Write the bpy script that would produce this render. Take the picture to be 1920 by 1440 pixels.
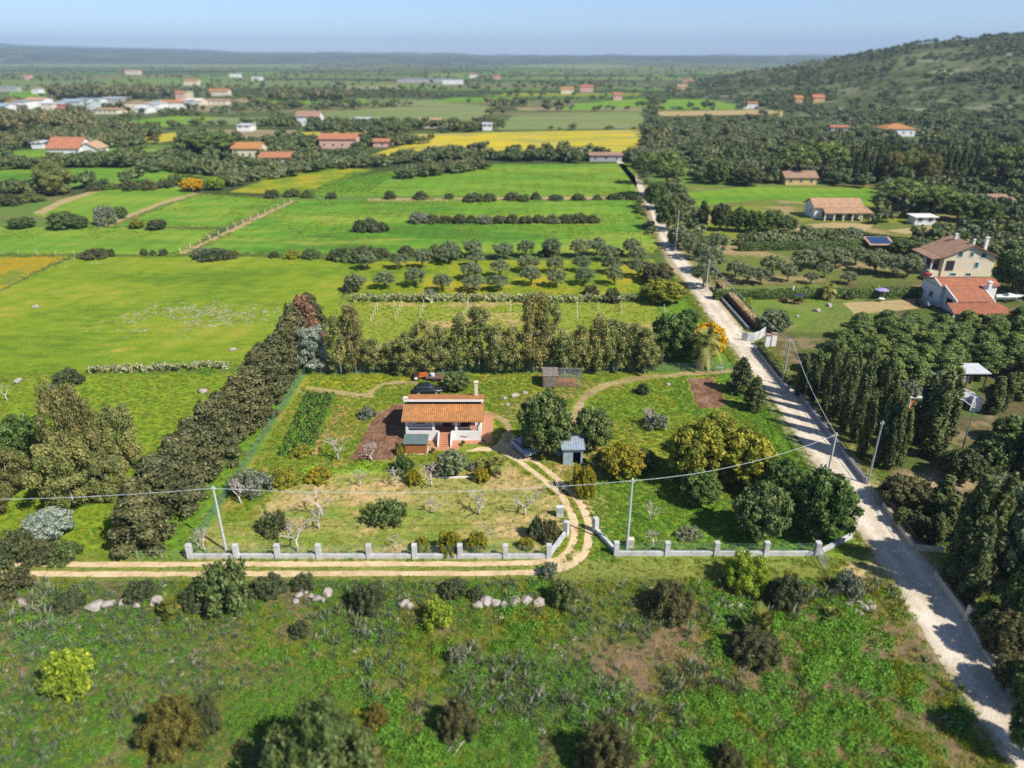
import bpy, bmesh, math, random
import numpy as np
from mathutils import Vector, Matrix

for o in list(bpy.data.objects):
    bpy.data.objects.remove(o)
SC = bpy.context.scene
COL = SC.collection
R = math.radians
# ------------------------------------------------------------------ camera
CAM_H, PITCH, FPX = 46.0, R(24.8), 1333.0          # photograph pixels: 1920 x 1440
cam = bpy.data.cameras.new('camera')
cam.sensor_width = 36.0
cam.lens = FPX / 1920 * 36.0
cam.clip_start, cam.clip_end = 0.5, 40000
cam.dof.use_dof = True
cam.dof.focus_distance = 95.0
cam.dof.aperture_fstop = 0.062
camo = bpy.data.objects.new('camera', cam)
COL.objects.link(camo)
camo.location = (0, 0, CAM_H)
camo.rotation_euler = (math.pi / 2 - PITCH, 0, 0)
SC.camera = camo
# ------------------------------------------------------------------ sky, sun, exposure
SUN_EL = R(46)
SHX, SHY = -0.80, 0.60                                # where shadows fall on the ground
ln = math.hypot(SHX, SHY); SHX /= ln; SHY /= ln
W = bpy.data.worlds.new('World'); SC.world = W; W.use_nodes = True
wn = W.node_tree.nodes; wl = W.node_tree.links
wn.clear()
wo = wn.new('ShaderNodeOutputWorld'); wb = wn.new('ShaderNodeBackground'); ws = wn.new('ShaderNodeTexSky')
ws.sky_type = 'NISHITA'; ws.sun_disc = False
ws.sun_elevation = SUN_EL
ws.sun_rotation = math.atan2(-SHX, -SHY)
ws.altitude = 60; ws.air_density = 0.6; ws.dust_density = 0.35; ws.ozone_density = 3.0
wb.inputs['Strength'].default_value = 0.11
wl.new(ws.outputs[0], wb.inputs[0]); wl.new(wb.outputs[0], wo.inputs[0])
sun = bpy.data.lights.new('sun', 'SUN'); sun.energy = 4.6; sun.angle = R(0.5); sun.color = (1.0, 0.93, 0.82)
suno = bpy.data.objects.new('sun', sun); COL.objects.link(suno)
d = Vector((SHX * math.cos(SUN_EL), SHY * math.cos(SUN_EL), -math.sin(SUN_EL)))
suno.rotation_euler = d.to_track_quat('-Z', 'Y').to_euler()
suno.location = (60, -60, 120)
SC.view_settings.view_transform = 'Standard'; SC.view_settings.look = 'None'
SC.view_settings.exposure = 0.56; SC.view_settings.gamma = 1.0; SC.view_settings.use_curve_mapping = False
SC.render.engine = 'CYCLES'
SC.render.filter_size = 0.9
SC.cycles.max_bounces = 6; SC.cycles.diffuse_bounces = 3; SC.cycles.transmission_bounces = 4; SC.cycles.transparent_max_bounces = 8
SC.cycles.volume_bounces = 0
SC.cycles.use_denoising = False
try:
    SC.cycles.denoiser = 'OPENIMAGEDENOISE'; SC.cycles.denoising_input_passes = 'RGB_ALBEDO_NORMAL'
    SC.cycles.denoising_prefilter = 'ACCURATE'
except Exception:
    pass

# ------------------------------------------------------------------ the lie of the land
HILL_X = np.array([-1e5, 225, 262, 359, 442, 560, 662, 900, 1300, 2000, 3200, 1e5])
HILL_H = np.array([0, 0, 3, 18, 37, 55, 69, 90, 104, 75, 0, 0.0])
def sstep(a, b, x):
    t = np.clip((x - a) / (b - a), 0, 1)
    return t * t * (3 - 2 * t)
def hill_h(x, y):
    x = np.asarray(x, float); y = np.asarray(y, float)
    a = np.interp(x, HILL_X, HILL_H)
    return a * sstep(430, 1010, y) * (1 - sstep(1120, 1600, y))
def ray(px, py):
    u, v = (px - 960) / FPX, (py - 720) / FPX
    c, s = math.cos(PITCH), math.sin(PITCH)
    return u, c - v * s, -(s + v * c)
def G(px, py, z=0.0):
    """where the line of sight through a photograph pixel meets the land (or the level z)"""
    dx, dy, dz = ray(px, py)
    if z == 0.0 and px > 1300 and py < 300:
        t = 200.0
        for i in range(3000):
            if CAM_H + dz * t <= float(hill_h(dx * t, dy * t)): break
            t += 1.0
            if t > 3000: break
        return Vector((dx * t, dy * t, float(hill_h(dx * t, dy * t))))
    t = (CAM_H - z) / -dz
    return Vector((dx * t, dy * t, z))
def top_z(y, ty):
    v = (ty - 720) / FPX
    c, s = math.cos(PITCH), math.sin(PITCH)
    return CAM_H - y * (s + v * c) / (c - v * s)
def ppm(p):
    """photograph pixels per metre at a point"""
    return FPX / (p.y * math.cos(PITCH) + (CAM_H - p.z) * math.sin(PITCH))

# ------------------------------------------------------------------ noise for layouts
def vnoise(x, y, scale, seed=0):
    x = np.asarray(x, float) / scale; y = np.asarray(y, float) / scale
    xi, yi = np.floor(x).astype(np.int64), np.floor(y).astype(np.int64)
    xf, yf = x - xi, y - yi
    xf = xf * xf * (3 - 2 * xf); yf = yf * yf * (3 - 2 * yf)
    def hsh(a, b):
        n = (a * 374761393 + b * 668265263 + seed * 2147483647 + 1013904223) & 0xFFFFFFFF
        n = ((n ^ (n >> 13)) * 1274126177) & 0xFFFFFFFF
        return ((n ^ (n >> 16)) & 0xFFFF) / 65535.0
    return (hsh(xi, yi) * (1 - xf) + hsh(xi + 1, yi) * xf) * (1 - yf) + (hsh(xi, yi + 1) * (1 - xf) + hsh(xi + 1, yi + 1) * xf) * yf
def fbm(x, y, scale, seed=0, octs=3):
    s = 0; a = 0.5; tot = 0
    for i in range(octs):
        s = s + a * vnoise(x, y, scale / 2 ** i, seed + i * 17); tot += a; a *= 0.55
    return s / tot
def in_poly(x, y, poly):
    x = np.asarray(x); y = np.asarray(y); ins = np.zeros(x.shape, bool); n = len(poly)
    for i in range(n):
        x1, y1 = poly[i][:2]; x2, y2 = poly[(i + 1) % n][:2]
        if y1 == y2: continue
        c = ((y1 > y) != (y2 > y)) & (x < (x2 - x1) * (y - y1) / (y2 - y1) + x1)
        ins ^= c
    return ins
def dist_line(x, y, pts):
    x = np.asarray(x, float); y = np.asarray(y, float); d = np.full(x.shape, 1e9)
    for (x1, y1), (x2, y2) in zip([p[:2] for p in pts[:-1]], [p[:2] for p in pts[1:]]):
        L = (x2 - x1) ** 2 + (y2 - y1) ** 2 + 1e-9
        t = np.clip(((x - x1) * (x2 - x1) + (y - y1) * (y2 - y1)) / L, 0, 1)
        d = np.minimum(d, np.hypot(x - x1 - t * (x2 - x1), y - y1 - t * (y2 - y1)))
    return d
def sdf_poly(x, y, poly):
    d = dist_line(x, y, list(poly) + [poly[0]])
    return np.where(in_poly(x, y, poly), d, -d)
def polyG(pts):
    return [tuple(G(*p)[:2]) for p in pts]

# ------------------------------------------------------------------ materials
MATS = {}
def new_mat(name):
    m = bpy.data.materials.new(name); m.use_nodes = True
    nt = m.node_tree; nt.nodes.clear()
    out = nt.nodes.new('ShaderNodeOutputMaterial')
    MATS[name] = m
    return m, nt, out
def N(nt, t, **kw):
    n = nt.nodes.new(t)
    for k, v in kw.items():
        if k in n.inputs.keys(): n.inputs[k].default_value = v
        else: setattr(n, k, v)
    return n
def ramp(nt, fac, stops):
    r = nt.nodes.new('ShaderNodeValToRGB'); e = r.color_ramp.elements
    while len(e) > 1: e.remove(e[-1])
    e[0].position = stops[0][0]; e[0].color = (*stops[0][1], 1)
    for p, c in stops[1:]:
        k = e.new(p); k.color = (*c, 1)
    nt.links.new(fac, r.inputs[0])
    return r.outputs[0]
def mixc(nt, fac, a, b, blend='MIX'):
    m = nt.nodes.new('ShaderNodeMix'); m.data_type = 'RGBA'; m.blend_type = blend
    for s, v in ((m.inputs[0], fac), (m.inputs[6], a), (m.inputs[7], b)):
        if isinstance(v, (int, float)): s.default_value = v
        elif isinstance(v, tuple): s.default_value = (*v, 1) if len(v) == 3 else v
        else: nt.links.new(v, s)
    return m.outputs[2]
def math_n(nt, op, a, b=None):
    m = nt.nodes.new('ShaderNodeMath'); m.operation = op
    for i, v in enumerate((a, b)):
        if v is None: continue
        if isinstance(v, (int, float)): m.inputs[i].default_value = v
        else: nt.links.new(v, m.inputs[i])
    return m.outputs[0]
def noise(nt, vec, scale, detail=3, rough=0.55):
    n = nt.nodes.new('ShaderNodeTexNoise'); n.inputs['Scale'].default_value = scale
    n.inputs['Detail'].default_value = detail; n.inputs['Roughness'].default_value = rough
    if vec is not None: nt.links.new(vec, n.inputs['Vector'])
    return n.outputs['Fac']
def wpos(nt):
    return nt.nodes.new('ShaderNodeNewGeometry').outputs['Position']
def bump(nt, h, dist, strength=1.0):
    b = nt.nodes.new('ShaderNodeBump'); b.inputs['Distance'].default_value = dist; b.inputs['Strength'].default_value = strength
    nt.links.new(h, b.inputs['Height'])
    return b.outputs[0]
def surf(name, col, col2=None, scale=3.0, rough=0.85, spec=0.2, metal=0.0, bmp=0.0, wear=0.35, obj_var=0.0):
    """a plain painted/plastered/wooden surface: two-tone stains and fine grain"""
    m, nt, out = new_mat(name)
    p = N(nt, 'ShaderNodeBsdfPrincipled', Roughness=rough, Metallic=metal)
    p.inputs['Specular IOR Level'].default_value = spec
    pos = nt.nodes.new('ShaderNodeTexCoord').outputs['Object']
    f = noise(nt, pos, scale, 4, 0.6); g = noise(nt, pos, scale * 6, 2)
    c2 = col2 or tuple(c * 0.72 for c in col)
    rr = ramp(nt, f, [(0.35, col), (0.35 + wear, c2)])
    rr = mixc(nt, 0.12, rr, g, 'MULTIPLY')
    if obj_var:
        oi = nt.nodes.new('ShaderNodeObjectInfo')
        rr = mixc(nt, obj_var, rr, ramp(nt, oi.outputs['Random'], [(0, (0.45,) * 3), (1, (1,) * 3)]), 'MULTIPLY')
    nt.links.new(rr, p.inputs['Base Color'])
    if bmp: nt.links.new(bump(nt, g, bmp), p.inputs['Normal'])
    nt.links.new(p.outputs[0], out.inputs[0])
    return m
def leafm(name, cols, trans=0.22, rough=0.6, spec=0.25, hv=0.25, gain=1.5):
    """foliage: tint attribute per leaf, a small shift per plant"""
    m, nt, out = new_mat(name)
    at = N(nt, 'ShaderNodeAttribute', attribute_name='tint')
    n = len(cols); cols = [tuple(min(0.8, q * gain) for q in k) for k in cols]
    c = ramp(nt, at.outputs['Fac'], [(i / (n - 1) if n > 1 else 0, k) for i, k in enumerate(cols)])
    oi = nt.nodes.new('ShaderNodeObjectInfo')
    var = ramp(nt, oi.outputs['Random'], [(0, (0.72, 0.80, 0.82)), (0.5, (1, 1, 1)), (1, (1.22, 1.10, 0.92))])
    c = mixc(nt, hv * 2, c, var, 'MULTIPLY')
    p = N(nt, 'ShaderNodeBsdfPrincipled', Roughness=rough); p.inputs['Specular IOR Level'].default_value = spec
    t = nt.nodes.new('ShaderNodeBsdfTranslucent'); mx = nt.nodes.new('ShaderNodeMixShader'); mx.inputs[0].default_value = trans
    nt.links.new(c, p.inputs['Base Color'])
    nt.links.new(mixc(nt, 1.0, c, (1.0, 1.0, 0.55), 'MULTIPLY'), t.inputs['Color'])
    nt.links.new(p.outputs[0], mx.inputs[1]); nt.links.new(t.outputs[0], mx.inputs[2]); nt.links.new(mx.outputs[0], out.inputs[0])
    return m
def landm(name, cols, s1=0.05, s2=0.6, s3=4.0, extra=None, relief=0.06, stretch=None, use_base=False, lines=None, wheel=False):
    """ground cover: colours mixed by world-space noise at field, tuft and blade size, with fine relief"""
    m, nt, out = new_mat(name)
    pos = wpos(nt)
    if stretch:
        mp = nt.nodes.new('ShaderNodeMapping'); mp.inputs['Scale'].default_value = stretch
        nt.links.new(pos, mp.inputs[0]); pos2 = mp.outputs[0]
    else: pos2 = pos
    a, b, c = noise(nt, pos2, s1, 4), noise(nt, pos2, s2, 4, 0.65), noise(nt, pos, s3, 3, 0.7)
    if use_base:
        at = N(nt, 'ShaderNodeAttribute', attribute_name='base'); k = at.outputs['Color']
        k = mixc(nt, 0.85, k, ramp(nt, b, [(0.28, (0.55, 0.62, 0.5)), (0.5, (1, 1, 1)), (0.72, (1.45, 1.25, 1.0))]), 'MULTIPLY')
    else:
        n = len(cols)
        mixf = math_n(nt, 'ADD', math_n(nt, 'MULTIPLY', a, 0.6), math_n(nt, 'MULTIPLY', b, 0.4))
        k = ramp(nt, mixf, [(0.40 + 0.20 * i / max(1, n - 1), q) for i, q in enumerate(cols)])
    if extra:                                  # (colour, noise scale, threshold, softness)
        for q, sc, th, so in extra:
            e = noise(nt, pos2, sc, 5, 0.65)
            k = mixc(nt, ramp(nt, e, [(th, (0, 0, 0)), (th + so, (1, 1, 1))]), k, q)
    if lines:                                  # passes of the mower or the drill: (turn about z, lines per metre, amount)
        mp = nt.nodes.new('ShaderNodeMapping'); mp.inputs['Rotation'].default_value = (0, 0, lines[0]); nt.links.new(pos, mp.inputs[0])
        wv = nt.nodes.new('ShaderNodeTexWave'); wv.inputs['Scale'].default_value = lines[1]; wv.inputs['Distortion'].default_value = 6.0; wv.inputs['Detail'].default_value = 3.0; wv.inputs['Detail Scale'].default_value = 0.4
        nt.links.new(mp.outputs[0], wv.inputs['Vector'])
        k = mixc(nt, lines[2], k, ramp(nt, wv.outputs['Fac'], [(0.1, (0.55, 0.62, 0.5)), (0.6, (1.1, 1.05, 1.0))]), 'MULTIPLY')
    if wheel:                                  # worn wheel paths, a looser crown and weedy edges
        at = N(nt, 'ShaderNodeAttribute', attribute_name='across'); w = math_n(nt, 'ADD', at.outputs['Fac'], math_n(nt, 'MULTIPLY', math_n(nt, 'SUBTRACT', noise(nt, pos, 0.35, 3), 0.5), 0.5))
        k = mixc(nt, 0.8, k, ramp(nt, w, [(0.05, (0.68, 0.65, 0.54)), (0.18, (0.96, 0.94, 0.90)), (0.28, (1.12, 1.12, 1.10)), (0.40, (0.96, 0.94, 0.89)), (0.50, (0.90, 0.87, 0.80)), (0.60, (0.96, 0.94, 0.89)), (0.72, (1.12, 1.12, 1.10)), (0.84, (0.96, 0.94, 0.90)), (0.96, (0.66, 0.63, 0.52))]), 'MULTIPLY')
    k = mixc(nt, 0.75, k, ramp(nt, c, [(0.3, (0.5, 0.55, 0.5)), (0.5, (0.95, 0.95, 0.95)), (0.7, (1.4, 1.35, 1.2))]), 'MULTIPLY')
    p = N(nt, 'ShaderNodeBsdfPrincipled', Roughness=0.95); p.inputs['Specular IOR Level'].default_value = 0.05
    nt.links.new(k, p.inputs['Base Color'])
    if relief:
        h = math_n(nt, 'ADD', math_n(nt, 'MULTIPLY', b, 2.0), c)
        nt.links.new(bump(nt, h, relief, 0.9), p.inputs['Normal'])
    nt.links.new(p.outputs[0], out.inputs[0])
    return m
def glassm(name, col=(0.03, 0.045, 0.06)):
    m, nt, out = new_mat(name)
    p = N(nt, 'ShaderNodeBsdfPrincipled', Roughness=0.08); p.inputs['Base Color'].default_value = (*col, 1)
    p.inputs['Specular IOR Level'].default_value = 0.6
    nt.links.new(p.outputs[0], out.inputs[0]); return m
def tilem(name, col, col2, col3):
    m, nt, out = new_mat(name)
    pos = nt.nodes.new('ShaderNodeTexCoord').outputs['Object']
    v = nt.nodes.new('ShaderNodeTexVoronoi'); v.inputs['Scale'].default_value = 3.2; nt.links.new(pos, v.inputs['Vector'])
    sep = nt.nodes.new('ShaderNodeSeparateColor'); nt.links.new(v.outputs['Color'], sep.inputs[0])
    c = ramp(nt, sep.outputs[0], [(0, col), (0.6, col2), (1, col3)])
    f = noise(nt, pos, 0.7, 5, 0.65)
    c = mixc(nt, ramp(nt, f, [(0.40, (0, 0, 0)), (0.66, (0.85,) * 3)]), c, tuple(x * 0.55 + 0.03 for x in col2))
    p = N(nt, 'ShaderNodeBsdfPrincipled', Roughness=0.85); p.inputs['Specular IOR Level'].default_value = 0.15
    nt.links.new(c, p.inputs['Base Color']); nt.links.new(p.outputs[0], out.inputs[0]); return m

# ------------------------------------------------------------------ mesh building
def link(o, parent=None):
    COL.objects.link(o)
    if parent is not None: o.parent = parent
    return o
def tag(o, label=None, cat=None, group=None, kind=None):
    if label: o['label'] = label
    if cat: o['category'] = cat
    if group: o['group'] = group
    if kind: o['kind'] = kind
    return o
def thing(name, loc, label, cat, group=None, rz=0.0, scale=None):
    o = bpy.data.objects.new(name, None); o.empty_display_size = 0.3
    o.location = loc; o.rotation_euler = (0, 0, rz)
    if scale is not None: o.scale = scale
    link(o); return tag(o, label, cat, group, 'thing' if name.endswith(('wall', 'building')) else None)
def np_mesh(name, verts, faces, mat=None, tint=None, smooth=False):
    """verts Nx3, faces MxK (all the same size)"""
    me = bpy.data.meshes.new(name)
    verts = np.asarray(verts, np.float32); faces = np.asarray(faces, np.int32)
    me.vertices.add(len(verts)); me.vertices.foreach_set('co', verts.ravel())
    k = faces.shape[1]
    me.loops.add(faces.size); me.loops.foreach_set('vertex_index', faces.ravel())
    me.polygons.add(len(faces))
    me.polygons.foreach_set('loop_start', np.arange(0, faces.size, k, dtype=np.int32))
    if tint is not None:
        a = me.attributes.new('tint', 'FLOAT', 'FACE'); a.data.foreach_set('value', np.asarray(tint, np.float32))
    if mat is not None: me.materials.append(mat)
    if smooth: me.polygons.foreach_set('use_smooth', np.ones(len(faces), bool))
    me.update(calc_edges=True); me.validate()
    return me
class MB:
    def __init__(s): s.v = []; s.f = []
    def add(s, vs, fs):
        b = len(s.v); s.v += [tuple(map(float, p)) for p in vs]; s.f += [tuple(b + i for i in q) for q in fs]; return s
    def box(s, cx, cy, cz, sx, sy, sz, rz=0.0, rx=0.0, ry=0.0):
        """centre and full size"""
        M = Matrix.Rotation(rz, 3, 'Z') @ Matrix.Rotation(ry, 3, 'Y') @ Matrix.Rotation(rx, 3, 'X')
        vs = [Vector((cx, cy, cz)) + M @ Vector((x * sx / 2, y * sy / 2, z * sz / 2)) for x in (-1, 1) for y in (-1, 1) for z in (-1, 1)]
        return s.add(vs, [(0, 1, 3, 2), (4, 6, 7, 5), (0, 4, 5, 1), (2, 3, 7, 6), (0, 2, 6, 4), (1, 5, 7, 3)])
    def boxb(s, x0, x1, y0, y1, z0, z1):
        return s.box((x0 + x1) / 2, (y0 + y1) / 2, (z0 + z1) / 2, x1 - x0, y1 - y0, z1 - z0)
    def prism(s, poly, axis, a, b):
        """poly of 2-D points extruded along axis from a to b"""
        n = len(poly)
        def P(p, t):
            return {'x': (t, p[0], p[1]), 'y': (p[0], t, p[1]), 'z': (p[0], p[1], t)}[axis]
        vs = [P(p, a) for p in poly] + [P(p, b) for p in poly]
        fs = [tuple(range(n))[::-1], tuple(range(n, 2 * n))] + [(i, (i + 1) % n, n + (i + 1) % n, n + i) for i in range(n)]
        return s.add(vs, fs)
    def tube(s, pts, rad, n=6, cap=True):
        pts = [Vector(p) for p in pts]; k = len(pts)
        rad = [rad] * k if isinstance(rad, (int, float)) else rad
        vs = []
        for i, p in enumerate(pts):
            t = (pts[min(i + 1, k - 1)] - pts[max(i - 1, 0)])
            t = t.normalized() if t.length > 1e-9 else Vector((0, 0, 1))
            a = t.orthogonal().normalized() if abs(t.z) < 0.95 else (Vector((1, 0, 0)) - t * t.x).normalized()
            b = t.cross(a)
            vs += [p + (a * math.cos(2 * math.pi * j / n) + b * math.sin(2 * math.pi * j / n)) * rad[i] for j in range(n)]
        fs = [(i * n + j, i * n + (j + 1) % n, (i + 1) * n + (j + 1) % n, (i + 1) * n + j) for i in range(k - 1) for j in range(n)]
        if cap: fs += [tuple(range(n))[::-1], tuple(range((k - 1) * n, k * n))]
        return s.add(vs, fs)
    def slab(s, quad, th):
        """a sheet through four (or more) corners given a thickness straight down"""
        n = len(quad)
        vs = [Vector(q) for q in quad] + [Vector(q) - Vector((0, 0, th)) for q in quad]
        fs = [tuple(range(n)), tuple(range(n, 2 * n))[::-1]] + [(i, n + i, n + (i + 1) % n, (i + 1) % n) for i in range(n)]
        return s.add(vs, fs)
    def loft(s, rings, cap=True):
        n = len(rings[0]); vs = [p for r in rings for p in r]
        fs = [(i * n + j, i * n + (j + 1) % n, (i + 1) * n + (j + 1) % n, (i + 1) * n + j) for i in range(len(rings) - 1) for j in range(n)]
        if cap: fs += [tuple(range(n))[::-1], tuple(range((len(rings) - 1) * n, len(rings) * n))]
        return s.add(vs, fs)
    def mesh(s, name, mat, smooth=False):
        me = bpy.data.meshes.new(name); me.from_pydata(s.v, [], s.f)
        if mat is not None: me.materials.append(mat)
        bm = bmesh.new(); bm.from_mesh(me); bmesh.ops.recalc_face_normals(bm, faces=bm.faces[:]); bm.to_mesh(me); bm.free()
        if smooth: me.polygons.foreach_set('use_smooth', np.ones(len(me.polygons), bool))
        me.update(); return me
    def build(s, name, mat, parent=None, smooth=False):
        return link(bpy.data.objects.new(name, s.mesh(name, mat, smooth)), parent)
def structure(name, me, kind='structure'):
    o = bpy.data.objects.new(name, me); link(o); o['kind'] = kind; return o
ORD = ['', 'first', 'second', 'third', 'fourth', 'fifth', 'sixth', 'seventh', 'eighth', 'ninth', 'tenth', 'eleventh', 'twelfth', 'thirteenth',
       'fourteenth', 'fifteenth', 'sixteenth', 'seventeenth', 'eighteenth', 'nineteenth', 'twentieth'] + ['twenty-' + k for k in
       ('first', 'second', 'third', 'fourth', 'fifth', 'sixth', 'seventh', 'eighth', 'ninth')] + ['thirtieth'] + ['thirty-' + k for k in ('first', 'second', 'third', 'fourth', 'fifth', 'sixth', 'seventh', 'eighth', 'ninth')] + ['fortieth'] + ['forty-' + k for k in ('first', 'second', 'third', 'fourth', 'fifth')]
# ------------------------------------------------------------------ colours of the place
M = {}
M['ground'] = landm('ground', None, use_base=True, s1=0.05, s2=0.9, s3=5.0, relief=0.10)
M['meadow'] = landm('meadow', [(0.115, 0.195, 0.018), (0.165, 0.25, 0.020), (0.21, 0.28, 0.024), (0.28, 0.29, 0.04)], 0.035, 0.35, 3.0,
                    extra=[((0.09, 0.16, 0.025), 0.16, 0.60, 0.10), ((0.34, 0.33, 0.16), 0.06, 0.66, 0.10), ((0.36, 0.30, 0.05), 0.09, 0.64, 0.06), ((0.16, 0.15, 0.05), 0.5, 0.70, 0.04)], relief=0.06, stretch=(0.6, 1.3, 1), lines=(0.3, 0.05, 0.15))
M['crop'] = landm('crop', [(0.072, 0.18, 0.022), (0.110, 0.25, 0.028), (0.155, 0.29, 0.030), (0.25, 0.31, 0.045)], 0.03, 0.25, 2.5,
                  extra=[((0.26, 0.29, 0.05), 0.05, 0.56, 0.12), ((0.075, 0.16, 0.03), 0.11, 0.60, 0.08)], relief=0.05, stretch=(0.4, 1.4, 1), lines=(0.12, 0.07, 0.18))
M['crop2'] = landm('crop_light', [(0.10, 0.23, 0.025), (0.15, 0.28, 0.03), (0.22, 0.31, 0.04)], 0.03, 0.3, 2.5,
                   extra=[((0.10, 0.20, 0.03), 0.04, 0.6, 0.1), ((0.30, 0.29, 0.10), 0.13, 0.62, 0.08)], relief=0.05, stretch=(0.3, 1.6, 1), lines=(0.05, 0.05, 0.18))
M['rape'] = landm('yellow_field', [(0.22, 0.26, 0.07), (0.32, 0.32, 0.06), (0.52, 0.41, 0.015), (0.60, 0.44, 0.01), (0.38, 0.34, 0.06), (0.30, 0.30, 0.14)], 0.04, 0.14, 1.2, relief=0.05, stretch=(0.22, 2.2, 1), extra=[((0.20, 0.24, 0.07), 0.10, 0.54, 0.10), ((0.36, 0.36, 0.24), 0.14, 0.60, 0.06)])
M['wildflower'] = landm('wildflower_field', [(0.15, 0.20, 0.03), (0.24, 0.24, 0.025), (0.38, 0.25, 0.015), (0.20, 0.22, 0.03)], 0.08, 0.5, 3.0, relief=0.06)
M['pale'] = landm('pale_field', [(0.13, 0.19, 0.06), (0.18, 0.23, 0.08), (0.22, 0.23, 0.11)], 0.02, 0.1, 0.8, relief=0.0, stretch=(0.3, 2, 1))
M['orch'] = landm('orchard_grass', [(0.115, 0.19, 0.018), (0.17, 0.245, 0.02), (0.25, 0.275, 0.022), (0.36, 0.29, 0.03)], 0.09, 0.5, 3.0, relief=0.06)
M['farsoil'] = landm('stubble_field', [(0.22, 0.19, 0.11), (0.29, 0.24, 0.14), (0.20, 0.20, 0.09)], 0.02, 0.1, 0.8, relief=0.0, stretch=(0.3, 2, 1))
M['lawn'] = landm('lawn', [(0.10, 0.18, 0.025), (0.14, 0.21, 0.035), (0.19, 0.21, 0.06)], 0.1, 0.6, 4.0, relief=0.03)
M['dry'] = landm('dry_ground', [(0.33, 0.24, 0.12), (0.42, 0.32, 0.17), (0.30, 0.27, 0.10)], 0.2, 0.9, 5.0, relief=0.05)
M['road'] = landm('gravel_road', [(0.50, 0.44, 0.36), (0.60, 0.54, 0.46), (0.66, 0.60, 0.52)], 0.12, 0.8, 7.0,
                  extra=[((0.42, 0.34, 0.25), 0.35, 0.60, 0.14), ((0.70, 0.66, 0.60), 0.5, 0.62, 0.1), ((0.34, 0.27, 0.19), 1.1, 0.68, 0.06)], relief=0.02, wheel=True)
M['track'] = landm('dirt_track', [(0.50, 0.37, 0.21), (0.60, 0.46, 0.28), (0.66, 0.52, 0.34)], 0.3, 1.2, 7.0,
                   extra=[((0.30, 0.27, 0.12), 0.7, 0.63, 0.1)], relief=0.015)
M['worn'] = landm('worn_path', [(0.24, 0.20, 0.09), (0.34, 0.26, 0.13), (0.44, 0.34, 0.20)], 0.3, 0.9, 6.0, extra=[((0.19, 0.21, 0.05), 0.6, 0.55, 0.12)], relief=0.03)
M['soil'] = landm('ploughed_soil', [(0.13, 0.072, 0.045), (0.19, 0.105, 0.065), (0.27, 0.165, 0.11)], 0.4, 1.5, 6.0, relief=0.05)
M['concrete'] = surf('concrete_block', (0.60, 0.62, 0.64), (0.40, 0.40, 0.40), 1.1, 0.9, 0.1, bmp=0.01)
M['stone'] = surf('limestone', (0.44, 0.40, 0.37), (0.27, 0.23, 0.20), 2.2, 0.95, 0.1, bmp=0.03)
M['white'] = surf('white_render', (0.78, 0.79, 0.80), (0.64, 0.64, 0.63), 0.9, 0.9, 0.1, wear=0.5)
M['cream'] = surf('cream_render', (0.72, 0.64, 0.50), (0.60, 0.52, 0.40), 0.8, 0.9, 0.1, wear=0.5)
M['ochre'] = surf('ochre_render', (0.66, 0.46, 0.20), (0.54, 0.38, 0.18), 0.8, 0.9, 0.1, wear=0.5)
M['pink'] = surf('pink_render', (0.66, 0.42, 0.36), (0.55, 0.35, 0.30), 0.8, 0.9, 0.1, wear=0.5)
M['greyw'] = surf('grey_render', (0.42, 0.43, 0.45), (0.30, 0.30, 0.32), 0.8, 0.9, 0.1, wear=0.5)
M['wood'] = surf('orange_wood', (0.42, 0.17, 0.055), (0.30, 0.11, 0.04), 3, 0.7, 0.3)
M['wood_dark'] = surf('dark_wood', (0.12, 0.07, 0.04), (0.07, 0.045, 0.03), 3, 0.8, 0.2)
M['wood_grey'] = surf('weathered_wood', (0.26, 0.23, 0.20), (0.15, 0.13, 0.12), 2, 0.9, 0.1)
M['felt'] = surf('grey_roof_felt', (0.13, 0.18, 0.18), (0.09, 0.13, 0.13), 2, 0.8, 0.2)
M['tin'] = surf('pale_blue_tin', (0.42, 0.52, 0.62), (0.30, 0.36, 0.42), 1.6, 0.5, 0.4, metal=0.2)
M['tin2'] = surf('white_tin', (0.66, 0.70, 0.74), (0.50, 0.52, 0.54), 1.2, 0.5, 0.4)
M['rust'] = surf('rusty_iron', (0.26, 0.11, 0.05), (0.14, 0.08, 0.05), 4, 0.9, 0.1)
M['metal'] = surf('galvanised_steel', (0.50, 0.55, 0.58), (0.40, 0.44, 0.46), 2, 0.5, 0.4, metal=0.4)
M['polem'] = surf('pole_concrete', (0.55, 0.60, 0.62), (0.42, 0.47, 0.48), 1.5, 0.8, 0.2)
M['greenm'] = surf('green_wire', (0.16, 0.30, 0.27), (0.13, 0.24, 0.21), 2, 0.6, 0.3)
M['iron'] = surf('black_iron', (0.03, 0.03, 0.032), (0.05, 0.04, 0.035), 3, 0.6, 0.3)
M['cable'] = surf('grey_cable', (0.55, 0.60, 0.62), (0.45, 0.5, 0.52), 1, 0.5, 0.4)
M['cable_dark'] = surf('dark_cable', (0.06, 0.07, 0.07), (0.04, 0.05, 0.05), 1, 0.5, 0.4)
M['shutter'] = surf('teal_shutter', (0.03, 0.15, 0.14), (0.02, 0.10, 0.10), 3, 0.6, 0.3)
M['brownf'] = surf('brown_frame', (0.15, 0.055, 0.03), (0.10, 0.04, 0.025), 3, 0.6, 0.3)
M['glass'] = glassm('window_glass')
M['dark'] = surf('dark_interior', (0.04, 0.038, 0.04), (0.025, 0.025, 0.03), 1, 0.9, 0.1)  # near-black; stands in for shade in the shed and the barbecue opening
M['bluepool'] = surf('blue_sheet', (0.03, 0.14, 0.26), (0.02, 0.10, 0.2), 1, 0.4, 0.5)
M['terracotta'] = surf('terracotta_paving', (0.50, 0.24, 0.14), (0.42, 0.20, 0.12), 2.0, 0.85, 0.15)
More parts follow.
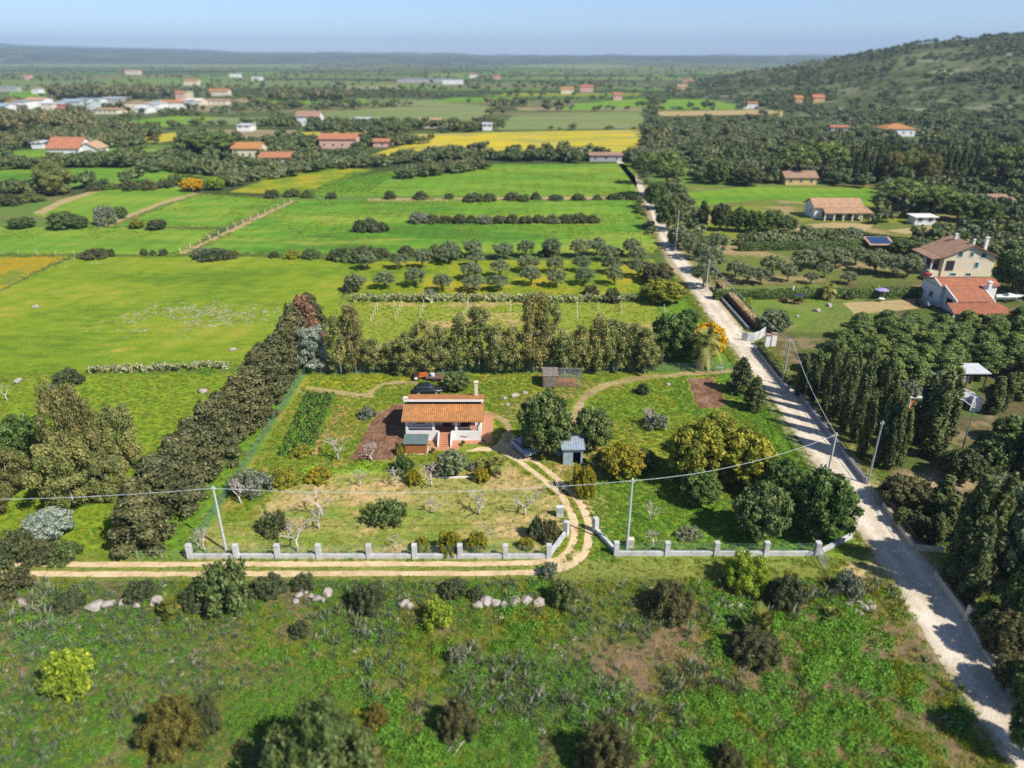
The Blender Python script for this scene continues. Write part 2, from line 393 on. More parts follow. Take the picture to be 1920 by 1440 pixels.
M['tile'] = tilem('orange_tiles', (0.42, 0.185, 0.060), (0.50, 0.24, 0.085), (0.35, 0.14, 0.05))
M['tile_red'] = tilem('red_tiles', (0.42, 0.155, 0.075), (0.47, 0.20, 0.11), (0.34, 0.125, 0.075))
M['tile_brown'] = tilem('brown_tiles', (0.32, 0.19, 0.125), (0.38, 0.24, 0.17), (0.25, 0.14, 0.10))
M['tile_tan'] = tilem('tan_tiles', (0.46, 0.28, 0.16), (0.52, 0.34, 0.21), (0.40, 0.23, 0.14))
M['bark'] = surf('bark', (0.20, 0.16, 0.12), (0.11, 0.085, 0.065), 3, 0.95, 0.1, bmp=0.03)
M['bark_pale'] = surf('pale_bark', (0.46, 0.42, 0.37), (0.30, 0.26, 0.22), 3, 0.9, 0.1)
M['bark_white'] = surf('whitewashed_bark', (0.60, 0.58, 0.57), (0.40, 0.36, 0.34), 3, 0.9, 0.1)
M['twig'] = surf('grey_twigs', (0.52, 0.45, 0.41), (0.36, 0.30, 0.27), 3, 0.9, 0.1)
# foliage
M['conifer'] = leafm('conifer_leaf', [(0.031, 0.037, 0.015), (0.062, 0.067, 0.027), (0.098, 0.102, 0.041), (0.152, 0.146, 0.066)], 0.10)
M['euc'] = leafm('eucalyptus_leaf', [(0.050, 0.072, 0.020), (0.105, 0.130, 0.036), (0.17, 0.19, 0.058), (0.26, 0.255, 0.095), (0.26, 0.19, 0.08)], 0.2)
M['eucb'] = leafm('eucalyptus_brown_leaf', [(0.055, 0.066, 0.020), (0.118, 0.122, 0.038), (0.185, 0.172, 0.058), (0.27, 0.215, 0.085)], 0.2)
M['eucblue'] = leafm('eucalyptus_blue_leaf', [(0.07, 0.105, 0.085), (0.14, 0.19, 0.165), (0.24, 0.30, 0.26), (0.30, 0.32, 0.22)], 0.2)
M['dead'] = leafm('dead_conifer_leaf', [(0.075, 0.045, 0.028), (0.145, 0.080, 0.048), (0.22, 0.135, 0.085)], 0.1)
M['pine'] = leafm('pine_needle', [(0.020, 0.036, 0.010), (0.050, 0.078, 0.020), (0.095, 0.135, 0.034), (0.16, 0.19, 0.060)], 0.12, gain=1.95)
M['cyp'] = leafm('cypress_leaf', [(0.016, 0.026, 0.010), (0.034, 0.050, 0.017), (0.060, 0.078, 0.025), (0.100, 0.112, 0.036)], 0.1, gain=1.85)
M['olive'] = leafm('olive_leaf', [(0.050, 0.068, 0.030), (0.098, 0.125, 0.058), (0.155, 0.190, 0.095), (0.24, 0.27, 0.16)], 0.15)
M['ever'] = leafm('evergreen_leaf', [(0.022, 0.040, 0.012), (0.050, 0.078, 0.022), (0.085, 0.115, 0.034), (0.15, 0.18, 0.065)], 0.15, gain=1.75)
M['deep'] = leafm('deep_green_leaf', [(0.019, 0.042, 0.010), (0.042, 0.080, 0.016), (0.080, 0.130, 0.028), (0.135, 0.185, 0.048)], 0.15)
M['yell'] = leafm('yellow_green_leaf', [(0.040, 0.058, 0.010), (0.095, 0.115, 0.014), (0.175, 0.180, 0.020), (0.27, 0.24, 0.025)], 0.25, gain=1.8)
M['olivebrown'] = leafm('olive_brown_leaf', [(0.040, 0.044, 0.012), (0.085, 0.080, 0.018), (0.15, 0.125, 0.024), (0.23, 0.17, 0.03)], 0.15)
M['lime'] = leafm('lime_leaf', [(0.06, 0.105, 0.012), (0.135, 0.19, 0.018), (0.25, 0.29, 0.03)], 0.3, gain=2.1)
M['citrus'] = leafm('citrus_leaf', [(0.055, 0.080, 0.010), (0.13, 0.14, 0.012), (0.24, 0.205, 0.014), (0.34, 0.23, 0.015)], 0.2)
M['mastic'] = leafm('mastic_leaf', [(0.022, 0.034, 0.014), (0.045, 0.062, 0.024), (0.075, 0.090, 0.036), (0.13, 0.14, 0.065)], 0.1)
M['brownbush'] = leafm('brown_bush_leaf', [(0.030, 0.036, 0.016), (0.058, 0.063, 0.026), (0.096, 0.097, 0.038), (0.148, 0.135, 0.050)], 0.15)
M['greyshrub'] = leafm('grey_shrub_leaf', [(0.070, 0.086, 0.052), (0.135, 0.152, 0.100), (0.22, 0.235, 0.175)], 0.15)
M['palm'] = leafm('palm_frond', [(0.06, 0.085, 0.02), (0.15, 0.17, 0.035), (0.28, 0.25, 0.07)], 0.2)
M['skirt'] = leafm('dry_frond', [(0.22, 0.15, 0.08), (0.36, 0.27, 0.16), (0.46, 0.37, 0.24)], 0.15)
M['pear'] = leafm('cactus_pad', [(0.10, 0.13, 0.06), (0.20, 0.22, 0.11), (0.34, 0.34, 0.19), (0.45, 0.42, 0.26)], 0.05)
M['orangefl'] = leafm('orange_blossom', [(0.16, 0.15, 0.015), (0.36, 0.24, 0.01), (0.58, 0.29, 0.005), (0.66, 0.33, 0.005)], 0.2)
M['herb'] = leafm('herb_leaf', [(0.027, 0.076, 0.011), (0.056, 0.140, 0.015), (0.098, 0.205, 0.021), (0.17, 0.27, 0.03)], 0.3, hv=0.25, gain=1.95)
M['herb2'] = leafm('grey_herb_leaf', [(0.035, 0.075, 0.026), (0.065, 0.120, 0.042), (0.11, 0.165, 0.070), (0.21, 0.205, 0.165)], 0.25, hv=0.35)
M['grassy'] = leafm('grass_blade', [(0.10, 0.15, 0.015), (0.17, 0.215, 0.020), (0.25, 0.27, 0.03), (0.30, 0.28, 0.06)], 0.3, hv=0.35, gain=1.5)
M['drygrass'] = leafm('dry_grass_blade', [(0.22, 0.17, 0.07), (0.34, 0.26, 0.12), (0.44, 0.35, 0.19), (0.20, 0.21, 0.05)], 0.25, hv=0.3)
M['flower'] = leafm('yellow_flower', [(0.08, 0.15, 0.02), (0.16, 0.20, 0.02), (0.30, 0.27, 0.015), (0.50, 0.36, 0.01)], 0.2, hv=0.2, gain=1.3)
M['whitefl'] = leafm('white_flower', [(0.12, 0.18, 0.05), (0.30, 0.32, 0.2), (0.60, 0.60, 0.55)], 0.2)
M['farwood'] = leafm('far_wood_leaf', [(0.022, 0.038, 0.014), (0.042, 0.062, 0.022), (0.070, 0.088, 0.032), (0.12, 0.12, 0.05)], 0.1, hv=0.4, gain=1.9)
M['farbrown'] = leafm('far_brown_leaf', [(0.045, 0.055, 0.024), (0.08, 0.088, 0.038), (0.12, 0.118, 0.052), (0.165, 0.145, 0.07)], 0.1, hv=0.3, gain=1.6)
M['scrub'] = leafm('scrub_leaf', [(0.030, 0.045, 0.018), (0.060, 0.080, 0.032), (0.11, 0.13, 0.06), (0.19, 0.20, 0.11)], 0.1, hv=0.4, gain=1.75)

# ------------------------------------------------------------------ the land
ROAD = [(36.9, 10, 5.2), (37.4, 25, 5.2), (37.8, 34, 5.2), (38.4, 45, 5.1), (39.1, 58, 5.1), (39.9, 75, 4.9), (40.5, 95, 4.7), (40.4, 112, 4.4), (40.5, 130, 4.1), (40.9, 160, 3.9), (42.0, 188, 3.8), (45.6, 225, 3.5), (48.8, 262, 3.2), (50.0, 310, 3.0), (52, 380, 3.0), (55, 480, 3)]
RUT_A = [(-80, 56.75), (-30, 56.75), (-4, 56.8)] + [tuple(G(*p)[:2]) for p in ((1030, 1052), (1052, 1043), (1069, 1026), (1077, 1000), (1073, 970), (1058, 938), (1037, 915), (1003, 887), (972, 864), (940, 848))]
RUT_B = [(-80, 55.3), (-30, 55.3), (-4, 55.35)] + [tuple(G(*p)[:2]) for p in ((1030, 1070), (1065, 1062), (1090, 1045), (1102, 1018), (1104, 990), (1098, 965), (1081, 935), (1053, 905), (1020, 878), (990, 857), (962, 842))]
YARD = polyG([(868, 842), (900, 840), (925, 836), (940, 826), (948, 806), (958, 806), (966, 822), (984, 842), (1003, 860), (988, 866), (955, 856), (925, 847), (880, 847)])
BACKPATH = [tuple(G(*p)[:2]) for p in ((1375, 694), (1330, 698), (1260, 703), (1190, 711), (1135, 722), (1105, 738), (1088, 756), (1078, 780), (1068, 805), (1040, 830), (1000, 846))]
SIDEPATH = [tuple(G(*p)[:2]) for p in ((950, 830), (956, 806), (946, 789), (925, 778), (912, 773))]
LOOP = [tuple(G(*p)[:2]) for p in ((692, 742), (700, 731), (718, 721), (745, 717), (775, 718), (790, 722))]
LOOP2 = [tuple(G(*p)[:2]) for p in ((580, 727), (630, 735), (680, 741), (700, 744))]
SOIL_A = polyG([(738, 757), (762, 755), (758, 800), (752, 850), (735, 866), (655, 862), (690, 800), (705, 775)])
SOIL_B = polyG([(1288, 708), (1336, 706), (1358, 740), (1360, 764), (1310, 768), (1296, 735)])
BEAN_PLOT = polyG([(578, 740), (625, 740), (600, 800), (580, 850), (525, 854), (538, 810)])
PLOT = [(-32.6, 58.2), (37.2, 58.2), (37.6, 104), (-32.8, 103)]
DRY = polyG([(385, 1035), (400, 985), (480, 975), (520, 915), (620, 880), (760, 885), (850, 868), (960, 872), (1010, 905), (1060, 950), (1050, 1000), (1015, 1038)])
def smooth_path(pts, step):
    P = np.array([p[:2] for p in pts], float); n = len(P); out = []
    for i in range(n - 1):
        p0, p1, p2, p3 = P[max(i - 1, 0)], P[i], P[i + 1], P[min(i + 2, n - 1)]
        m1, m2 = (p2 - p0) / 2, (p3 - p1) / 2
        L = np.linalg.norm(p2 - p1)
        if L > 25: m1, m2 = p2 - p1, p2 - p1
        k = max(2, int(L / step))
        for t in np.arange(k) / k:
            out.append((2 * t**3 - 3 * t**2 + 1) * p1 + (t**3 - 2 * t**2 + t) * m1 + (-2 * t**3 + 3 * t**2) * p2 + (t**3 - t**2) * m2)
    out.append(P[-1]); return np.array(out)

def build_ground():
    ys = [14.0]
    while ys[-1] < 14000:
        ys.append(ys[-1] + max(0.5, (ys[-1] - 45) * 0.010))
    ys = np.array([-4000, -1200, -300, -60, -10] + ys)
    xs = list(np.arange(-90, 130.1, 0.55)); g = 0.6
    while xs[0] > -14000: g *= 1.10; xs.insert(0, xs[0] - g)
    g = 0.6
    while xs[-1] < 14000: g *= 1.10; xs.append(xs[-1] + g)
    xs = np.array(xs); X, Y = np.meshgrid(xs, ys)
    nx, ny = len(xs), len(ys)
    Z = np.zeros_like(X)
    ii = np.arange(nx * ny).reshape(ny, nx)
    F = np.stack([ii[:-1, :-1], ii[:-1, 1:], ii[1:, 1:], ii[1:, :-1]], -1).reshape(-1, 4)
    C = np.zeros((ny, nx, 3)); C[:] = (0.085, 0.14, 0.03)
    def blend(mask, col):
        C[:] = C * (1 - mask[..., None]) + np.array(col) * mask[..., None]
    def P(poly, col, soft=1.0, amt=1.0, nz=1.5, ns=3.0):
        m = sstep(-soft, soft, sdf_poly(X, Y, poly) + (fbm(X, Y, ns, 5) - 0.5) * 2 * nz) * amt
        blend(m, col)
    n1, n2, n3 = fbm(X, Y, 9, 1), fbm(X, Y, 3.2, 2), fbm(X, Y, 1.6, 3)
    far = sstep(150, 230, Y)
    fx = fbm(X * .35, Y, 300, 9); fx2 = fbm(X * .3, Y, 120, 10); fx3 = fbm(X * .25, Y, 500, 12)
    blend(far, (0.058, 0.082, 0.030)); blend(far * sstep(0.5, 0.62, fx) * 0.8, (0.095, 0.13, 0.045)); blend(far * sstep(0.54, 0.58, fx2) * 0.8, (0.19, 0.18, 0.085)); blend(far * sstep(0.57, 0.60, fx3) * sstep(700, 1100, Y), (0.15, 0.20, 0.07)); blend(far * sstep(0.60, 0.63, fbm(X * .3, Y, 90, 13)), (0.12, 0.20, 0.045))
    # foreground wild meadow: lush, grey-green and bare reddish patches
    fg = (1 - sstep(54.0, 55.0, Y))
    blend(fg, (0.060, 0.115, 0.026)); blend(fg * sstep(0.46, 0.62, n1), (0.080, 0.155, 0.020))
    red = sstep(0.50, 0.62, fbm(X, Y, 5, 21)) * sstep(-8, 14, X + (Y - 45) * -0.3) * 0.85 + sstep(0.63, 0.72, n2) * 0.7 + sstep(.54, .62, fbm(X, Y, 2.6, 941)) * sstep(0, 25, X) * .8
    blend(fg * np.clip(red, 0, 1), (0.20, 0.145, 0.085)); blend(fg * sstep(0.52, 0.66, fbm(X, Y, 14, 23)) * 0.5, (0.17, 0.17, 0.05))
    # strip by the dirt track
    blend(sstep(53.8, 54.6, Y) * (1 - sstep(57.6, 58.2, Y)) * (X < 34), (0.16, 0.19, 0.045))
    # the fenced plot
    P(PLOT, (0.145, 0.195, 0.026), 0.6, 1.0, 0.3)
    inp = sstep(-0.5, 0.5, sdf_poly(X, Y, PLOT))
    blend(inp * sstep(0.50, 0.64, n1) * 0.8, (0.22, 0.24, 0.03)); blend(inp * sstep(0.58, 0.68, n2) * 0.7, (0.30, 0.20, 0.07))
    P(DRY, (0.38, 0.29, 0.14), 1.6, 0.9, 3.0)
    dm = sstep(-1, 1, sdf_poly(X, Y, DRY))
    blend(dm * sstep(0.46, 0.60, fbm(X * 0.5, Y * 1.4, 4, 31)) * 0.9, (0.17, 0.215, 0.04)); blend(dm * sstep(0.58, 0.68, n3) * 0.6, (0.42, 0.28, 0.15)); blend(dm * sstep(0.52, 0.62, fbm(X * .6, Y, 3, 37)) * .6, (0.155, 0.205, 0.035))
    for py in (965, 1010):
        yy = G(700, py).y
        blend(dm * np.exp(-((Y - yy) / 0.9) ** 2) * sstep(0.38, 0.55, n1) * 0.9, (0.13, 0.21, 0.03))
    P(polyG([(535, 880), (730, 868), (735, 885), (600, 890), (520, 900)]), (0.15, 0.30, 0.02), 0.6, 0.95, 0.6)
    P(polyG([(1020, 870), (1060, 850), (1110, 880), (1145, 950), (1130, 1000), (1110, 965), (1070, 910)]), (0.36, 0.27, 0.13), 1.2, 0.85, 1.4)
    P(polyG([(1025, 845), (1105, 845), (1110, 885), (1050, 890)]), (0.33, 0.23, 0.12), 1.0, 0.9, 1.0)
    P(polyG([(1120, 920), (1170, 880), (1260, 930), (1600, 1000), (1540, 1040), (1160, 1040)]), (0.105, 0.21, 0.022), 1.5, 0.85, 1.5)
    P(polyG([(1100, 745), (1270, 705), (1300, 770), (1230, 800), (1120, 790)]), (0.13, 0.22, 0.022), 1.0, 0.8, 1.2)
    P(polyG([(925, 765), (1090, 715), (1120, 720), (1060, 760), (960, 790)]), (0.26, 0.21, 0.10), 1.0, 0.75, 1.5)
    P(polyG([(1340, 690), (1400, 690), (1520, 860), (1570, 960), (1480, 900)]), (0.085, 0.20, 0.020), 1.0, 0.9, 0.8)
    P(polyG([(575, 707), (800, 700), (800, 716), (720, 714), (690, 735), (575, 728)]), (0.26, 0.26, 0.02), 0.8, 0.8, 0.8)
    P(polyG([(560, 728), (690, 738), (690, 750), (560, 738)]), (0.36, 0.24, 0.13), 0.6, 0.8, 0.5)
    P(polyG([(637, 758), (655, 758), (612, 822), (590, 855), (575, 855)]), (0.33, 0.20, 0.11), 0.3, 0.95, 0.25)
    # verge between the conifers and the green fence
    P([(-37, 57.5), (-32.7, 57.5), (-32.8, 110), (-36, 110)], (0.10, 0.21, 0.024), 0.8, 0.9, 0.4)
    # left meadow in front of the cactus row
    P([(-120, 58), (-39, 58), (-37, 104), (-120, 101)], (0.15, 0.225, 0.018), 1.0, 0.95, 1.0)
    # the staked plot behind the eucalyptus
    P(polyG([(640, 562), (1230, 566), (1260, 640), (620, 690), (600, 600)]), (0.19, 0.23, 0.03), 2, 0.9, 1.5); st = sstep(0, 2, sdf_poly(X, Y, polyG([(640, 562), (1230, 566), (1260, 640), (620, 690), (600, 600)])))
    blend(st * sstep(0.5, 0.62, fbm(X * 0.4, Y, 5, 44)) * 0.8, (0.36, 0.26, 0.12))
    P(polyG([(1230, 560), (1290, 560), (1400, 690), (1330, 692), (1250, 640)]), (0.095, 0.20, 0.022), 1.5, 0.95, 1)
    # across the road
    rt = sstep(43.6, 45.5, X) * (1 - sstep(150, 200, Y)) * (Y > 0)
    blend(rt, (0.12, 0.105, 0.05)); blend(rt * sstep(0.45, 0.6, n1) * 0.85, (0.085, 0.13, 0.028)); blend(rt * sstep(0.6, 0.7, n2) * 0.7, (0.26, 0.20, 0.12))
    P([(45, 122), (72, 122), (72, 152), (45, 152)], (0.15, 0.20, 0.045), 1.0, 0.9, 0.6)
    r2 = sstep(46, 50, X) * sstep(150, 158, Y) * (1 - sstep(255, 300, Y)) * (1 - sstep(190, 240, X))
    blend(r2, (0.14, 0.17, 0.045)); blend(r2 * sstep(0.48, 0.6, fbm(X * .4, Y, 14, 51)) * 0.85, (0.21, 0.24, 0.035)); blend(r2 * sstep(0.55, 0.64, fbm(X * .5, Y, 10, 52)) * 0.8, (0.36, 0.27, 0.15))
    # worn verges of the gravel road
    rd = dist_line(X, Y, ROAD)
    blend((1 - sstep(2.2, 4.0, rd + (n2 - 0.5) * 1.6)) * (Y < 330) * (Y > -50), (0.34, 0.28, 0.17))
    blend(((rd > 2.6) & (X > 39)) * (1 - sstep(3.4, 5.2, rd + (n2 - 0.5) * 2)) * (Y < 200) * (Y > 0) * 0.8, (0.20, 0.19, 0.07))
    P(polyG([(1640, 905), (1680, 900), (1760, 880), (1820, 880), (1830, 915), (1760, 930), (1700, 945), (1660, 950)]), (0.40, 0.31, 0.19), 1.0, 0.9, 0.8)
    P(polyG([(1590, 1065), (1630, 1045), (1660, 1090), (1600, 1080)]), (0.42, 0.32, 0.19), 0.8, 0.9, 0.8)
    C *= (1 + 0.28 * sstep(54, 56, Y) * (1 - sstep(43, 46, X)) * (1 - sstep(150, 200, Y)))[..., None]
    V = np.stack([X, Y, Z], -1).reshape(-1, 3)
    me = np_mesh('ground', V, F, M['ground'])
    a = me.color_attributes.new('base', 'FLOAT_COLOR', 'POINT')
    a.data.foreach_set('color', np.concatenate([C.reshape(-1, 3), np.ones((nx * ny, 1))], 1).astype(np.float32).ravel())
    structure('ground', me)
build_ground()

def ribbon(name, pts, widths, mat, z, jit=0.12, step=0.45, kind='structure'):
    P = smooth_path(pts, step); T = np.gradient(P, axis=0); T /= np.linalg.norm(T, axis=1)[:, None] + 1e-9
    Nn = np.stack([-T[:, 1], T[:, 0]], 1)
    if np.isscalar(widths): w = np.full(len(P), widths)
    else: w = np.interp(P[:, 1], [p[1] for p in pts], widths)
    s = np.arange(len(P)) * step
    jl = (fbm(s, s * 0 + 3, 2.5, 71) - 0.5) * 4 * jit; jr = (fbm(s, s * 0 + 9, 2.5, 72) - 0.5) * 4 * jit
    rows = []
    for k in range(5):
        f = k / 4; off = (f - 0.5) * w + (jl * (1 - f) if k == 0 else 0) + (jr * f if k == 4 else 0)
        rows.append(np.concatenate([P + Nn * off[:, None], np.full((len(P), 1), z)], 1))
    V = np.stack(rows, 1).reshape(-1, 3); n = len(P); ac = np.tile(np.arange(5) / 4, n)
    F = np.array([(i * 5 + k, i * 5 + k + 1, (i + 1) * 5 + k + 1, (i + 1) * 5 + k) for i in range(n - 1) for k in range(4)])[:, ::-1]
    me = np_mesh(name, V, F, mat); at = me.attributes.new('across', 'FLOAT', 'POINT'); at.data.foreach_set('value', ac.astype(np.float32))
    return structure(name, me, kind)
ribbon('gravel_road', ROAD, [p[2] for p in ROAD], M['road'], 0.03, 0.14)
ribbon('dirt_path', RUT_A, 0.78, M['track'], 0.016, 0.10)
ribbon('dirt_path', RUT_B, 0.78, M['track'], 0.020, 0.10)
ribbon('dirt_path', BACKPATH, 1.3, M['worn'], 0.012, 0.35)
ribbon('dirt_path', SIDEPATH, 0.9, M['worn'], 0.024, 0.15)
ribbon('dirt_path', LOOP, 0.8, M['worn'], 0.016, 0.15)
ribbon('dirt_path', LOOP2, 0.9, M['dry'], 0.012, 0.15)
SHEETS = []
def sheet(name, poly, mat, z, jit=0.0, step=None, pts_world=False):
    P = poly if pts_world else polyG(poly)
    SHEETS.append(list(P))
    if jit:
        Q = []
        for (x1, y1), (x2, y2) in zip(P, P[1:] + P[:1]):
            L = math.hypot(x2 - x1, y2 - y1); k = max(1, min(60, int(L / (step or 1.0))))
            for i in range(k):
                t = i / k; x, y = x1 + (x2 - x1) * t, y1 + (y2 - y1) * t
                Q.append((x + (float(vnoise(x, y, 3 * (step or 1), 5)) - 0.5) * 2 * jit, y + (float(vnoise(x, y, 3 * (step or 1), 6)) - 0.5) * 2 * jit))
        P = Q
    me = bpy.data.meshes.new(name); me.from_pydata([(x, y, z) for x, y in P], [], [tuple(range(len(P)))])
    me.materials.append(mat)
    bm = bmesh.new(); bm.from_mesh(me); bmesh.ops.triangulate(bm, faces=bm.faces[:])
    for f in bm.faces:
        if f.normal.z < 0: f.normal_flip()
    bm.to_mesh(me); bm.free()
    return structure(name, me)
sheet('yard', YARD, M['track'], 0.008, 0.45, 0.5, True)
sheet('dirt_path', [(1018, 1054), (1052, 1044), (1072, 1030), (1092, 1034), (1080, 1050), (1050, 1066), (1020, 1068)], M['track'], 0.012, 0.25, 0.5)
# ploughed beds with real ridges
def ridged(name, poly, mat, pitch=0.62, hgt=0.05, z=0.02, slant=0.0):
    P = np.array(poly); x0, y0 = P.min(0) - 0.3; x1, y1 = P.max(0) + 0.3
    xs = np.arange(x0, x1, pitch / 4); ys = np.arange(y0, y1, 0.4); X, Y = np.meshgrid(xs, ys)
    s = sdf_poly(X, Y, poly) + (fbm(X, Y, 1.5, 8) - 0.5) * 0.6
    Z = z + hgt * (0.5 + 0.5 * np.sin((X + Y * slant) / pitch * 2 * math.pi)) * np.clip(s, 0, 0.4) / 0.4 + (vnoise(X, Y, 0.45, 3) - 0.5) * 0.14 + (vnoise(X, Y, 1.3, 4) - 0.5) * 0.10
    ii = np.arange(X.size).reshape(X.shape)
    F = np.stack([ii[:-1, :-1], ii[:-1, 1:], ii[1:, 1:], ii[1:, :-1]], -1).reshape(-1, 4)
    keep = (s.ravel()[F] > 0).all(1)
    Z = np.maximum(Z, 0.012)
    return structure(name, np_mesh(name, np.stack([X, Y, Z], -1).reshape(-1, 3), F[keep], mat))
ridged('ploughed_ground', SOIL_A, M['soil'])
ridged('ploughed_ground', SOIL_B, M['soil'], slant=0.35)
# fields
sheet('field', [(-420, 566), (0, 545), (135, 483), (400, 480), (690, 489), (650, 530), (625, 600), (560, 640), (430, 690), (250, 694), (0, 714), (-420, 728)], M['meadow'], 0.02, 0.6, 3)
sheet('field', [(-420, 480), (0, 482), (130, 481), (0, 543), (-420, 562)], M['wildflower'], 0.02, 0.4, 3)
sheet('field', [(-420, 423), (0, 425), (411, 430), (338, 477), (-420, 476)], M['crop2'], 0.02, 0.5, 4)
sheet('field', [(212, 423), (300, 392), (372, 364), (545, 376), (418, 427)], M['crop'], 0.02, 0.5, 4)
sheet('field', [(556, 377), (700, 374), (1198, 377), (1236, 466), (1222, 476), (600, 476), (352, 476)], M['crop'], 0.02, 0.6, 5)
sheet('field', [(560, 368), (640, 338), (745, 320), (860, 318), (930, 308), (1188, 307), (1194, 368)], M['crop2'], 0.03, 0.6, 5)
sheet('field', [(430, 360), (520, 330), (640, 315), (700, 318), (640, 338), (555, 366)], M['orch'], 0.03, 0.6, 5)
sheet('field', [(672, 300), (715, 284), (775, 268), (745, 252), (980, 247), (1204, 243), (1196, 293), (1000, 290), (800, 291)], M['rape'], 0.04, 1.0, 6)
sheet('field', [(222, 264), (262, 256), (330, 248), (338, 262), (300, 268)], M['rape'], 0.04, 1.0, 6)
sheet('field', [(440, 258), (470, 250), (640, 247), (740, 252), (768, 266), (640, 262), (480, 264)], M['rape'], 0.05, 1.0, 6)
sheet('field', [(930, 244), (962, 216), (1206, 207), (1206, 241)], M['pale'], 0.04, 1.0, 8)
sheet('field', [(560, 226), (600, 210), (860, 194), (930, 200), (900, 236), (700, 240)], M['pale'], 0.05, 1.0, 8)
sheet('field', [(1052, 205), (1080, 194), (1215, 184), (1212, 200), (1060, 208)], M['crop2'], 0.06, 1.0, 8)
sheet('field', [(1218, 206), (1262, 186), (1462, 179), (1464, 200), (1300, 207)], M['crop2'], 0.06, 1.0, 8)
sheet('field', [(-420, 318), (0, 316), (380, 316), (340, 338), (0, 357), (-420, 372)], M['crop'], 0.03, 0.6, 5)
sheet('field', [(60, 403), (180, 358), (330, 350), (366, 362), (214, 417), (120, 412)], M['crop2'], 0.03, 0.6, 4)
sheet('field', [(-420, 300), (0, 284), (85, 280), (190, 278), (335, 280), (330, 300), (200, 302), (0, 306), (-420, 318)], M['crop2'], 0.04, 0.6, 4)
sheet('field', [(-420, 252), (0, 246), (70, 250), (90, 257), (0, 262), (-420, 268)], M['pale'], 0.04, 0.6, 4)
sheet('field', [(178, 231), (260, 225), (330, 218), (420, 220), (330, 238), (185, 241)], M['crop2'], 0.05, 1, 8)
sheet('field', [(-600, 128), (-200, 117), (0, 115), (300, 114), (610, 122), (560, 127), (200, 126), (0, 125)], M['pale'], 0.6, 2, 60)
sheet('field', [(20, 171), (110, 170), (115, 182), (10, 184)], M['crop'], 0.1, 1, 10)
sheet('field', [(660, 199), (700, 190), (850, 186), (840, 197)], M['pale'], 0.08, 1, 10)
sheet('field', [(940, 125), (1060, 118), (1200, 124), (1120, 131)], M['pale'], 0.6, 2, 60)
sheet('field', [(1280, 362), (1420, 350), (1540, 354), (1640, 352), (1650, 385), (1530, 383), (1440, 372), (1280, 390)], M['crop2'], 0.03, 0.5, 4)
sheet('field', polyG([(655, 492), (1225, 486), (1240, 520), (1230, 555), (650, 556)]), M['orch'], 0.016, 0.6, 3, True)
sheet('lawn', [(1395, 556), (1560, 555), (1545, 590), (1480, 622), (1442, 605)], M['lawn'], 0.016, 0.3, 1)
sheet('drive', [(1580, 568), (1735, 560), (1745, 577), (1600, 590)], M['dry'], 0.012, 0.3, 1)
sheet('dirt_path', [(205, 424), (225, 408), (310, 376), (366, 362), (375, 365), (300, 385), (232, 412), (214, 425)], M['dry'], 0.05, 0.3, 2)
sheet('dirt_path', [(60, 400), (110, 376), (180, 356), (190, 358), (120, 382), (80, 402)], M['dry'], 0.05, 0.3, 2)
sheet('dirt_path', [(334, 476), (420, 436), (548, 376), (556, 377), (432, 438), (346, 477)], M['dry'], 0.06, 0.3, 2)
sheet('dirt_path', [(1462, 208), (1469, 208), (1466, 228), (1470, 252), (1462, 252), (1460, 228)], M['dry'], 0.5, 0.3, 2)
sheet('dirt_path', [(690, 373), (900, 370), (1198, 367), (1198, 373), (900, 376), (690, 378)], M['dry'], 0.035, 0.5, 3)
sheet('terrace', [(1480, 424), (1560, 418), (1640, 420), (1620, 437), (1500, 436)], M['dry'], 0.04, 0.3, 2)
sheet('terrace', [(1660, 432), (1745, 424), (1760, 432), (1700, 440)], M['dry'], 0.04, 0.3, 2)
sheet('drive', [(1230, 210), (1440, 206), (1465, 210), (1440, 216), (1240, 219)], M['dry'], 0.5, 1, 6)

frng = random.Random(77)
for i in range(95):
    yy = math.exp(frng.uniform(math.log(430), math.log(3300))); xx = yy * frng.uniform(-.95, .95)
    if float(hill_h(xx, yy)) > 0.2 or float(hill_h(xx + 150, yy)) > 0.2 or (abs(xx) < 45 and yy < 480) or (40 < xx < 230 and yy < 620): continue
    if any(bool(in_poly(np.array(xx), np.array(yy), p)) for p in SHEETS): continue
    w_, d_ = frng.uniform(40, 120) * (1 + yy / 1600), frng.uniform(28, 75) * (1 + yy / 1300); sk = frng.uniform(-.3, .3) * d_
    sheet('field', [(xx - w_ / 2, yy), (xx + w_ / 2, yy + frng.uniform(-8, 8)), (xx + w_ / 2 + sk, yy + d_), (xx - w_ / 2 + sk, yy + d_ + frng.uniform(-8, 8))], M[frng.choice(['pale', 'pale', 'pale', 'crop2', 'crop', 'orch', 'farsoil'])], 0.05 + i * 0.002, 2.0, 12, True)
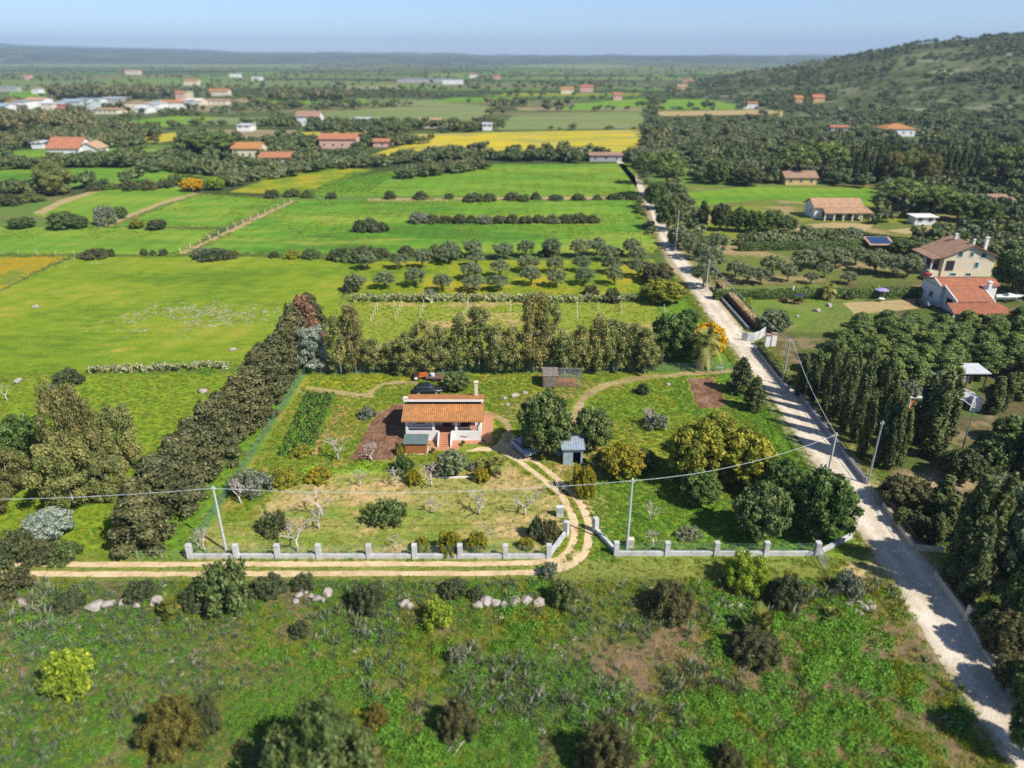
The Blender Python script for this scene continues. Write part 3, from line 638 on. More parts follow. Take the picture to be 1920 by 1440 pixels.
# ------------------------------------------------------------------ hills
def hill_z(X, Y):
    h = hill_h(X, Y)
    return h + (fbm(X, Y, 120, 4) - 0.5) * 8 * np.clip(h / 20, 0, 1)
def build_hill():
    xs = np.concatenate([np.arange(215, 800, 9), np.arange(800, 3300, 40)]); ys = np.concatenate([np.arange(425, 1100, 9), np.arange(1100, 2400, 30)])
    X, Y = np.meshgrid(xs, ys)
    Z = hill_z(X, Y) - 0.15
    ii = np.arange(X.size).reshape(X.shape)
    F = np.stack([ii[:-1, :-1], ii[:-1, 1:], ii[1:, 1:], ii[1:, :-1]], -1).reshape(-1, 4)
    structure('hill', np_mesh('hill', np.stack([X, Y, Z], -1).reshape(-1, 3), F, M['hillside'], smooth=True))
M['hillside'] = landm('hillside', [(0.055, 0.075, 0.030), (0.090, 0.11, 0.048), (0.14, 0.16, 0.08)], 0.012, 0.06, 0.4, extra=[((0.22, 0.24, 0.15), 0.02, 0.56, 0.08), ((0.30, 0.26, 0.18), 0.05, 0.66, 0.04)], relief=0.8)
build_hill()
def far_ridge(name, dist, prof, thick, mat):
    """a long low range: heights along it as (photo x, photo y of the crest)"""
    xs = np.arange(-900, 2900, 12); ys = np.interp(xs, [p[0] for p in prof], [p[1] for p in prof])
    V = []
    for k, fr in enumerate((0, 0.5, 0.85, 1.0, 1.0)):
        for x, y in zip(xs, ys):
            dd = dist + (k - 3) * thick * 0.33
            u = (x - 960) / FPX; X = u * dd * math.cos(PITCH)
            z = max(0, top_z(dist, y + (float(fbm(x, dist, 50, 3)) - 0.5) * 5)) * fr
            V.append((X, dd, z if k < 4 else z * 0.2))
    n = len(xs)
    F = [(k * n + i, k * n + i + 1, (k + 1) * n + i + 1, (k + 1) * n + i) for k in range(4) for i in range(n - 1)]
    structure(name, np_mesh(name, V, F, mat, smooth=True))
M['ridge'] = landm('ridge', [(0.050, 0.066, 0.030), (0.075, 0.095, 0.042), (0.11, 0.13, 0.06)], 0.0012, 0.006, 0.05, extra=[((0.14, 0.17, 0.08), 0.002, 0.58, 0.06)], relief=0)
far_ridge('hills', 9000, [(-900, 78), (0, 82), (250, 90), (480, 97), (760, 99), (900, 102), (1200, 103), (1500, 103), (2900, 106)], 2500, M['ridge'])
far_ridge('hills', 6000, [(-900, 84), (0, 88), (150, 92), (420, 101), (800, 104), (1100, 105), (1500, 105), (2900, 108)], 1500, M['ridge'])
# ------------------------------------------------------------------ vegetation: shapes
def unit(v): return v / (np.linalg.norm(v, axis=1)[:, None] + 1e-9)
def cards(C, Nn, s, rng, aspect=0.6, T=None):
    n = len(C); s = np.broadcast_to(np.asarray(s, float), (n,))[:, None]
    if T is None: T = rng.normal(size=(n, 3))
    T = unit(T - Nn * (T * Nn).sum(1)[:, None]); B = np.cross(Nn, T)
    V = np.stack([C + T * s, C + B * s * aspect, C - T * s, C - B * s * aspect], 1)
    V[:, 1] += Nn * s * 0.22; V[:, 3] += Nn * s * 0.22
    return V.reshape(-1, 3), np.arange(n * 4).reshape(n, 4)
def blob(c, r, nu=8, nv=5):
    V = []
    for j in range(nv + 1):
        th = math.pi * j / nv
        for i in range(nu):
            ph = 2 * math.pi * i / nu
            V.append((c[0] + r[0] * math.sin(th) * math.cos(ph), c[1] + r[1] * math.sin(th) * math.sin(ph), c[2] + r[2] * math.cos(th)))
    F = [(j * nu + i, (j + 1) * nu + i, (j + 1) * nu + (i + 1) % nu, j * nu + (i + 1) % nu) for j in range(nv) for i in range(nu)]
    return np.array(V), np.array(F)
def crown(name, clumps, mat, size, seed, dens=1.1, aspect=0.6, hang=0.0, up=0.25, core=0.62, jitter=0.55, zmin=None, thick=0.35, tvar=0.22):
    """leaf-sized faces spread through a set of clumps (cx, cy, cz, rx, ry, rz)"""
    rng = np.random.default_rng(seed); VV, FF, TT, k = [], [], [], 0
    for c in clumps:
        c = np.array(c, float); ctr, r = c[:3], c[3:6]
        area = 4 * math.pi * ((r[0] * r[1]) ** 1.6 + (r[0] * r[2]) ** 1.6 + (r[1] * r[2]) ** 1.6) ** (1 / 1.6) / 3 ** (1 / 1.6)
        n = max(12, int(dens * area / (size * size * 2 * aspect)))
        D = unit(rng.normal(size=(n, 3)))
        D = D[(D[:, 2] > -0.55) | (rng.random(n) < 0.45)]; n = len(D)
        rad = 1 - thick * rng.random(n) ** 1.3 + rng.normal(size=n) * 0.05
        P = ctr + D * r * rad[:, None]
        Nn = unit(D + rng.normal(size=(n, 3)) * jitter + np.array([0, 0, up]))
        T = None
        if hang: T = rng.normal(size=(n, 3)) * (1 - hang) + np.array([0, 0, -1.0]) * hang
        s = size * (0.45 + 1.15 * rng.random(n) ** 1.6)
        V, F = cards(P, Nn, s, rng, aspect, T)
        VV.append(V); FF.append(F + k); k += len(V)
        tb = 0.28 + 0.44 * rng.random()
        TT.append(np.clip(tb + rng.normal(size=n) * tvar, 0, 1))
        if core:
            V, F = blob(ctr, r * core, 7, 4); VV.append(V); FF.append(F + k); k += len(V); TT.append(np.clip(tb + rng.normal(size=len(F)) * 0.1 - 0.1, 0, 1))
    V = np.concatenate(VV)
    if zmin is not None: V[:, 2] = np.maximum(V[:, 2], zmin)
    return np_mesh(name, V, np.concatenate(FF), mat, np.concatenate(TT))
def trunk_mesh(name, mat, h, r, seed, limbs=(), lean=0.15, n=7):
    rng = np.random.default_rng(seed); mb = MB()
    a = rng.normal(size=2) * lean
    pts = [(a[0] * t * t * h * 0.3, a[1] * t * t * h * 0.3, -0.1 + t * h) for t in (0, .06, .3, .6, 1)]
    mb.tube(pts, [r * 1.5, r * 1.05, r * 0.85, r * 0.6, r * 0.3], n)
    for (z0, ex, ey, ez, rr) in limbs:
        p0 = Vector((0, 0, z0)); p2 = Vector((ex, ey, ez)); p1 = (p0 + p2) / 2 + Vector((0, 0, (ez - z0) * 0.12))
        mb.tube([p0, p1, p2], [rr, rr * 0.75, rr * 0.3], 5)
    return mb.mesh(name, mat, True)
PROTO = {}
def limbs_to(clumps, z0, rr, k, seed):
    rng = random.Random(seed); c = sorted(clumps, key=lambda q: rng.random())[:k]
    return [(z0 * (0.75 + 0.5 * rng.random()), q[0] * .9, q[1] * .9, q[2], rr) for q in c]
def p_conifer(seed):
    rng = random.Random(seed); h, Rr = 8.6, 3.0; cl = [(0, 0, 2.6, 1.9, 1.9, 2.4), (0, 0, 5.2, 1.3, 1.3, 2.2)]
    for i in range(46):
        z = 0.5 + (h - 1.1) * (i / 46) ** 0.95; rr = Rr * (1 - (z / h) ** 1.6) * (0.72 + 0.25 * rng.random()); a = i * 2.4 + rng.random()
        s = 0.62 + 0.35 * rng.random()
        cl.append((rr * math.cos(a), rr * math.sin(a), z, s * 1.15, s * 1.15, s * 0.62))
    for i in range(7):
        cl.append((rng.uniform(-.5, .5), rng.uniform(-.5, .5), h - 0.9 + rng.random() * 0.6, 0.42, 0.42, 0.65))
    return (trunk_mesh('trunk', M['bark'], 5, 0.22, seed), crown('crown', cl, M['conifer'], 0.20, seed, 0.75, 0.5, up=0.5, jitter=0.7, zmin=0.15), 3.35, 8.9)
def p_euc(seed, spread=1.0):
    rng = random.Random(seed); h, cl = 10.0, []; K = 36 if spread == 1.0 else 52
    for i in range(K):
        t = i / K; z = 1.2 + 8.2 * t ** 0.9; prof = 0.45 + 0.75 * math.sin(math.pi * min(1, (z + 0.6) / 10.6)); rr = spread * 1.75 * prof * math.sqrt(rng.uniform(0.12, 1.0)); a = i * 2.4 + rng.uniform(-.5, .5)
        s = rng.uniform(0.50, 0.85) * (1.0 if spread == 1.0 else 1.25)
        cl.append((rr * math.cos(a), rr * math.sin(a), z, s, s, s * rng.uniform(1.0, 1.5)))
    cl.append((rng.uniform(-.3, .3), rng.uniform(-.3, .3), 9.3, 0.5, 0.5, 0.8))
    return (trunk_mesh('trunk', M['bark_pale'], 8.5, 0.15, seed, limbs_to(cl, 3.2, 0.06, 8, seed)), crown('crown', cl, M['euc'], 0.15, seed, 0.62, 0.42, hang=0.7, up=0.25, core=0.5, jitter=0.8, thick=0.5, tvar=0.2), 2.55 * spread, 10.2)
def p_pine(seed):
    rng = random.Random(seed); h, cl = 7.4, []
    for i in range(34):
        t = i / 34; z = 2.4 + 4.6 * t; rr = 2.5 * (1 - 0.85 * t ** 2.2) * (0.55 + 0.5 * rng.random()); a = i * 2.4 + rng.random()
        s = rng.uniform(0.55, 0.85)
        cl.append((rr * math.cos(a), rr * math.sin(a), z, s, s, s * 0.72))
    cl += [(0, 0, 4.2, 1.5, 1.5, 1.8)]
    return (trunk_mesh('trunk', M['bark'], 6, 0.16, seed, limbs_to(cl, 2.5, 0.07, 9, seed)), crown('crown', cl, M['pine'], 0.17, seed, 0.75, 0.34, up=0.9, jitter=0.75, thick=0.45), 2.9, 7.5)
def p_umbrella(seed):
    rng = random.Random(seed); cl = []
    for i in range(46):
        t = (i + 0.5) / 46; rr = 4.2 * math.sqrt(t); a = i * 2.4; z = 6.2 + 2.0 * (1 - t) + rng.uniform(-0.4, .3); s = rng.uniform(0.8, 1.15)
        cl.append((rr * math.cos(a), rr * math.sin(a), z - (0.9 if i % 3 == 0 else 0), s, s, s * 0.75))
    return (trunk_mesh('trunk', M['bark'], 6.3, 0.3, seed, limbs_to(cl, 4.2, 0.12, 9, seed)), crown('crown', cl, M['pine'], 0.26, seed, 0.8, 0.4, up=0.8, jitter=0.6), 5.0, 9.0)
def p_cyp(seed):
    rng = random.Random(seed); h, cl = 10.5, []
    for i in range(26):
        t = i / 26; z = 0.7 + 9.0 * t; rr = 0.55 * math.sin(math.pi * (0.12 + 0.86 * t)) ** 0.6 * rng.uniform(0.6, 1.15); a = i * 2.4
        s = rng.uniform(0.34, 0.5) * (1 - 0.45 * t)
        cl.append((rr * math.cos(a), rr * math.sin(a), z, s, s, rng.uniform(0.9, 1.5)))
    cl.append((0, 0, 9.8, 0.2, 0.2, 0.9)); cl.append((0, 0, 4.5, 0.5, 0.5, 4.0))
    return (trunk_mesh('trunk', M['bark'], 6, 0.16, seed), crown('crown', cl, M['cyp'], 0.16, seed, 0.85, 0.38, hang=-0.75, up=0.2, jitter=0.5, zmin=0.1), 1.0, 10.7)
def p_olive(seed):
    rng = random.Random(seed); cl = [(0, 0, 2.6, 1.0, 1.0, 0.9)]; K = 30
    for i in range(K):
        t = (i + .5) / K; zz = 1 - 1.7 * t; a = i * 2.4 + rng.uniform(-.4, .4); k = math.sqrt(max(0, 1 - zz * zz)); q = rng.uniform(.7, 1.1); s = rng.uniform(0.36, 0.62)
        cl.append((1.75 * k * math.cos(a) * q, 1.75 * k * math.sin(a) * q, 2.6 + 1.45 * zz * q, s, s, s * 0.95))
    return (trunk_mesh('trunk', M['bark'], 2.2, 0.15, seed, limbs_to(cl, 0.9, 0.07, 7, seed)), crown('crown', cl, M['olive'], 0.13, seed, 0.6, 0.4, jitter=0.9, core=0.5, thick=0.55), 2.2, 4.5)
def p_round(seed, mat='ever', size=0.16):
    rng = random.Random(seed); cl = [(0, 0, 2.6, 2.1, 2.1, 1.9)]
    for i in range(80):
        t = (i + 0.5) / 80; zz = 1 - 1.75 * t; a = i * 2.39996 + rng.uniform(-.3, .3); k = math.sqrt(max(0, 1 - zz * zz)); q = rng.uniform(0.8, 1.08)
        s = rng.uniform(0.40, 0.75)
        cl.append((2.65 * k * math.cos(a) * q, 2.65 * k * math.sin(a) * q, 2.9 + 2.3 * zz * q, s, s, s * 0.8))
    return (trunk_mesh('trunk', M['bark'], 3, 0.24, seed, limbs_to(cl, 1.2, 0.1, 6, seed)), crown('crown', cl, M[mat], size, seed, 0.75, 0.55, jitter=0.7, zmin=0.1), 3.3, 6.0)
def p_shrub(seed, airy=False, fine=False):
    rng = random.Random(seed); cl = [(0, 0, 0.40, 0.6, 0.6, 0.38)]; K = 64 if fine else (30 if airy else 40)
    for i in range(K):
        t = (i + 0.5) / K; zz = 1 - 1.08 * t; a = i * 2.39996 + rng.uniform(-.4, .4); k = math.sqrt(max(0, 1 - zz * zz)); q = rng.uniform(0.70, 1.06)
        s = rng.uniform(0.10, 0.20) if fine else rng.uniform(0.13, 0.25)
        cl.append((0.85 * k * math.cos(a) * q, 0.85 * k * math.sin(a) * q, 0.14 + 0.72 * max(0, zz) * q, s, s, s * (1.25 if airy else 0.95)))
    sz = 0.030 if fine else (0.062 if airy else 0.05)
    return (None, crown('shrub', cl, M['mastic'], sz, seed, 0.75 if not airy else 0.5, 0.5, jitter=0.8, zmin=0.0, core=0.62 if not airy else 0.42, thick=0.45 if not airy else 0.6), 1.0, 1.0)
def p_fan(seed):
    """dwarf palm: a low dome of stiff folded fans"""
    rng = np.random.default_rng(seed); V, F, T = [], [], []
    for i in range(70):
        a = i * 2.4; el = rng.uniform(.1, 1.4); d = np.array([math.cos(a) * math.cos(el), math.sin(a) * math.cos(el), math.sin(el)]); c = d * rng.uniform(.25, .75) * np.array([1, 1, .9]); t0 = rng.random()
        u = np.cross(d, [0, 0, 1.0]); u /= np.linalg.norm(u) + 1e-9; w = np.cross(u, d)
        for k in range(9):
            b = (k - 4) * .26; e = d * math.cos(b) + u * math.sin(b); L = .30 * (1 - .04 * abs(k - 4)); sd = (u * math.cos(b) - d * math.sin(b)) * .022; j = len(V)
            V += [c, c + e * L * .5 + sd, c + e * L - np.array([0, 0, .04]), c + e * L * .5 - sd]; F.append((j, j + 1, j + 2, j + 3)); T.append(min(1, max(0, t0 * .7 + .2 + rng.normal() * .12)))
    Vb, Fb = blob((0, 0, .15), (.45, .45, .3)); k = len(V); V = np.concatenate([np.array(V), Vb]); V[:, 2] = np.maximum(V[:, 2], 0)
    return (None, np_mesh('dwarf_palm', V, np.concatenate([np.array(F), Fb + k]), M['palm'], T + [.2] * len(Fb)), 1.0, 1.0)
def p_bare(seed):
    rng = random.Random(seed); mb = MB(); tw = MB()
    def br(p, d, L, r, lev):
        q = p + d * L
        (mb if lev < 2 else tw).tube([p, (p + q) / 2 + Vector((rng.uniform(-.06, .06), rng.uniform(-.06, .06), 0.03)) * L, q], [r, r * .8, r * .55], 5 if lev < 2 else 4, lev == 0)
        if lev >= 4: return
        for k in range(3 if lev < 3 else 2):
            a = rng.uniform(0, 6.28); w = 0.55 + 0.35 * rng.random()
            nd = (d * (1 - w * 0.3) + Vector((math.cos(a), math.sin(a), rng.uniform(-0.1, 0.5))) * w * 1.25).normalized()
            br(q, nd, L * rng.uniform(0.62, 0.9), r * 0.64, lev + 1)
    br(Vector((0, 0, -0.05)), Vector((rng.uniform(-.15, .15), rng.uniform(-.15, .15), 1)).normalized(), 0.55, 0.066, 0)
    A_ = np.array(tw.v); return (mb.mesh('trunk', M['bark_white'], True), tw.mesh('branches', M['twig']), float(np.percentile(np.hypot(A_[:, 0], A_[:, 1]), 90)), float(np.percentile(A_[:, 2], 97)))
def p_palm(seed, h=3.2, skirt=True, nf=34, L=2.3):
    rng = random.Random(seed); nr = np.random.default_rng(seed); mb = MB()
    mb.tube([(0, 0, -0.1), (0.03, 0, h * .5), (0, 0.02, h)], [0.32, 0.28, 0.26], 8)
    V, F, T = [], [], []
    def frond(a, el, L, drop, tint, w=0.16):
        p = np.array([0, 0, h]); d = np.array([math.cos(a) * math.cos(el), math.sin(a) * math.cos(el), math.sin(el)]); side = np.array([-math.sin(a), math.cos(a), 0]); n = 9; prev = None
        for i in range(n + 1):
            t = i / n; q = p + d * L * t + np.array([0, 0, -drop * L * t * t])
            if prev is not None:
                for sgn in (-1, 1):
                    for half in (0, 0.5):
                        b = prev + (q - prev) * half; ww = w * 4 * (0.35 + math.sin(math.pi * min(1, t * 0.9)) * 0.75)
                        tip = b + side * sgn * ww + (q - prev) * 1.3 + np.array([0, 0, -0.12 * ww])
                        k = len(V); V.extend([b, b + (q - prev) * 0.55, tip, tip + (q - prev) * 0.1]); F.append((k, k + 1, k + 3, k + 2)); T.append(min(1, max(0, tint + rng.uniform(-.2, .2))))
            prev = q
    for i in range(nf): frond(i * 2.4, R(rng.uniform(-25, 75)), L * rng.uniform(.8, 1.05), rng.uniform(.35, .65), rng.random() * 0.8 + 0.1)
    cm = np_mesh('crown', V, F, M['palm'], T); sk = None
    if skirt:
        V, F, T = [], [], []
        for i in range(46): frond(i * 2.4, R(rng.uniform(-85, -45)), rng.uniform(1.2, h * 0.85), 0.25, rng.random(), 0.07)
        sk = np_mesh('dry_skirt', V, F, M['skirt'], T)
    return (mb.mesh('trunk', M['bark'], True), cm, L * 0.95, h + L * 0.6, sk)
def p_pear(seed):
    rng = random.Random(seed); V, F, T = [], [], []
    def pad(p, d, side, L, lev):
        n = 8; k = len(V); nrm = np.cross(d, side); c = p + d * L * 0.5
        for sg in (-1, 1):
            for i in range(n):
                a = 2 * math.pi * i / n
                V.append(c + d * L * 0.5 * math.cos(a) + side * L * 0.36 * math.sin(a) + nrm * sg * 0.022)
        tint = rng.random()
        for j in range(n // 2 - 1):
            F.append((k + j, k + j + 1, k + n - 2 - j, k + n - 1 - j)); F.append((k + n + n - 1 - j, k + n + n - 2 - j, k + n + j + 1, k + n + j)); T.extend([tint, tint])
        for i in range(n):
            F.append((k + i, k + (i + 1) % n, k + n + (i + 1) % n, k + n + i)); T.append(tint)
        if lev < 4:
            for q in range(rng.choice((1, 2, 2))):
                nd = d + side * rng.uniform(-.8, .8) + np.array([rng.uniform(-.5, .5), rng.uniform(-.5, .5), 0.35]); nd /= np.linalg.norm(nd)
                s2 = side + np.array([rng.uniform(-.9, .9), rng.uniform(-.9, .9), 0]); s2 -= nd * s2.dot(nd); s2 /= np.linalg.norm(s2)
                pad(c + d * L * 0.42, nd, s2, L * rng.uniform(.8, 1.0), lev + 1)
    for i in range(4):
        a = rng.random() * 6.28; d = np.array([rng.uniform(-.35, .35), rng.uniform(-.35, .35), 1.0]); d /= np.linalg.norm(d); s = np.array([math.cos(a), math.sin(a), 0]); s -= d * s.dot(d); s /= np.linalg.norm(s)
        pad(np.array([rng.uniform(-.12, .12), rng.uniform(-.1, .1), -0.05]), d, s, 0.5, 1)
    return (None, np_mesh('prickly_pear', V, F, M['pear'], T), 1.0, 1.7)
PROTO['conifer'] = [p_conifer(s) for s in (1, 2, 3)]
PROTO['euc'] = [p_euc(s) for s in (4, 5, 6, 7)]
PROTO['eucwide'] = [p_euc(s, 1.7) for s in (8, 9)]
PROTO['pine'] = [p_pine(s) for s in (10, 11, 12)]
PROTO['umbrella'] = [p_umbrella(s) for s in (13, 14)]
PROTO['cyp'] = [p_cyp(s) for s in (15, 16, 17)]
PROTO['olive'] = [p_olive(s) for s in (18, 19, 20, 21)]
PROTO['round'] = [p_round(s) for s in (22, 23, 24)]
PROTO['shrub'] = [p_shrub(s) for s in (25, 26, 27)]
PROTO['airy'] = [p_shrub(s, True) for s in (28, 29)]
PROTO['bare'] = [p_bare(s) for s in (30, 31, 32, 33)]
PROTO['palm'] = [p_palm(34)]
PROTO['dwarf_palm'] = [p_fan(35)]
PROTO['fine'] = [p_shrub(s, False, True) for s in (44, 45, 46)]
PROTO['pear'] = [p_pear(s) for s in (36, 37, 38)]
prnd = random.Random(99)
CNT = {}
def plant_at(kind, loc, width, height, name, label, cat, group=None, mat=None, rz=None):
    pr = PROTO[kind]; c = CNT.get(kind, 0); CNT[kind] = c + 1; p = pr[c % len(pr)]
    sx = width / (2 * p[2]); sz = height / p[3]
    rz = prnd.random() * 6.28 if rz is None else rz
    def over(o):
        if mat is not None:
            o.material_slots[0].link = 'OBJECT'; o.material_slots[0].material = M[mat]
    if p[0] is None:
        o = bpy.data.objects.new(name, p[1]); o.location = loc; o.rotation_euler = (0, 0, rz); o.scale = (sx, sx, sz); link(o); over(o)
        return tag(o, label, cat, group)
    root = thing(name, loc, label, cat, group, rz, (sx, sx, sz))
    link(bpy.data.objects.new('trunk', p[0]), root)
    cr = link(bpy.data.objects.new('branches' if kind == 'bare' else 'crown', p[1]), root)
    if kind != 'bare': over(cr)
    if len(p) > 4 and p[4] is not None: link(bpy.data.objects.new('dry_skirt', p[4]), root)
    return root
def plant(kind, px, by, ty, wpx, name, label, cat, group=None, mat=None):
    """a plant whose foot, top and width are read off the photograph"""
    g = G(px, by)
    h = max(0.25, top_z(g.y, ty) - g.z); k = ppm(Vector((g.x, g.y, g.z + h / 2)))
    # the crown's depth hides part of its own height: take half the width back off the top
    w = wpx / k
    if kind in ('shrub', 'fine', 'airy', 'round', 'umbrella'): h = max(0.4 * h, h - 0.22 * w * 0.55)
    return plant_at(kind, g, w, h, name, label, cat, group, mat)
# ------------------------------------------------------------------ trees and shrubs one can point at
# conifer row left of the green fence
A, B = Vector((-38.0, 60.3, 0)), Vector((-35.3, 117.5, 0))
for i in range(15):
    p = A.lerp(B, i / 14) + Vector((prnd.uniform(-.4, .4), prnd.uniform(-.4, .4), 0))
    hh = 7.6 + 1.2 * prnd.random() + (1.6 if i > 11 else 0)
    if i == 13: lab, mt = 'dying conifer with rust-brown crown near the far end of the dark row', 'dead'
    else: lab, mt = 'dark brownish conifer, %s from the dirt track in the long row beside the green fence' % ORD[i + 1], None
    plant_at('conifer', p, 6.6 + prnd.random() * 0.8, hh, 'conifer', lab, 'tree', 'dark conifers in the row', mt)
# eucalyptus row behind the house
for i, (x, t, w) in enumerate([(592, 612, 62), (640, 590, 52), (668, 565, 48), (700, 632, 50), (732, 640, 52), (765, 622, 50), (798, 596, 56), (830, 610, 48), (862, 588, 52), (898, 572, 58), (930, 606, 50), (962, 612, 48), (1000, 545, 62), (1028, 560, 52), (1058, 622, 46), (1090, 606, 50), (1118, 590, 60), (1150, 596, 60), (1180, 602, 58), (1208, 612, 52)]):
    m = 'eucblue' if i in (0,) else ('eucb' if i in (2, 12) else None)
    plant('euc', x, 694 + (i * 7) % 9, t, w * 1.12, 'eucalyptus_tree', ('blue-grey eucalyptus at the fence corner beside the dark conifers' if i == 0 else '%s eucalyptus, %s from the conifer row in the line behind the tiled house' % ('tall brownish' if m == 'eucb' else 'olive-green', ORD[i + 1])), 'tree', 'eucalyptus trees behind the house', m)
for i, (k, x, b, t, w, m, lab) in enumerate([
    ('eucwide', 160, 925, 722, 128, 'eucb', 'tallest brown-topped eucalyptus in the group left of the conifer row'),
    ('eucwide', 232, 880, 760, 110, None, 'pale green eucalyptus on the conifer side of the left-hand group'),
    ('eucwide', 140, 948, 822, 140, 'euc', 'broad olive-green eucalyptus at the front of the left-hand group'),
    ('eucwide', 205, 935, 850, 90, None, 'small eucalyptus with pale trunk at the front right of the left-hand group'),
    ('eucwide', 22, 930, 842, 100, 'eucb', 'brownish eucalyptus at the left edge above the power cable'),
    ('eucwide', -12, 975, 885, 90, 'eucb', 'eucalyptus cut off by the left edge just below the power cable'),
    ('round', 58, 872, 762, 108, 'deep', 'dark green round tree behind the brownish eucalyptus at the left edge'),
    ('round', 96, 1003, 950, 96, 'eucblue', 'blue-green rounded tree above the hedge by the dirt track'),
    ('round', 1020, 852, 716, 112, 'ever', 'largest dark evergreen tree, beside the driveway and tiled house'),
    ('round', 1110, 842, 752, 84, 'ever', 'smaller dark evergreen tree behind the tin shed'),
    ('round', 1300, 905, 772, 118, 'yell', 'broad yellow-green tree in the garden, on the house side of its pair'),
    ('round', 1392, 908, 790, 130, 'yell', 'broad yellow-green tree in the garden, on the road side of its pair'),
    ('round', 1342, 862, 764, 96, 'yell', 'yellow-green tree behind the broad yellow pair'),
    ('round', 1165, 892, 822, 92, 'citrus', 'orange-yellow bushy tree right of the tin shed'),
    ('round', 1205, 880, 838, 60, 'ever', 'dark low tree between the orange-yellow tree and broad yellow tree'),
    ('round', 1310, 945, 872, 80, 'deep', 'dark low tree below the broad yellow-green tree'),
    ('round', 1422, 1008, 890, 116, 'ever', 'big dark tree near the low front wall, left of its twin'),
    ('round', 1535, 1006, 866, 134, 'deep', 'biggest dark green tree overhanging the gravel road by the front wall'),
    ('round', 1462, 945, 850, 96, 'deep', 'dark green tree behind the pair by the front wall'),
    ('conifer', 1386, 736, 668, 52, 'cyp', 'taller dark conifer between the gravel road and the ploughed bed'),
    ('conifer', 1412, 768, 704, 46, 'cyp', 'shorter dark conifer at the gravel road edge below its neighbour'),
    ('round', 848, 890, 836, 60, 'olive', 'grey-green olive tree in front of the house stairs'),
    ('round', 856, 730, 690, 56, 'ever', 'green bushy tree behind the house beside the orange machine'),
    ('round', 1258, 668, 572, 92, 'deep', 'dark rounded tree at the road end of the eucalyptus line'),
    ('round', 1325, 668, 592, 76, 'orangefl', 'tree covered in orange blossom behind the shaggy palm'),
    ('round', 1243, 566, 512, 92, 'yell', 'yellow-green bushy tree at the road end of the cactus hedge'),
    ('round', 1232, 530, 484, 70, 'brownbush', 'brownish bushy tree between the olive orchard and the road'),
    ('round', 1222, 690, 640, 46, 'brownbush', 'small brownish tree at the foot of the last eucalyptus'),
    ('round', 1290, 612, 572, 40, 'deep', 'small dark green tree by the road above the orange-blossom tree')]):
    plant(k, x, b, t, w, 'eucalyptus_tree' if 'euc' in k else ('conifer' if k == 'conifer' else 'tree'), lab, 'tree', None, m)
plant('palm', 1318, 690, 612, 66, 'palm_tree', 'shaggy palm with a skirt of dry fronds by the gravel road', 'palm')
for x, b, t, w, lab in [(937, 888, 853, 46, 'small palm beside the driveway bend right of the olive tree'), (905, 880, 858, 30, 'smallest palm left of the driveway, next to the grey shrub'), (1550, 562, 528, 34, 'palm against the clipped hedge on the villa lawn')]:
    plant('palm', x, b, t, w, 'palm_tree', lab, 'palm')
# olive orchard: columns run away from the house towards the green field
olv = {1: [(667, 545)], 2: [(690, 506), (722, 541)], 3: [(747, 504), (778, 537)], 4: [(793, 503), (832, 547)], 5: [(846, 487), (837, 495)],
       6: [(886, 482), (893, 500), (885, 524), (888, 548)], 7: [(943, 486), (938, 519), (933, 545)], 8: [(984, 482), (990, 510), (994, 535)],
       9: [(1036, 482), (1040, 512), (1044, 538)], 10: [(1085, 482), (1092, 510), (1097, 534)], 11: [(1118, 478), (1140, 490), (1147, 513), (1150, 534)], 12: [(1180, 482), (1194, 497), (1196, 520)]}
for c, lst in olv.items():
    for r, (x, b) in enumerate(lst):
        h = 30 + prnd.random() * 9
        plant('olive', x + prnd.uniform(-2, 2), b, b - h, 38 + prnd.random() * 12, 'olive_tree', 'grey-green olive in the orchard, %s column from the meadow, %s tree from the green field' % (ORD[c], ORD[r + 1]), 'tree', 'orchard olive trees')
# roadside and garden olives across the road
for i, (x, b, t, w) in enumerate([(1302, 486, 442, 56), (1283, 470, 430, 46), (1328, 512, 462, 62), (1318, 540, 492, 56), (1340, 478, 434, 56), (1378, 520, 488, 44), (1400, 531, 498, 46), (1425, 533, 500, 42), (1447, 516, 478, 54), (1476, 528, 492, 40), (1502, 507, 466, 56), (1532, 502, 464, 54), (1565, 502, 462, 60), (1603, 497, 460, 52), (1520, 532, 508, 30), (1640, 512, 466, 66), (1672, 518, 476, 64), (1700, 520, 474, 56), (1590, 533, 508, 36), (1545, 520, 492, 34)]):
    plant('olive', x, b, t, w, 'olive_tree', 'grey-green olive across the road above the clipped hedge, %s counting from the road' % ORD[i + 1], 'tree', 'olives across the road')
plant('round', 1450, 622, 570, 62, 'tree', 'round grey-green olive standing alone on the villa lawn', 'tree', None, 'olive')
# pine grove
k = 0
for r, y in enumerate((97.5, 102.5, 107.5, 112.5, 117.5)):
    xs = np.arange(47 + r * 3.6, 112 + r * 2, 4.6)
    for c, x in enumerate(xs):
        if y < 101 and 68 < x: continue
        plant_at('pine', (x + prnd.uniform(-.8, .8), y + prnd.uniform(-.8, .8), 0), 6.0 + prnd.random(), 5.3 + prnd.random() * 1.2, 'pine_tree', 'green pine in the grove, %s row from the front, %s tree from the road' % (ORD[r + 1], ORD[c + 1]), 'tree', 'pines of the grove')
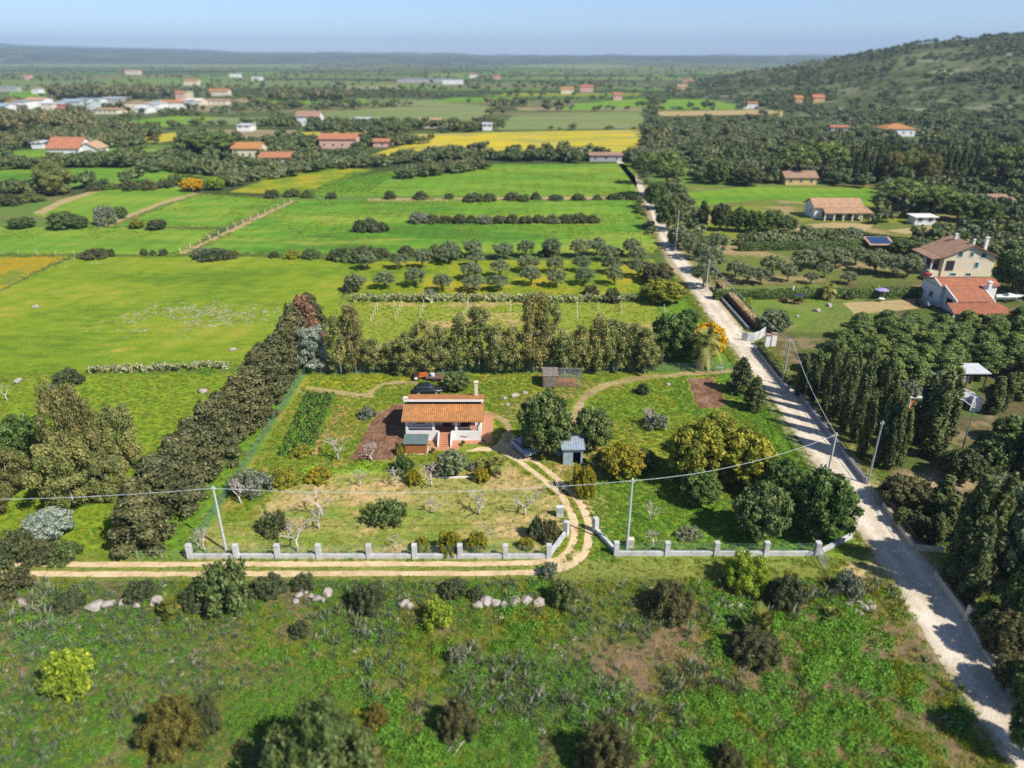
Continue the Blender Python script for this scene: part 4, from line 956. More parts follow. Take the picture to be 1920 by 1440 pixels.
# columnar cypresses
cy = [(1500, 742, 640, 30), (1520, 752, 632, 32), (1541, 766, 640, 34), (1562, 784, 650, 34), (1583, 806, 660, 34), (1600, 830, 676, 34), (1618, 856, 700, 34), (1640, 872, 705, 38), (1664, 880, 722, 42), (1684, 872, 742, 34),
      (1560, 745, 625, 30), (1590, 760, 632, 32), (1615, 780, 640, 34), (1640, 800, 655, 34), (1660, 815, 668, 34)]
for i, (x, b, t, w) in enumerate(cy):
    plant('cyp', x + prnd.uniform(-5, 5), b, t + prnd.uniform(-14, 26), w * prnd.uniform(0.72, 1.0), 'cypress_tree', 'dark columnar cypress by the roadside wall, %s %s' % (ORD[i + 1] if i < 10 else ORD[i - 9], 'from the villa gate in the front line' if i < 10 else 'from the villa gate in the second line'), 'tree', 'cypresses along the wall')
for x, b, t, w, lab in [(1738, 856, 690, 46, 'dark cypress left of the lamp post, tallest of a close pair'), (1762, 842, 706, 44, 'dark cypress left of the lamp post, right one of a close pair'), (1722, 830, 700, 38, 'dark cypress beside the orange shed'),
                        (1858, 775, 704, 34, 'slim cypress in front of the open shelter'), (1878, 770, 700, 26, 'thin cypress at the right end of the open shelter'), (1908, 906, 742, 50, 'cypress at the right edge beside the brick barbecue'),
                        (1788, 1100, 876, 62, 'big near cypress, left one of the dark pair over the road'), (1826, 1108, 886, 52, 'big near cypress, right one of the dark pair over the road'), (1806, 1130, 960, 46, 'low cypress in front of the big dark pair'),
                        (1762, 960, 890, 40, 'short dark cypress behind the railing at the drive entrance'), (1316, 428, 376, 26, 'cypress by the parked track, first of the dark clump near the far villa')]:
    plant('cyp', x, b, t, w * 1.15, 'cypress_tree', lab, 'tree')
for i, (k, x, b, t, w, m, lab) in enumerate([
    ('round', 1885, 1105, 872, 128, 'olive', 'large silvery olive behind the big near cypresses'),
    ('round', 1695, 948, 884, 100, 'brownbush', 'brownish spreading tree at the drive entrance by the steel pole'),
    ('round', 1872, 1228, 1140, 96, 'brownbush', 'brown-green bushy tree inside the wall near the right edge'),
    ('round', 1915, 1190, 1050, 110, 'deep', 'deep green tree at the right edge below the silvery olive'),
    ('round', 1930, 1330, 1230, 100, 'ever', 'dark bushy tree at the right edge beside the lowest wall'),
    ('round', 1848, 890, 800, 90, 'ever', 'dark round tree right of the lamp post'),
    ('round', 1800, 905, 830, 70, 'cyp', 'dark bushy tree around the foot of the lamp post'),
    ('round', 1890, 830, 770, 70, 'pine', 'green bushy tree between shelter and barbecue'),
    ('round', 1700, 760, 705, 50, 'greyshrub', 'silvery bush behind the cypress wall near the orange shed'),
    ('round', 1720, 720, 670, 50, 'greyshrub', 'pale silvery tree at the front of the pine grove'),
    ('cyp', 1742, 986, 922, 44, None, 'dark clipped cypress inside the railing, first of three'),
    ('cyp', 1770, 1006, 926, 46, None, 'dark clipped cypress inside the railing, second of three'),
    ('cyp', 1748, 1020, 962, 40, None, 'dark clipped cypress inside the railing, third of three'),
    ('round', 1722, 1002, 960, 46, 'mastic', 'low dark bush filling the railing corner'),
    ('round', 1690, 985, 948, 40, 'ever', 'low green bush just inside the drive railing'),
    ('round', 1828, 1010, 900, 96, 'cyp', 'dark leafy tree behind the big near cypresses'),
    ('round', 1868, 960, 880, 90, 'olive', 'silvery tree right of the lamp post foot'),
    ('round', 1846, 1176, 1126, 70, 'ever', 'dark bushy tree just inside the beige wall'),
    ('round', 1892, 1292, 1226, 80, 'brownbush', 'brown-green bush above the thin kerb wall'),
    ('round', 1930, 1420, 1280, 110, 'ever', 'dark bush in the lower right corner behind the kerb wall'),
    ('round', 1905, 1110, 990, 100, 'deep', 'deep green tree right of the silvery olive trunk'),
    ('round', 1780, 890, 838, 60, 'ever', 'dark round bush left of the lamp post foot'),
    ('round', 1730, 795, 745, 50, 'cyp', 'dark bush below the orange hut'),
    ('round', 1672, 762, 712, 50, 'pine', 'green tree between cypress lines and orange hut'),
    ('round', 1905, 745, 690, 64, 'pine', 'green tree at the right edge beside the shelter'),
    ('round', 1905, 970, 905, 60, 'ever', 'dark bush at the right edge below the barbecue'),
    ('round', 1350, 432, 372, 44, 'cyp', 'dark conifer clump near the far villa, second from the road'),
    ('round', 1384, 434, 380, 40, 'deep', 'dark tree near the far villa, third from the road'),
    ('round', 1412, 436, 386, 46, 'deep', 'dark tree near the far villa, fourth from the road'),
    ('round', 1446, 434, 384, 48, 'ever', 'dark tree near the far villa, fifth from the road'),
    ('round', 1474, 436, 396, 44, 'ever', 'dark tree nearest the far villa terrace'),
    ('umbrella', 1246, 372, 270, 84, None, 'tall dark pine beside the road bend'),
    ('umbrella', 1212, 346, 276, 54, None, 'dark pine left of the road where it disappears'),
    ('round', 1252, 432, 352, 56, 'ever', 'dark roadside tree right of the gravel road bend'),
    ('round', 1228, 392, 330, 50, 'deep', 'dark roadside tree beyond the road bend'),
    ('round', 1270, 462, 412, 46, 'olive', 'grey-green roadside tree just past the far pole'),
    ('umbrella', 1686, 404, 322, 96, None, 'umbrella pine right of the far villa, left one of the pair'),
    ('umbrella', 1748, 410, 336, 86, None, 'umbrella pine right of the far villa, right one of the pair'),
    ('round', 1800, 414, 352, 70, 'ever', 'dark round tree right of the umbrella pines'),
    ('round', 1845, 420, 366, 60, 'deep', 'dark tree left of the orange cabin'),
    ('umbrella', 1490, 340, 258, 84, None, 'dense pine behind the brown cottage, left one'),
    ('umbrella', 1540, 338, 252, 90, None, 'dense pine behind the brown cottage, right one'),
    ('round', 1402, 348, 300, 60, 'brownbush', 'bare-looking brown tree left of the brown cottage'),
    ('round', 1342, 345, 288, 46, 'ever', 'dark tree in the belt left of the brown tree'),
    ('eucwide', 1668, 345, 284, 60, 'eucb', 'pale brown eucalyptus in the wooded belt, first of three'),
    ('eucwide', 1702, 345, 280, 62, None, 'pale brown eucalyptus in the wooded belt, second of three'),
    ('eucwide', 1736, 348, 288, 56, 'eucb', 'pale brown eucalyptus in the wooded belt, third of three'),
    ('umbrella', 1868, 362, 262, 100, None, 'large dark pine in the belt near the right edge'),
    ('umbrella', 1915, 366, 256, 90, None, 'large dark pine cut by the right edge'),
    ('round', 1895, 545, 452, 84, 'ever', 'dark tree right of the cream villa'),
    ('round', 1925, 560, 480, 70, 'cyp', 'dark tree at the right edge behind the white boat'),
    ('round', 1692, 474, 440, 56, 'ever', 'round green tree right of the solar-panel roof'),
    ('round', 1728, 482, 446, 50, 'ever', 'round green tree left of the cream villa'),
    ('round', 1596, 446, 420, 44, 'olive', 'green garden tree below the far villa lawn'),
    ('round', 1880, 450, 412, 60, 'yell', 'yellow-green tree behind the cream villa near the right edge'),
    ('round', 1835, 448, 415, 60, 'deep', 'green tree behind the cream villa roof'),
    ('umbrella', 392, 297, 232, 112, None, 'huge round pine beside the yellow patch and orange-roofed house'),
    ('eucwide', 106, 366, 302, 80, None, 'loose pale tree at the left beyond the green meadow'),
    ('round', 362, 358, 326, 48, 'orangefl', 'orange-flowering bush beside the lime bush on the path'),
    ('round', 404, 356, 324, 40, 'lime', 'lime-green bush beside the orange-flowering bush'),
    ('round', 120, 429, 388, 56, 'ever', 'dark round tree at the start of the field path'),
    ('round', 152, 428, 398, 34, 'ever', 'smaller dark tree right of the round one by the field path'),
    ('round', 42, 427, 400, 52, 'ever', 'dark low tree at the left edge above the green strip'),
    ('airy', 200, 421, 374, 48, 'twig', 'bare grey tree beside the field path'),
    ('round', 228, 410, 382, 26, 'ever', 'small dark tree at the bend of the field path'),
    ('round', 258, 428, 407, 30, 'yell', 'yellowish bush in the green strip by the path'),
    ('round', 296, 430, 405, 40, 'mastic', 'round grey-green bush in the green strip by the path')]):
    if m == 'twig': m = 'greyshrub'
    plant(k, x, b, t, w, 'cypress_tree' if k == 'cyp' else 'tree', lab, 'tree', None, m)
# cypress belt far right
for i, x in enumerate(range(1588, 1880, 13)):
    if 1655 < x < 1750 and i % 2: continue
    plant('cyp', x, 338 + (i * 5) % 9, 268 + (i * 11) % 22, 17, 'cypress_tree', 'cypress in the wooded belt below the hill, %s from the brown cottage' % ORD[i + 1], 'tree', 'cypresses of the far belt')
# bushes in the field boundaries
def bushes(lst, lab, group, mats, name='bush', start=1):
    for i, (x, b, t, w) in enumerate(lst):
        plant('shrub', x, b, t, w, name, lab % ORD[i + start], 'bush', group, mats[i % len(mats)])
bushes([(178, 482, 459, 66), (210, 481, 463, 14), (271, 479, 464, 17), (287, 479, 467, 16), (307, 479, 463, 19), (378, 481, 460, 44), (404, 483, 457, 82), (434, 482, 466, 34), (514, 483, 469, 22), (549, 484, 464, 36), (585, 484, 460, 37), (633, 487, 462, 40), (656, 488, 456, 54), (684, 489, 453, 62), (716, 482, 461, 36)],
       'dark bush on the upper edge of the large meadow, %s counting from the left', 'bushes along the upper edge of the meadow', ['brownbush', 'mastic', 'mastic', 'mastic', 'mastic', 'greyshrub', 'mastic', 'brownbush', 'mastic', 'yell', 'ever', 'mastic', 'ever', 'mastic', 'mastic'])
bushes([(762, 478, 456, 40), (818, 482, 452, 46), (850, 484, 458, 40), (1030, 480, 455, 44), (1150, 478, 458, 44)], 'dark bush at the back of the olive orchard, %s from the meadow', 'bushes at the back of the orchard', ['mastic', 'ever', 'olive', 'mastic', 'mastic'])
bushes([(676, 434, 408, 34), (696, 434, 404, 44), (718, 434, 412, 28)], 'dark bush in the small clump amid the green field, %s from the left', 'clump in the green field', ['mastic', 'mastic', 'mastic'])
bushes([(786, 417, 392, 50), (812, 418, 398, 34), (836, 417, 399, 32), (862, 418, 398, 34), (884, 417, 400, 28), (908, 418, 397, 38), (936, 418, 400, 34), (960, 418, 398, 32), (986, 418, 400, 34), (1010, 417, 399, 30), (1036, 418, 397, 36), (1062, 417, 396, 36), (1086, 417, 395, 40), (1110, 417, 399, 36)],
       'bush in the long hedge island in the green field, %s from the left', 'hedge island in the green field', ['greyshrub', 'mastic', 'brownbush', 'mastic', 'mastic', 'greyshrub', 'mastic', 'brownbush', 'mastic', 'mastic', 'scrub', 'mastic', 'mastic', 'brownbush'])
bushes([(510, 371, 350, 30), (548, 368, 350, 36), (578, 370, 352, 30), (622, 372, 356, 24), (731, 373, 354, 27), (789, 373, 354, 34), (842, 373, 358, 20), (888, 377, 356, 46), (918, 377, 358, 34), (962, 375, 355, 36), (984, 378, 361, 22), (1005, 374, 357, 24), (1043, 375, 360, 32), (1084, 375, 359, 30), (1120, 374, 362, 20), (1152, 373, 357, 34), (1184, 374, 360, 26)],
       'dark round bush in the hedge line across the green fields, %s from the left', 'round bushes in the hedge line', ['mastic', 'mastic', 'ever', 'mastic'])
bushes([(182, 357, 336, 38), (208, 355, 338, 28), (246, 357, 334, 36), (280, 356, 335, 36), (310, 352, 332, 34), (330, 345, 322, 34), (430, 345, 318, 40), (460, 340, 316, 40), (20, 385, 358, 50), (60, 378, 352, 50)],
       'dark bush between the left fields below far houses, %s of the line', 'bushes below the far houses', ['mastic', 'ever', 'mastic', 'brownbush'])
# garden shrubs
for k, x, b, t, w, m, lab in [
    ('airy', 470, 922, 872, 86, 'greyshrub', 'pale feathery shrub inside the green fence corner'),
    ('shrub', 538, 905, 872, 62, 'yell', 'yellow-green shrub below the bean rows'),
    ('shrub', 600, 898, 874, 60, 'citrus', 'yellow flowering shrub left of the ploughed bed corner'),
    ('shrub', 566, 852, 828, 50, 'yell', 'small yellow-green shrub at the foot of the bean rows'),
    ('airy', 516, 997, 950, 64, 'mastic', 'tangled green shrub in the dry orchard near the green fence'),
    ('airy', 724, 977, 928, 84, 'ever', 'largest tangled shrub in the middle of the dry orchard'),
    ('shrub', 842, 1034, 988, 50, 'citrus', 'round yellow citrus bush behind the front wall'),
    ('shrub', 895, 1028, 996, 46, 'citrus', 'lower yellow citrus bush right of the round one'),
    ('shrub', 790, 1032, 1003, 38, 'yell', 'small yellow-green bush left of the round citrus bush'),
    ('shrub', 986, 1026, 1004, 32, 'citrus', 'small yellow bush near the wall corner by the gate'),
    ('shrub', 1030, 1012, 972, 48, 'brownbush', 'brownish bush inside the angled gate wall'),
    ('shrub', 1006, 1008, 966, 42, 'mastic', 'dark bush behind the brownish one at the gate'),
    ('shrub', 1092, 925, 862, 52, 'citrus', 'upright yellow citrus bush right of the driveway'),
    ('shrub', 902, 900, 872, 36, 'citrus', 'small yellow citrus bush left of the driveway bend'),
    ('shrub', 886, 880, 864, 26, 'greyshrub', 'low silvery shrub right of the olive tree'),
    ('shrub', 756, 884, 848, 44, 'deep', 'dark green bush left of the olive in front of the wooden hut'),
    ('shrub', 776, 906, 878, 34, 'citrus', 'yellowish bush below the dark green bush'),
    ('shrub', 750, 852, 828, 18, 'yell', 'small bush touching the wooden hut'),
    ('shrub', 690, 782, 758, 36, 'greyshrub', 'silvery shrub left of the ploughed bed'),
    ('shrub', 1204, 738, 716, 28, 'mastic', 'small dark bush on the grass below the back path'),
    ('airy', 1228, 800, 768, 56, 'greyshrub', 'bare greyish bush left of the yellow-green trees'),
    ('airy', 1292, 1006, 986, 54, 'greyshrub', 'grey brush pile on the grass behind the front wall'),
    ('shrub', 1130, 860, 840, 30, 'ever', 'dark bush right of the tin shed'),
    ('shrub', 128, 720, 684, 58, 'mastic', 'dark dome-shaped bush at the left end of the cactus strip'),
    ('airy', 98, 734, 716, 26, 'greyshrub', 'small grey bush beside the dark dome-shaped bush'),
    ('shrub', 36, 1050, 990, 80, 'mastic', 'darkest hedge bush at the left edge above the dirt track'),
    ('shrub', 82, 1048, 1008, 74, 'brownbush', 'middle hedge bush above the dirt track at the left'),
    ('shrub', 124, 1046, 1010, 66, 'ever', 'right-hand hedge bush above the dirt track at the left'),
    ('shrub', 660, 548, 516, 34, 'mastic', 'dark bush beside the first orchard olive'),
    ('shrub', 806, 560, 538, 34, 'greyshrub', 'grey bush standing above the cactus hedge'),
    ('shrub', 1108, 552, 528, 32, 'brownbush', 'reddish-brown bush at the foot of the orchard'),
    ('shrub', 1148, 566, 536, 36, 'mastic', 'dark bush at the road end of the cactus hedge'),
    ('shrub', 1510, 558, 534, 26, 'deep', 'clipped ball bush beside the garden swing'),
    ('shrub', 1398, 577, 553, 28, 'lime', 'yellow-green plant with white pots on the villa lawn'),
    ('shrub', 1469, 566, 555, 14, 'dead', 'small red flowering bush on the villa lawn'),
    ('shrub', 1590, 560, 542, 26, 'brownbush', 'yellowish bush left of the terrace parasol'),
    ('shrub', 1640, 545, 530, 22, 'lime', 'lime-green shrub behind the terrace parasol')]:
    plant(k, x, b, t, w, 'bush', lab, 'bush', None, m)
# bare fruit trees
for x, b, t, w, lab in [(634, 862, 824, 54, 'bare white tree left of the ploughed bed'), (698, 864, 834, 42, 'bare white tree standing in the ploughed bed'), (452, 944, 902, 50, 'bare tree behind the left power pole'), (604, 968, 924, 56, 'bare tree with forked white trunk in the dry orchard'),
                        (598, 992, 955, 48, 'low bare tree in front of the forked white one'), (812, 962, 934, 36, 'small bare tree in the middle of the dry orchard'), (898, 964, 926, 54, 'bare white tree in the dry orchard, left of a pair near the driveway'), (984, 966, 926, 54, 'bare white tree in the dry orchard, right of a pair near the driveway'),
                        (558, 1034, 978, 60, 'twiggy reddish bare tree touching the front wall'), (386, 1034, 994, 44, 'crooked bare tree in the wall corner by the green fence'), (744, 1032, 1002, 26, 'thin bare sapling behind the front wall'), (676, 912, 880, 32, 'thin bare tree at the upper edge of the dry orchard'),
                        (742, 912, 880, 36, 'bare tree below the dark green bush'), (810, 912, 872, 46, 'bare pale tree in front of the grey-green olive'), (916, 1014, 982, 26, 'slim bare tree above the citrus bushes'), (1048, 930, 905, 34, 'tiny bare tree left of the driveway ruts'),
                        (1224, 1028, 998, 38, 'bare little tree behind the right front wall'), (1218, 976, 944, 32, 'bare little tree on the grass near the right power pole'), (1215, 800, 766, 40, 'bare whitish tree left of the yellow-green trees'), (14, 752, 722, 32, 'small bare tree at the left edge of the lower meadow')]:
    plant('bare', x, b, t, w, 'bare_fruit_tree', lab, 'tree', 'bare fruit trees')
# prickly pear hedges
for i in range(44):
    x = 664 + i * 12.2
    g = G(x, 566 + prnd.uniform(-2, 2))
    plant_at('pear', g, 2.6 + prnd.random(), 1.5 + prnd.random() * 0.8, 'prickly_pear', 'prickly pear in the cactus hedge below the olive orchard, %s from the meadow end' % ORD[i + 1], 'cactus', 'prickly pear hedge by the orchard')
for i in range(32):
    x = 170 + i * 8.3
    g = G(x, 700 - i * 0.35 + prnd.uniform(-3, 3))
    plant_at('pear', g, 1.7 + prnd.random() * 0.8, 1.0 + prnd.random() * 0.6, 'prickly_pear', 'prickly pear in the cactus strip below the large meadow, %s from the left' % ORD[i + 1], 'cactus', 'prickly pear strip in the meadow')
# wild shrubs of the foreground
for k, x, b, t, w, m, lab in [
    ('airy', 425, 1130, 1040, 118, 'ever', 'tallest dark green shrub below the dirt track at the left power pole'),
    ('fine', 372, 1128, 1085, 70, 'mastic', 'dark shrub on the left flank of the tallest foreground shrub'),
    ('fine', 505, 1110, 1075, 70, 'mastic', 'low dark shrub right of the tallest foreground shrub'),
    ('airy', 25, 1105, 1062, 90, 'brownbush', 'brownish shrub at the left edge below the dirt track'),
    ('fine', 130, 1140, 1105, 66, 'mastic', 'grey-green shrub in front of the left rocks'),
    ('fine', 265, 1120, 1082, 62, 'mastic', 'round dark shrub behind the left rock row'),
    ('fine', 690, 1140, 1088, 68, 'mastic', 'grey-green shrub beside the white rock pile'),
    ('airy', 570, 1100, 1072, 50, 'mastic', 'small shrub right under the dirt track'),
    ('airy', 820, 1170, 1118, 66, 'lime', 'light green leggy plant left of the long rock row'),
    ('fine', 850, 1110, 1080, 56, 'mastic', 'dusty green shrub above the long rock row'),
    ('fine', 893, 1120, 1098, 36, 'mastic', 'small dark shrub just above the long rock row'),
    ('fine', 1056, 1130, 1082, 62, 'ever', 'round green shrub right of the long rock row'),
    ('airy', 1030, 1080, 1050, 40, 'greyshrub', 'grey leggy shrub at the inside of the track bend'),
    ('fine', 1252, 1148, 1082, 96, 'brownbush', 'dark brownish dome shrub in the middle of the lush grass'),
    ('fine', 1472, 1130, 1068, 84, 'mastic', 'dark green dome shrub right of the lime bush'),
    ('fine', 1396, 1096, 1028, 94, 'lime', 'bright lime-yellow bush in front of the right front wall'),
    ('airy', 1590, 1112, 1062, 62, 'greyshrub', 'greyish shrub near the road and the wire gate'),
    ('fine', 1412, 1228, 1172, 106, 'brownbush', 'grey-brown dome shrub below the dwarf palm'),
    ('airy', 135, 1288, 1210, 96, 'lime', 'bright yellow-green bush in the left foreground'),
    ('fine', 330, 1392, 1298, 130, 'olivebrown', 'broad yellowish-brown shrub in the blurred left foreground'),
    ('fine', 392, 1370, 1292, 56, 'mastic', 'dark shrub on the right flank of the broad yellowish one'),
    ('fine', 612, 1500, 1300, 236, 'ever', 'largest dark shrub, cut by the bottom edge'),
    ('fine', 858, 1372, 1308, 86, 'brownbush', 'brownish shrub right of the largest dark shrub'),
    ('fine', 1136, 1442, 1355, 122, 'brownbush', 'brown-green shrub at the bottom edge, centre right'),
    ('fine', 1362, 1436, 1390, 66, 'brownbush', 'small dark shrub at the bottom edge right of the brown-green one'),
    ('fine', 706, 1350, 1318, 50, 'olivebrown', 'small yellow shrub behind the largest dark shrub'),
    ('airy', 858, 1240, 1205, 44, 'greyshrub', 'silvery tuft shrub in the mid foreground'),
    ('fine', 565, 1190, 1160, 40, 'mastic', 'dark tuft shrub below the white rock pile')]:
    plant(k, x, b, t, w, 'shrub', lab, 'shrub', 'wild shrubs of the foreground', m)
for x, b, t, w, lab in [(322, 1160, 1102, 54, 'dwarf palm between the left rocks'), (1424, 1190, 1122, 84, 'dwarf palm above the grey-brown dome shrub'), (1560, 1160, 1135, 52, 'low dwarf palm left of the stone heap')]:
    plant('dwarf_palm', x, b, t, w, 'dwarf_palm', lab, 'palm', 'dwarf palms of the foreground')
# ------------------------------------------------------------------ building helpers
def tiled(name, parent, p00, p10, p11, p01, mat, period=0.26, amp=0.05, th=0.14):
    """a slope of half-round tiles: eave left, eave right, ridge right, ridge left"""
    p00, p10, p11, p01 = (Vector(p) for p in (p00, p10, p11, p01))
    L = (p10 - p00).length; nu = max(4, int(L / period) * 4); H = (p01 - p00).length; nv = max(2, int(H / 0.42))
    nrm = (p10 - p00).cross(p01 - p00).normalized()
    if nrm.z < 0: nrm = -nrm
    V = []; Fc = []
    for j in range(nv):
        for e in (0, 1):
            t = (j + e) / nv
            a, b = p00.lerp(p01, t), p10.lerp(p11, t)
            for i in range(nu + 1):
                q = a.lerp(b, i / nu) + nrm * (amp * (0.5 + 0.5 * math.cos(2 * math.pi * i / 4)) + (0.03 if e == 0 else 0.0) + 0.01)
                V.append(q)
    n = nu + 1
    for r in range(2 * nv - 1):
        for i in range(nu): Fc.append((r * n + i, r * n + i + 1, (r + 1) * n + i + 1, (r + 1) * n + i))
    mb = MB(); mb.add(V, Fc); mb.slab([p00, p10, p11, p01], th)
    return mb.build(name, mat, parent)
def opening(parent, side, w, d, pos, z, ww, hh, kind='window', frame='white', y0=0.0, x0=0.0):
    """a framed window or door set on a wall of a w x d block whose front is y0 and whose middle is x0"""
    fr, pn = MB(), MB(); t = 0.09
    def put(mb, a0, a1, z0, z1, o0, o1):
        if side == 'f': mb.boxb(x0 + a0, x0 + a1, y0 - o1, y0 - o0, z0, z1)
        elif side == 'b': mb.boxb(x0 + a0, x0 + a1, y0 + d + o0, y0 + d + o1, z0, z1)
        elif side == 'l': mb.boxb(x0 - w / 2 - o1, x0 - w / 2 - o0, y0 + a0, y0 + a1, z0, z1)
        else: mb.boxb(x0 + w / 2 + o0, x0 + w / 2 + o1, y0 + a0, y0 + a1, z0, z1)
    a, b = pos - ww / 2, pos + ww / 2
    put(fr, a - t, a, z - t, z + hh + t, -0.05, 0.06); put(fr, b, b + t, z - t, z + hh + t, -0.05, 0.06)
    put(fr, a, b, z + hh, z + hh + t, -0.05, 0.06); put(fr, a, b, z - t, z, -0.05, 0.09)
    f = fr.build('door' if kind == 'door' else 'window', M[frame], parent)
    put(pn, a, b, z, z + hh, -0.04, 0.015)
    pn.build({'window': 'pane', 'door': 'door_leaf', 'shutter': 'shutter'}[kind], M[{'window': 'glass', 'door': 'brownf', 'shutter': 'shutter'}[kind]], f)
    if kind == 'window' and ww > 0.9:
        mu = MB(); put(mu, pos - 0.03, pos + 0.03, z, z + hh, 0.015, 0.045); mu.build('mullion', M[frame], f)
    return f
HOUSES = []
def house(name, loc, rz, w, d, h, rise, wall, tile, label, openings=(), ridge='x', over=0.4, chimneys=(), cat='house', fine=False, hip=False):
    r = thing(name, loc, label, cat, None, rz); HOUSES.append((loc[0], loc[1], w, d))
    mb = MB(); mb.boxb(-w / 2, w / 2, 0, d, -0.3, h)
    if not hip and rise:
        if ridge == 'x': mb.prism([(0, h - .01), (d, h - .01), (d / 2, h + rise)], 'x', -w / 2, w / 2)
        else: mb.prism([(-w / 2, h - .01), (w / 2, h - .01), (0, h + rise)], 'y', 0, d)
    mb.build('wall', M[wall], r)
    z = h + 0.12; o = over
    if rise == 0:
        m = MB(); m.boxb(-w / 2 - o, w / 2 + o, -o, d + o, h + 0.003, h + 0.25); m.build('roof', M[tile], r)
    elif hip:
        a = min(w, d) / 2; dz = -o * rise / a; x, y0, y1 = w / 2 + o, -o, d + o; rl = max(0.2, w / 2 - a); m = MB()
        A_, B_, C_, D_ = (-x, y0, z + dz), (x, y0, z + dz), (x, y1, z + dz), (-x, y1, z + dz); E_, F_ = (-rl, d / 2, z + rise), (rl, d / 2, z + rise)
        for q in ([A_, B_, F_, E_], [B_, C_, F_], [C_, D_, E_, F_], [D_, A_, E_]): m.slab(q, 0.15)
        m.build('roof', M[tile], r)
    elif ridge == 'x':
        s = rise / (d / 2); f = tiled if fine else None; x = w / 2 + o
        for sg in (0, 1):
            e = (-o, z - s * o) if sg == 0 else (d + o, z - s * o)
            q = [(-x, e[0], e[1]), (x, e[0], e[1]), (x, d / 2, z + rise), (-x, d / 2, z + rise)]
            if fine: tiled('roof', r, *q, M[tile])
            else: m = MB(); m.slab(q, 0.16); m.build('roof', M[tile], r)
    else:
        s = rise / (w / 2)
        for sg in (-1, 1):
            q = [(sg * (w / 2 + o), -o, z - s * o), (sg * (w / 2 + o), d + o, z - s * o), (0, d + o, z + rise), (0, -o, z + rise)]
            if fine: tiled('roof', r, *q, M[tile])
            else: m = MB(); m.slab(q, 0.16); m.build('roof', M[tile], r)
    for op in openings: opening(r, op[0], w, d, *op[1:])
    for cx, cy, cw, ch in chimneys:
        m = MB(); m.boxb(cx - cw / 2, cx + cw / 2, cy - cw / 2, cy + cw / 2, h, ch); m.boxb(cx - cw * .7, cx + cw * .7, cy - cw * .7, cy + cw * .7, ch, ch + 0.15); m.build('chimney', M['white'], r)
    return r

# ------------------------------------------------------------------ the tiled house
r = thing('tiled_house', (-9.0, 81.8, 0), 'white bungalow with orange tiled roof and raised porch in the fenced plot', 'house')
m = MB(); m.boxb(-4.9, 4.9, 2.6, 6.4, 0, 3.3); m.boxb(-4.72, -1.42, 1.35, 2.6, 0.86, 3.25); m.boxb(-4.9, 4.9, 2.6, 2.85, 3.2, 4.62); m.prism([(2.6, 3.2), (6.4, 3.2), (6.4, 3.45), (2.6, 4.62)], 'x', -4.9, 4.9); m.build('wall', M['white'], r)
m = MB(); m.boxb(-4.9, -0.62, 0.002, 2.62, 0, 0.85); m.boxb(1.17, 4.9, 0.002, 2.62, 0, 0.85); m.boxb(-0.62, 1.17, 0.3, 2.62, 0, 0.85); m.build('porch_base', M['white'], r)
m = MB(); m.boxb(-4.7, 4.7, 0.2, 2.6, 0.853, 0.875); m.build('porch_floor', M['terracotta'], r)
m = MB(); m.boxb(-4.9, -0.62, 0, 0.18, 0.85, 1.42); m.build('parapet', M['white'], r)
m = MB(); m.boxb(1.17, 4.9, 0, 0.18, 0.85, 1.42); m.build('parapet', M['white'], r)
m = MB(); m.boxb(-4.9, -4.72, 0.18, 2.6, 0.85, 1.42); m.build('parapet', M['white'], r)
m = MB(); m.boxb(4.72, 4.9, 0.18, 2.6, 0.85, 1.42); m.build('parapet', M['white'], r)
for x in (-4.72, -1.25, 1.72, 4.72):
    m = MB(); m.boxb(x - .17, x + .17, 0.01, 0.33, 1.42, 3.05); m.build('column', M['white'], r)
for x0, x1 in ((-4.5, -1.45), (1.95, 4.5)):
    m = MB(); m.boxb(x0, x1, 0.05, 0.09, 1.85, 1.90)
    for k in range(12):
        q = x0 + (x1 - x0) * (k + .5) / 12; m.boxb(q - .012, q + .012, 0.06, 0.085, 1.42, 1.85)
    m.build('railing', M['metal'], r)
for i in range(6):
    m = MB(); m.boxb(-0.48, 1.03, -1.75 + i * 0.34, 0.32, 0.142 * i, 0.142 * (i + 1) - 0.002); m.build('step', M['terracotta'], r)
for x in (-0.56, 1.10):
    m = MB(); m.prism([(-1.85, 0), (0.0, 0), (0.0, 1.42), (-0.25, 1.42), (-1.85, 0.45)], 'x', x - 0.075, x + 0.075); m.build('stair_wall', M['white'], r)
m = MB(); m.boxb(-5.05, 5.05, -0.28, -0.18, 2.98, 3.12); m.build('beam', M['white'], r)
tiled('roof', r, (-5.3, -0.55, 3.14), (5.3, -0.55, 3.14), (5.3, 2.72, 4.12), (-5.3, 2.72, 4.12), M['tile'])
tiled('roof', r, (5.3, 7.0, 3.35), (-5.3, 7.0, 3.35), (-5.3, 2.35, 4.78), (5.3, 2.35, 4.78), M['tile'])
m = MB(); m.boxb(-5.3, 5.3, 2.25, 2.35, 4.58, 4.86); m.build('fascia', M['white'], r)
m = MB(); m.boxb(3.9, 4.35, 5.7, 6.15, 3.3, 5.75); m.boxb(3.82, 4.43, 5.62, 6.23, 5.75, 5.86); m.build('chimney', M['cream'], r)
opening(r, 'f', 9.8, 4, -3.1, 1.95, 0.9, 0.7, 'door', 'brownf', 1.35); opening(r, 'f', 9.8, 4, 0.3, 0.9, 1.0, 2.0, 'door', 'brownf', 2.6)
opening(r, 'f', 9.8, 4, 3.1, 0.95, 1.7, 1.95, 'window', 'brownf', 2.6); opening(r, 'r', 9.8, 4, 2.0, 1.4, 0.9, 1.1, 'shutter', 'brownf', 2.6); opening(r, 'l', 9.8, 4, 2.0, 1.4, 0.9, 1.1, 'shutter', 'brownf', 2.6)
m = MB()
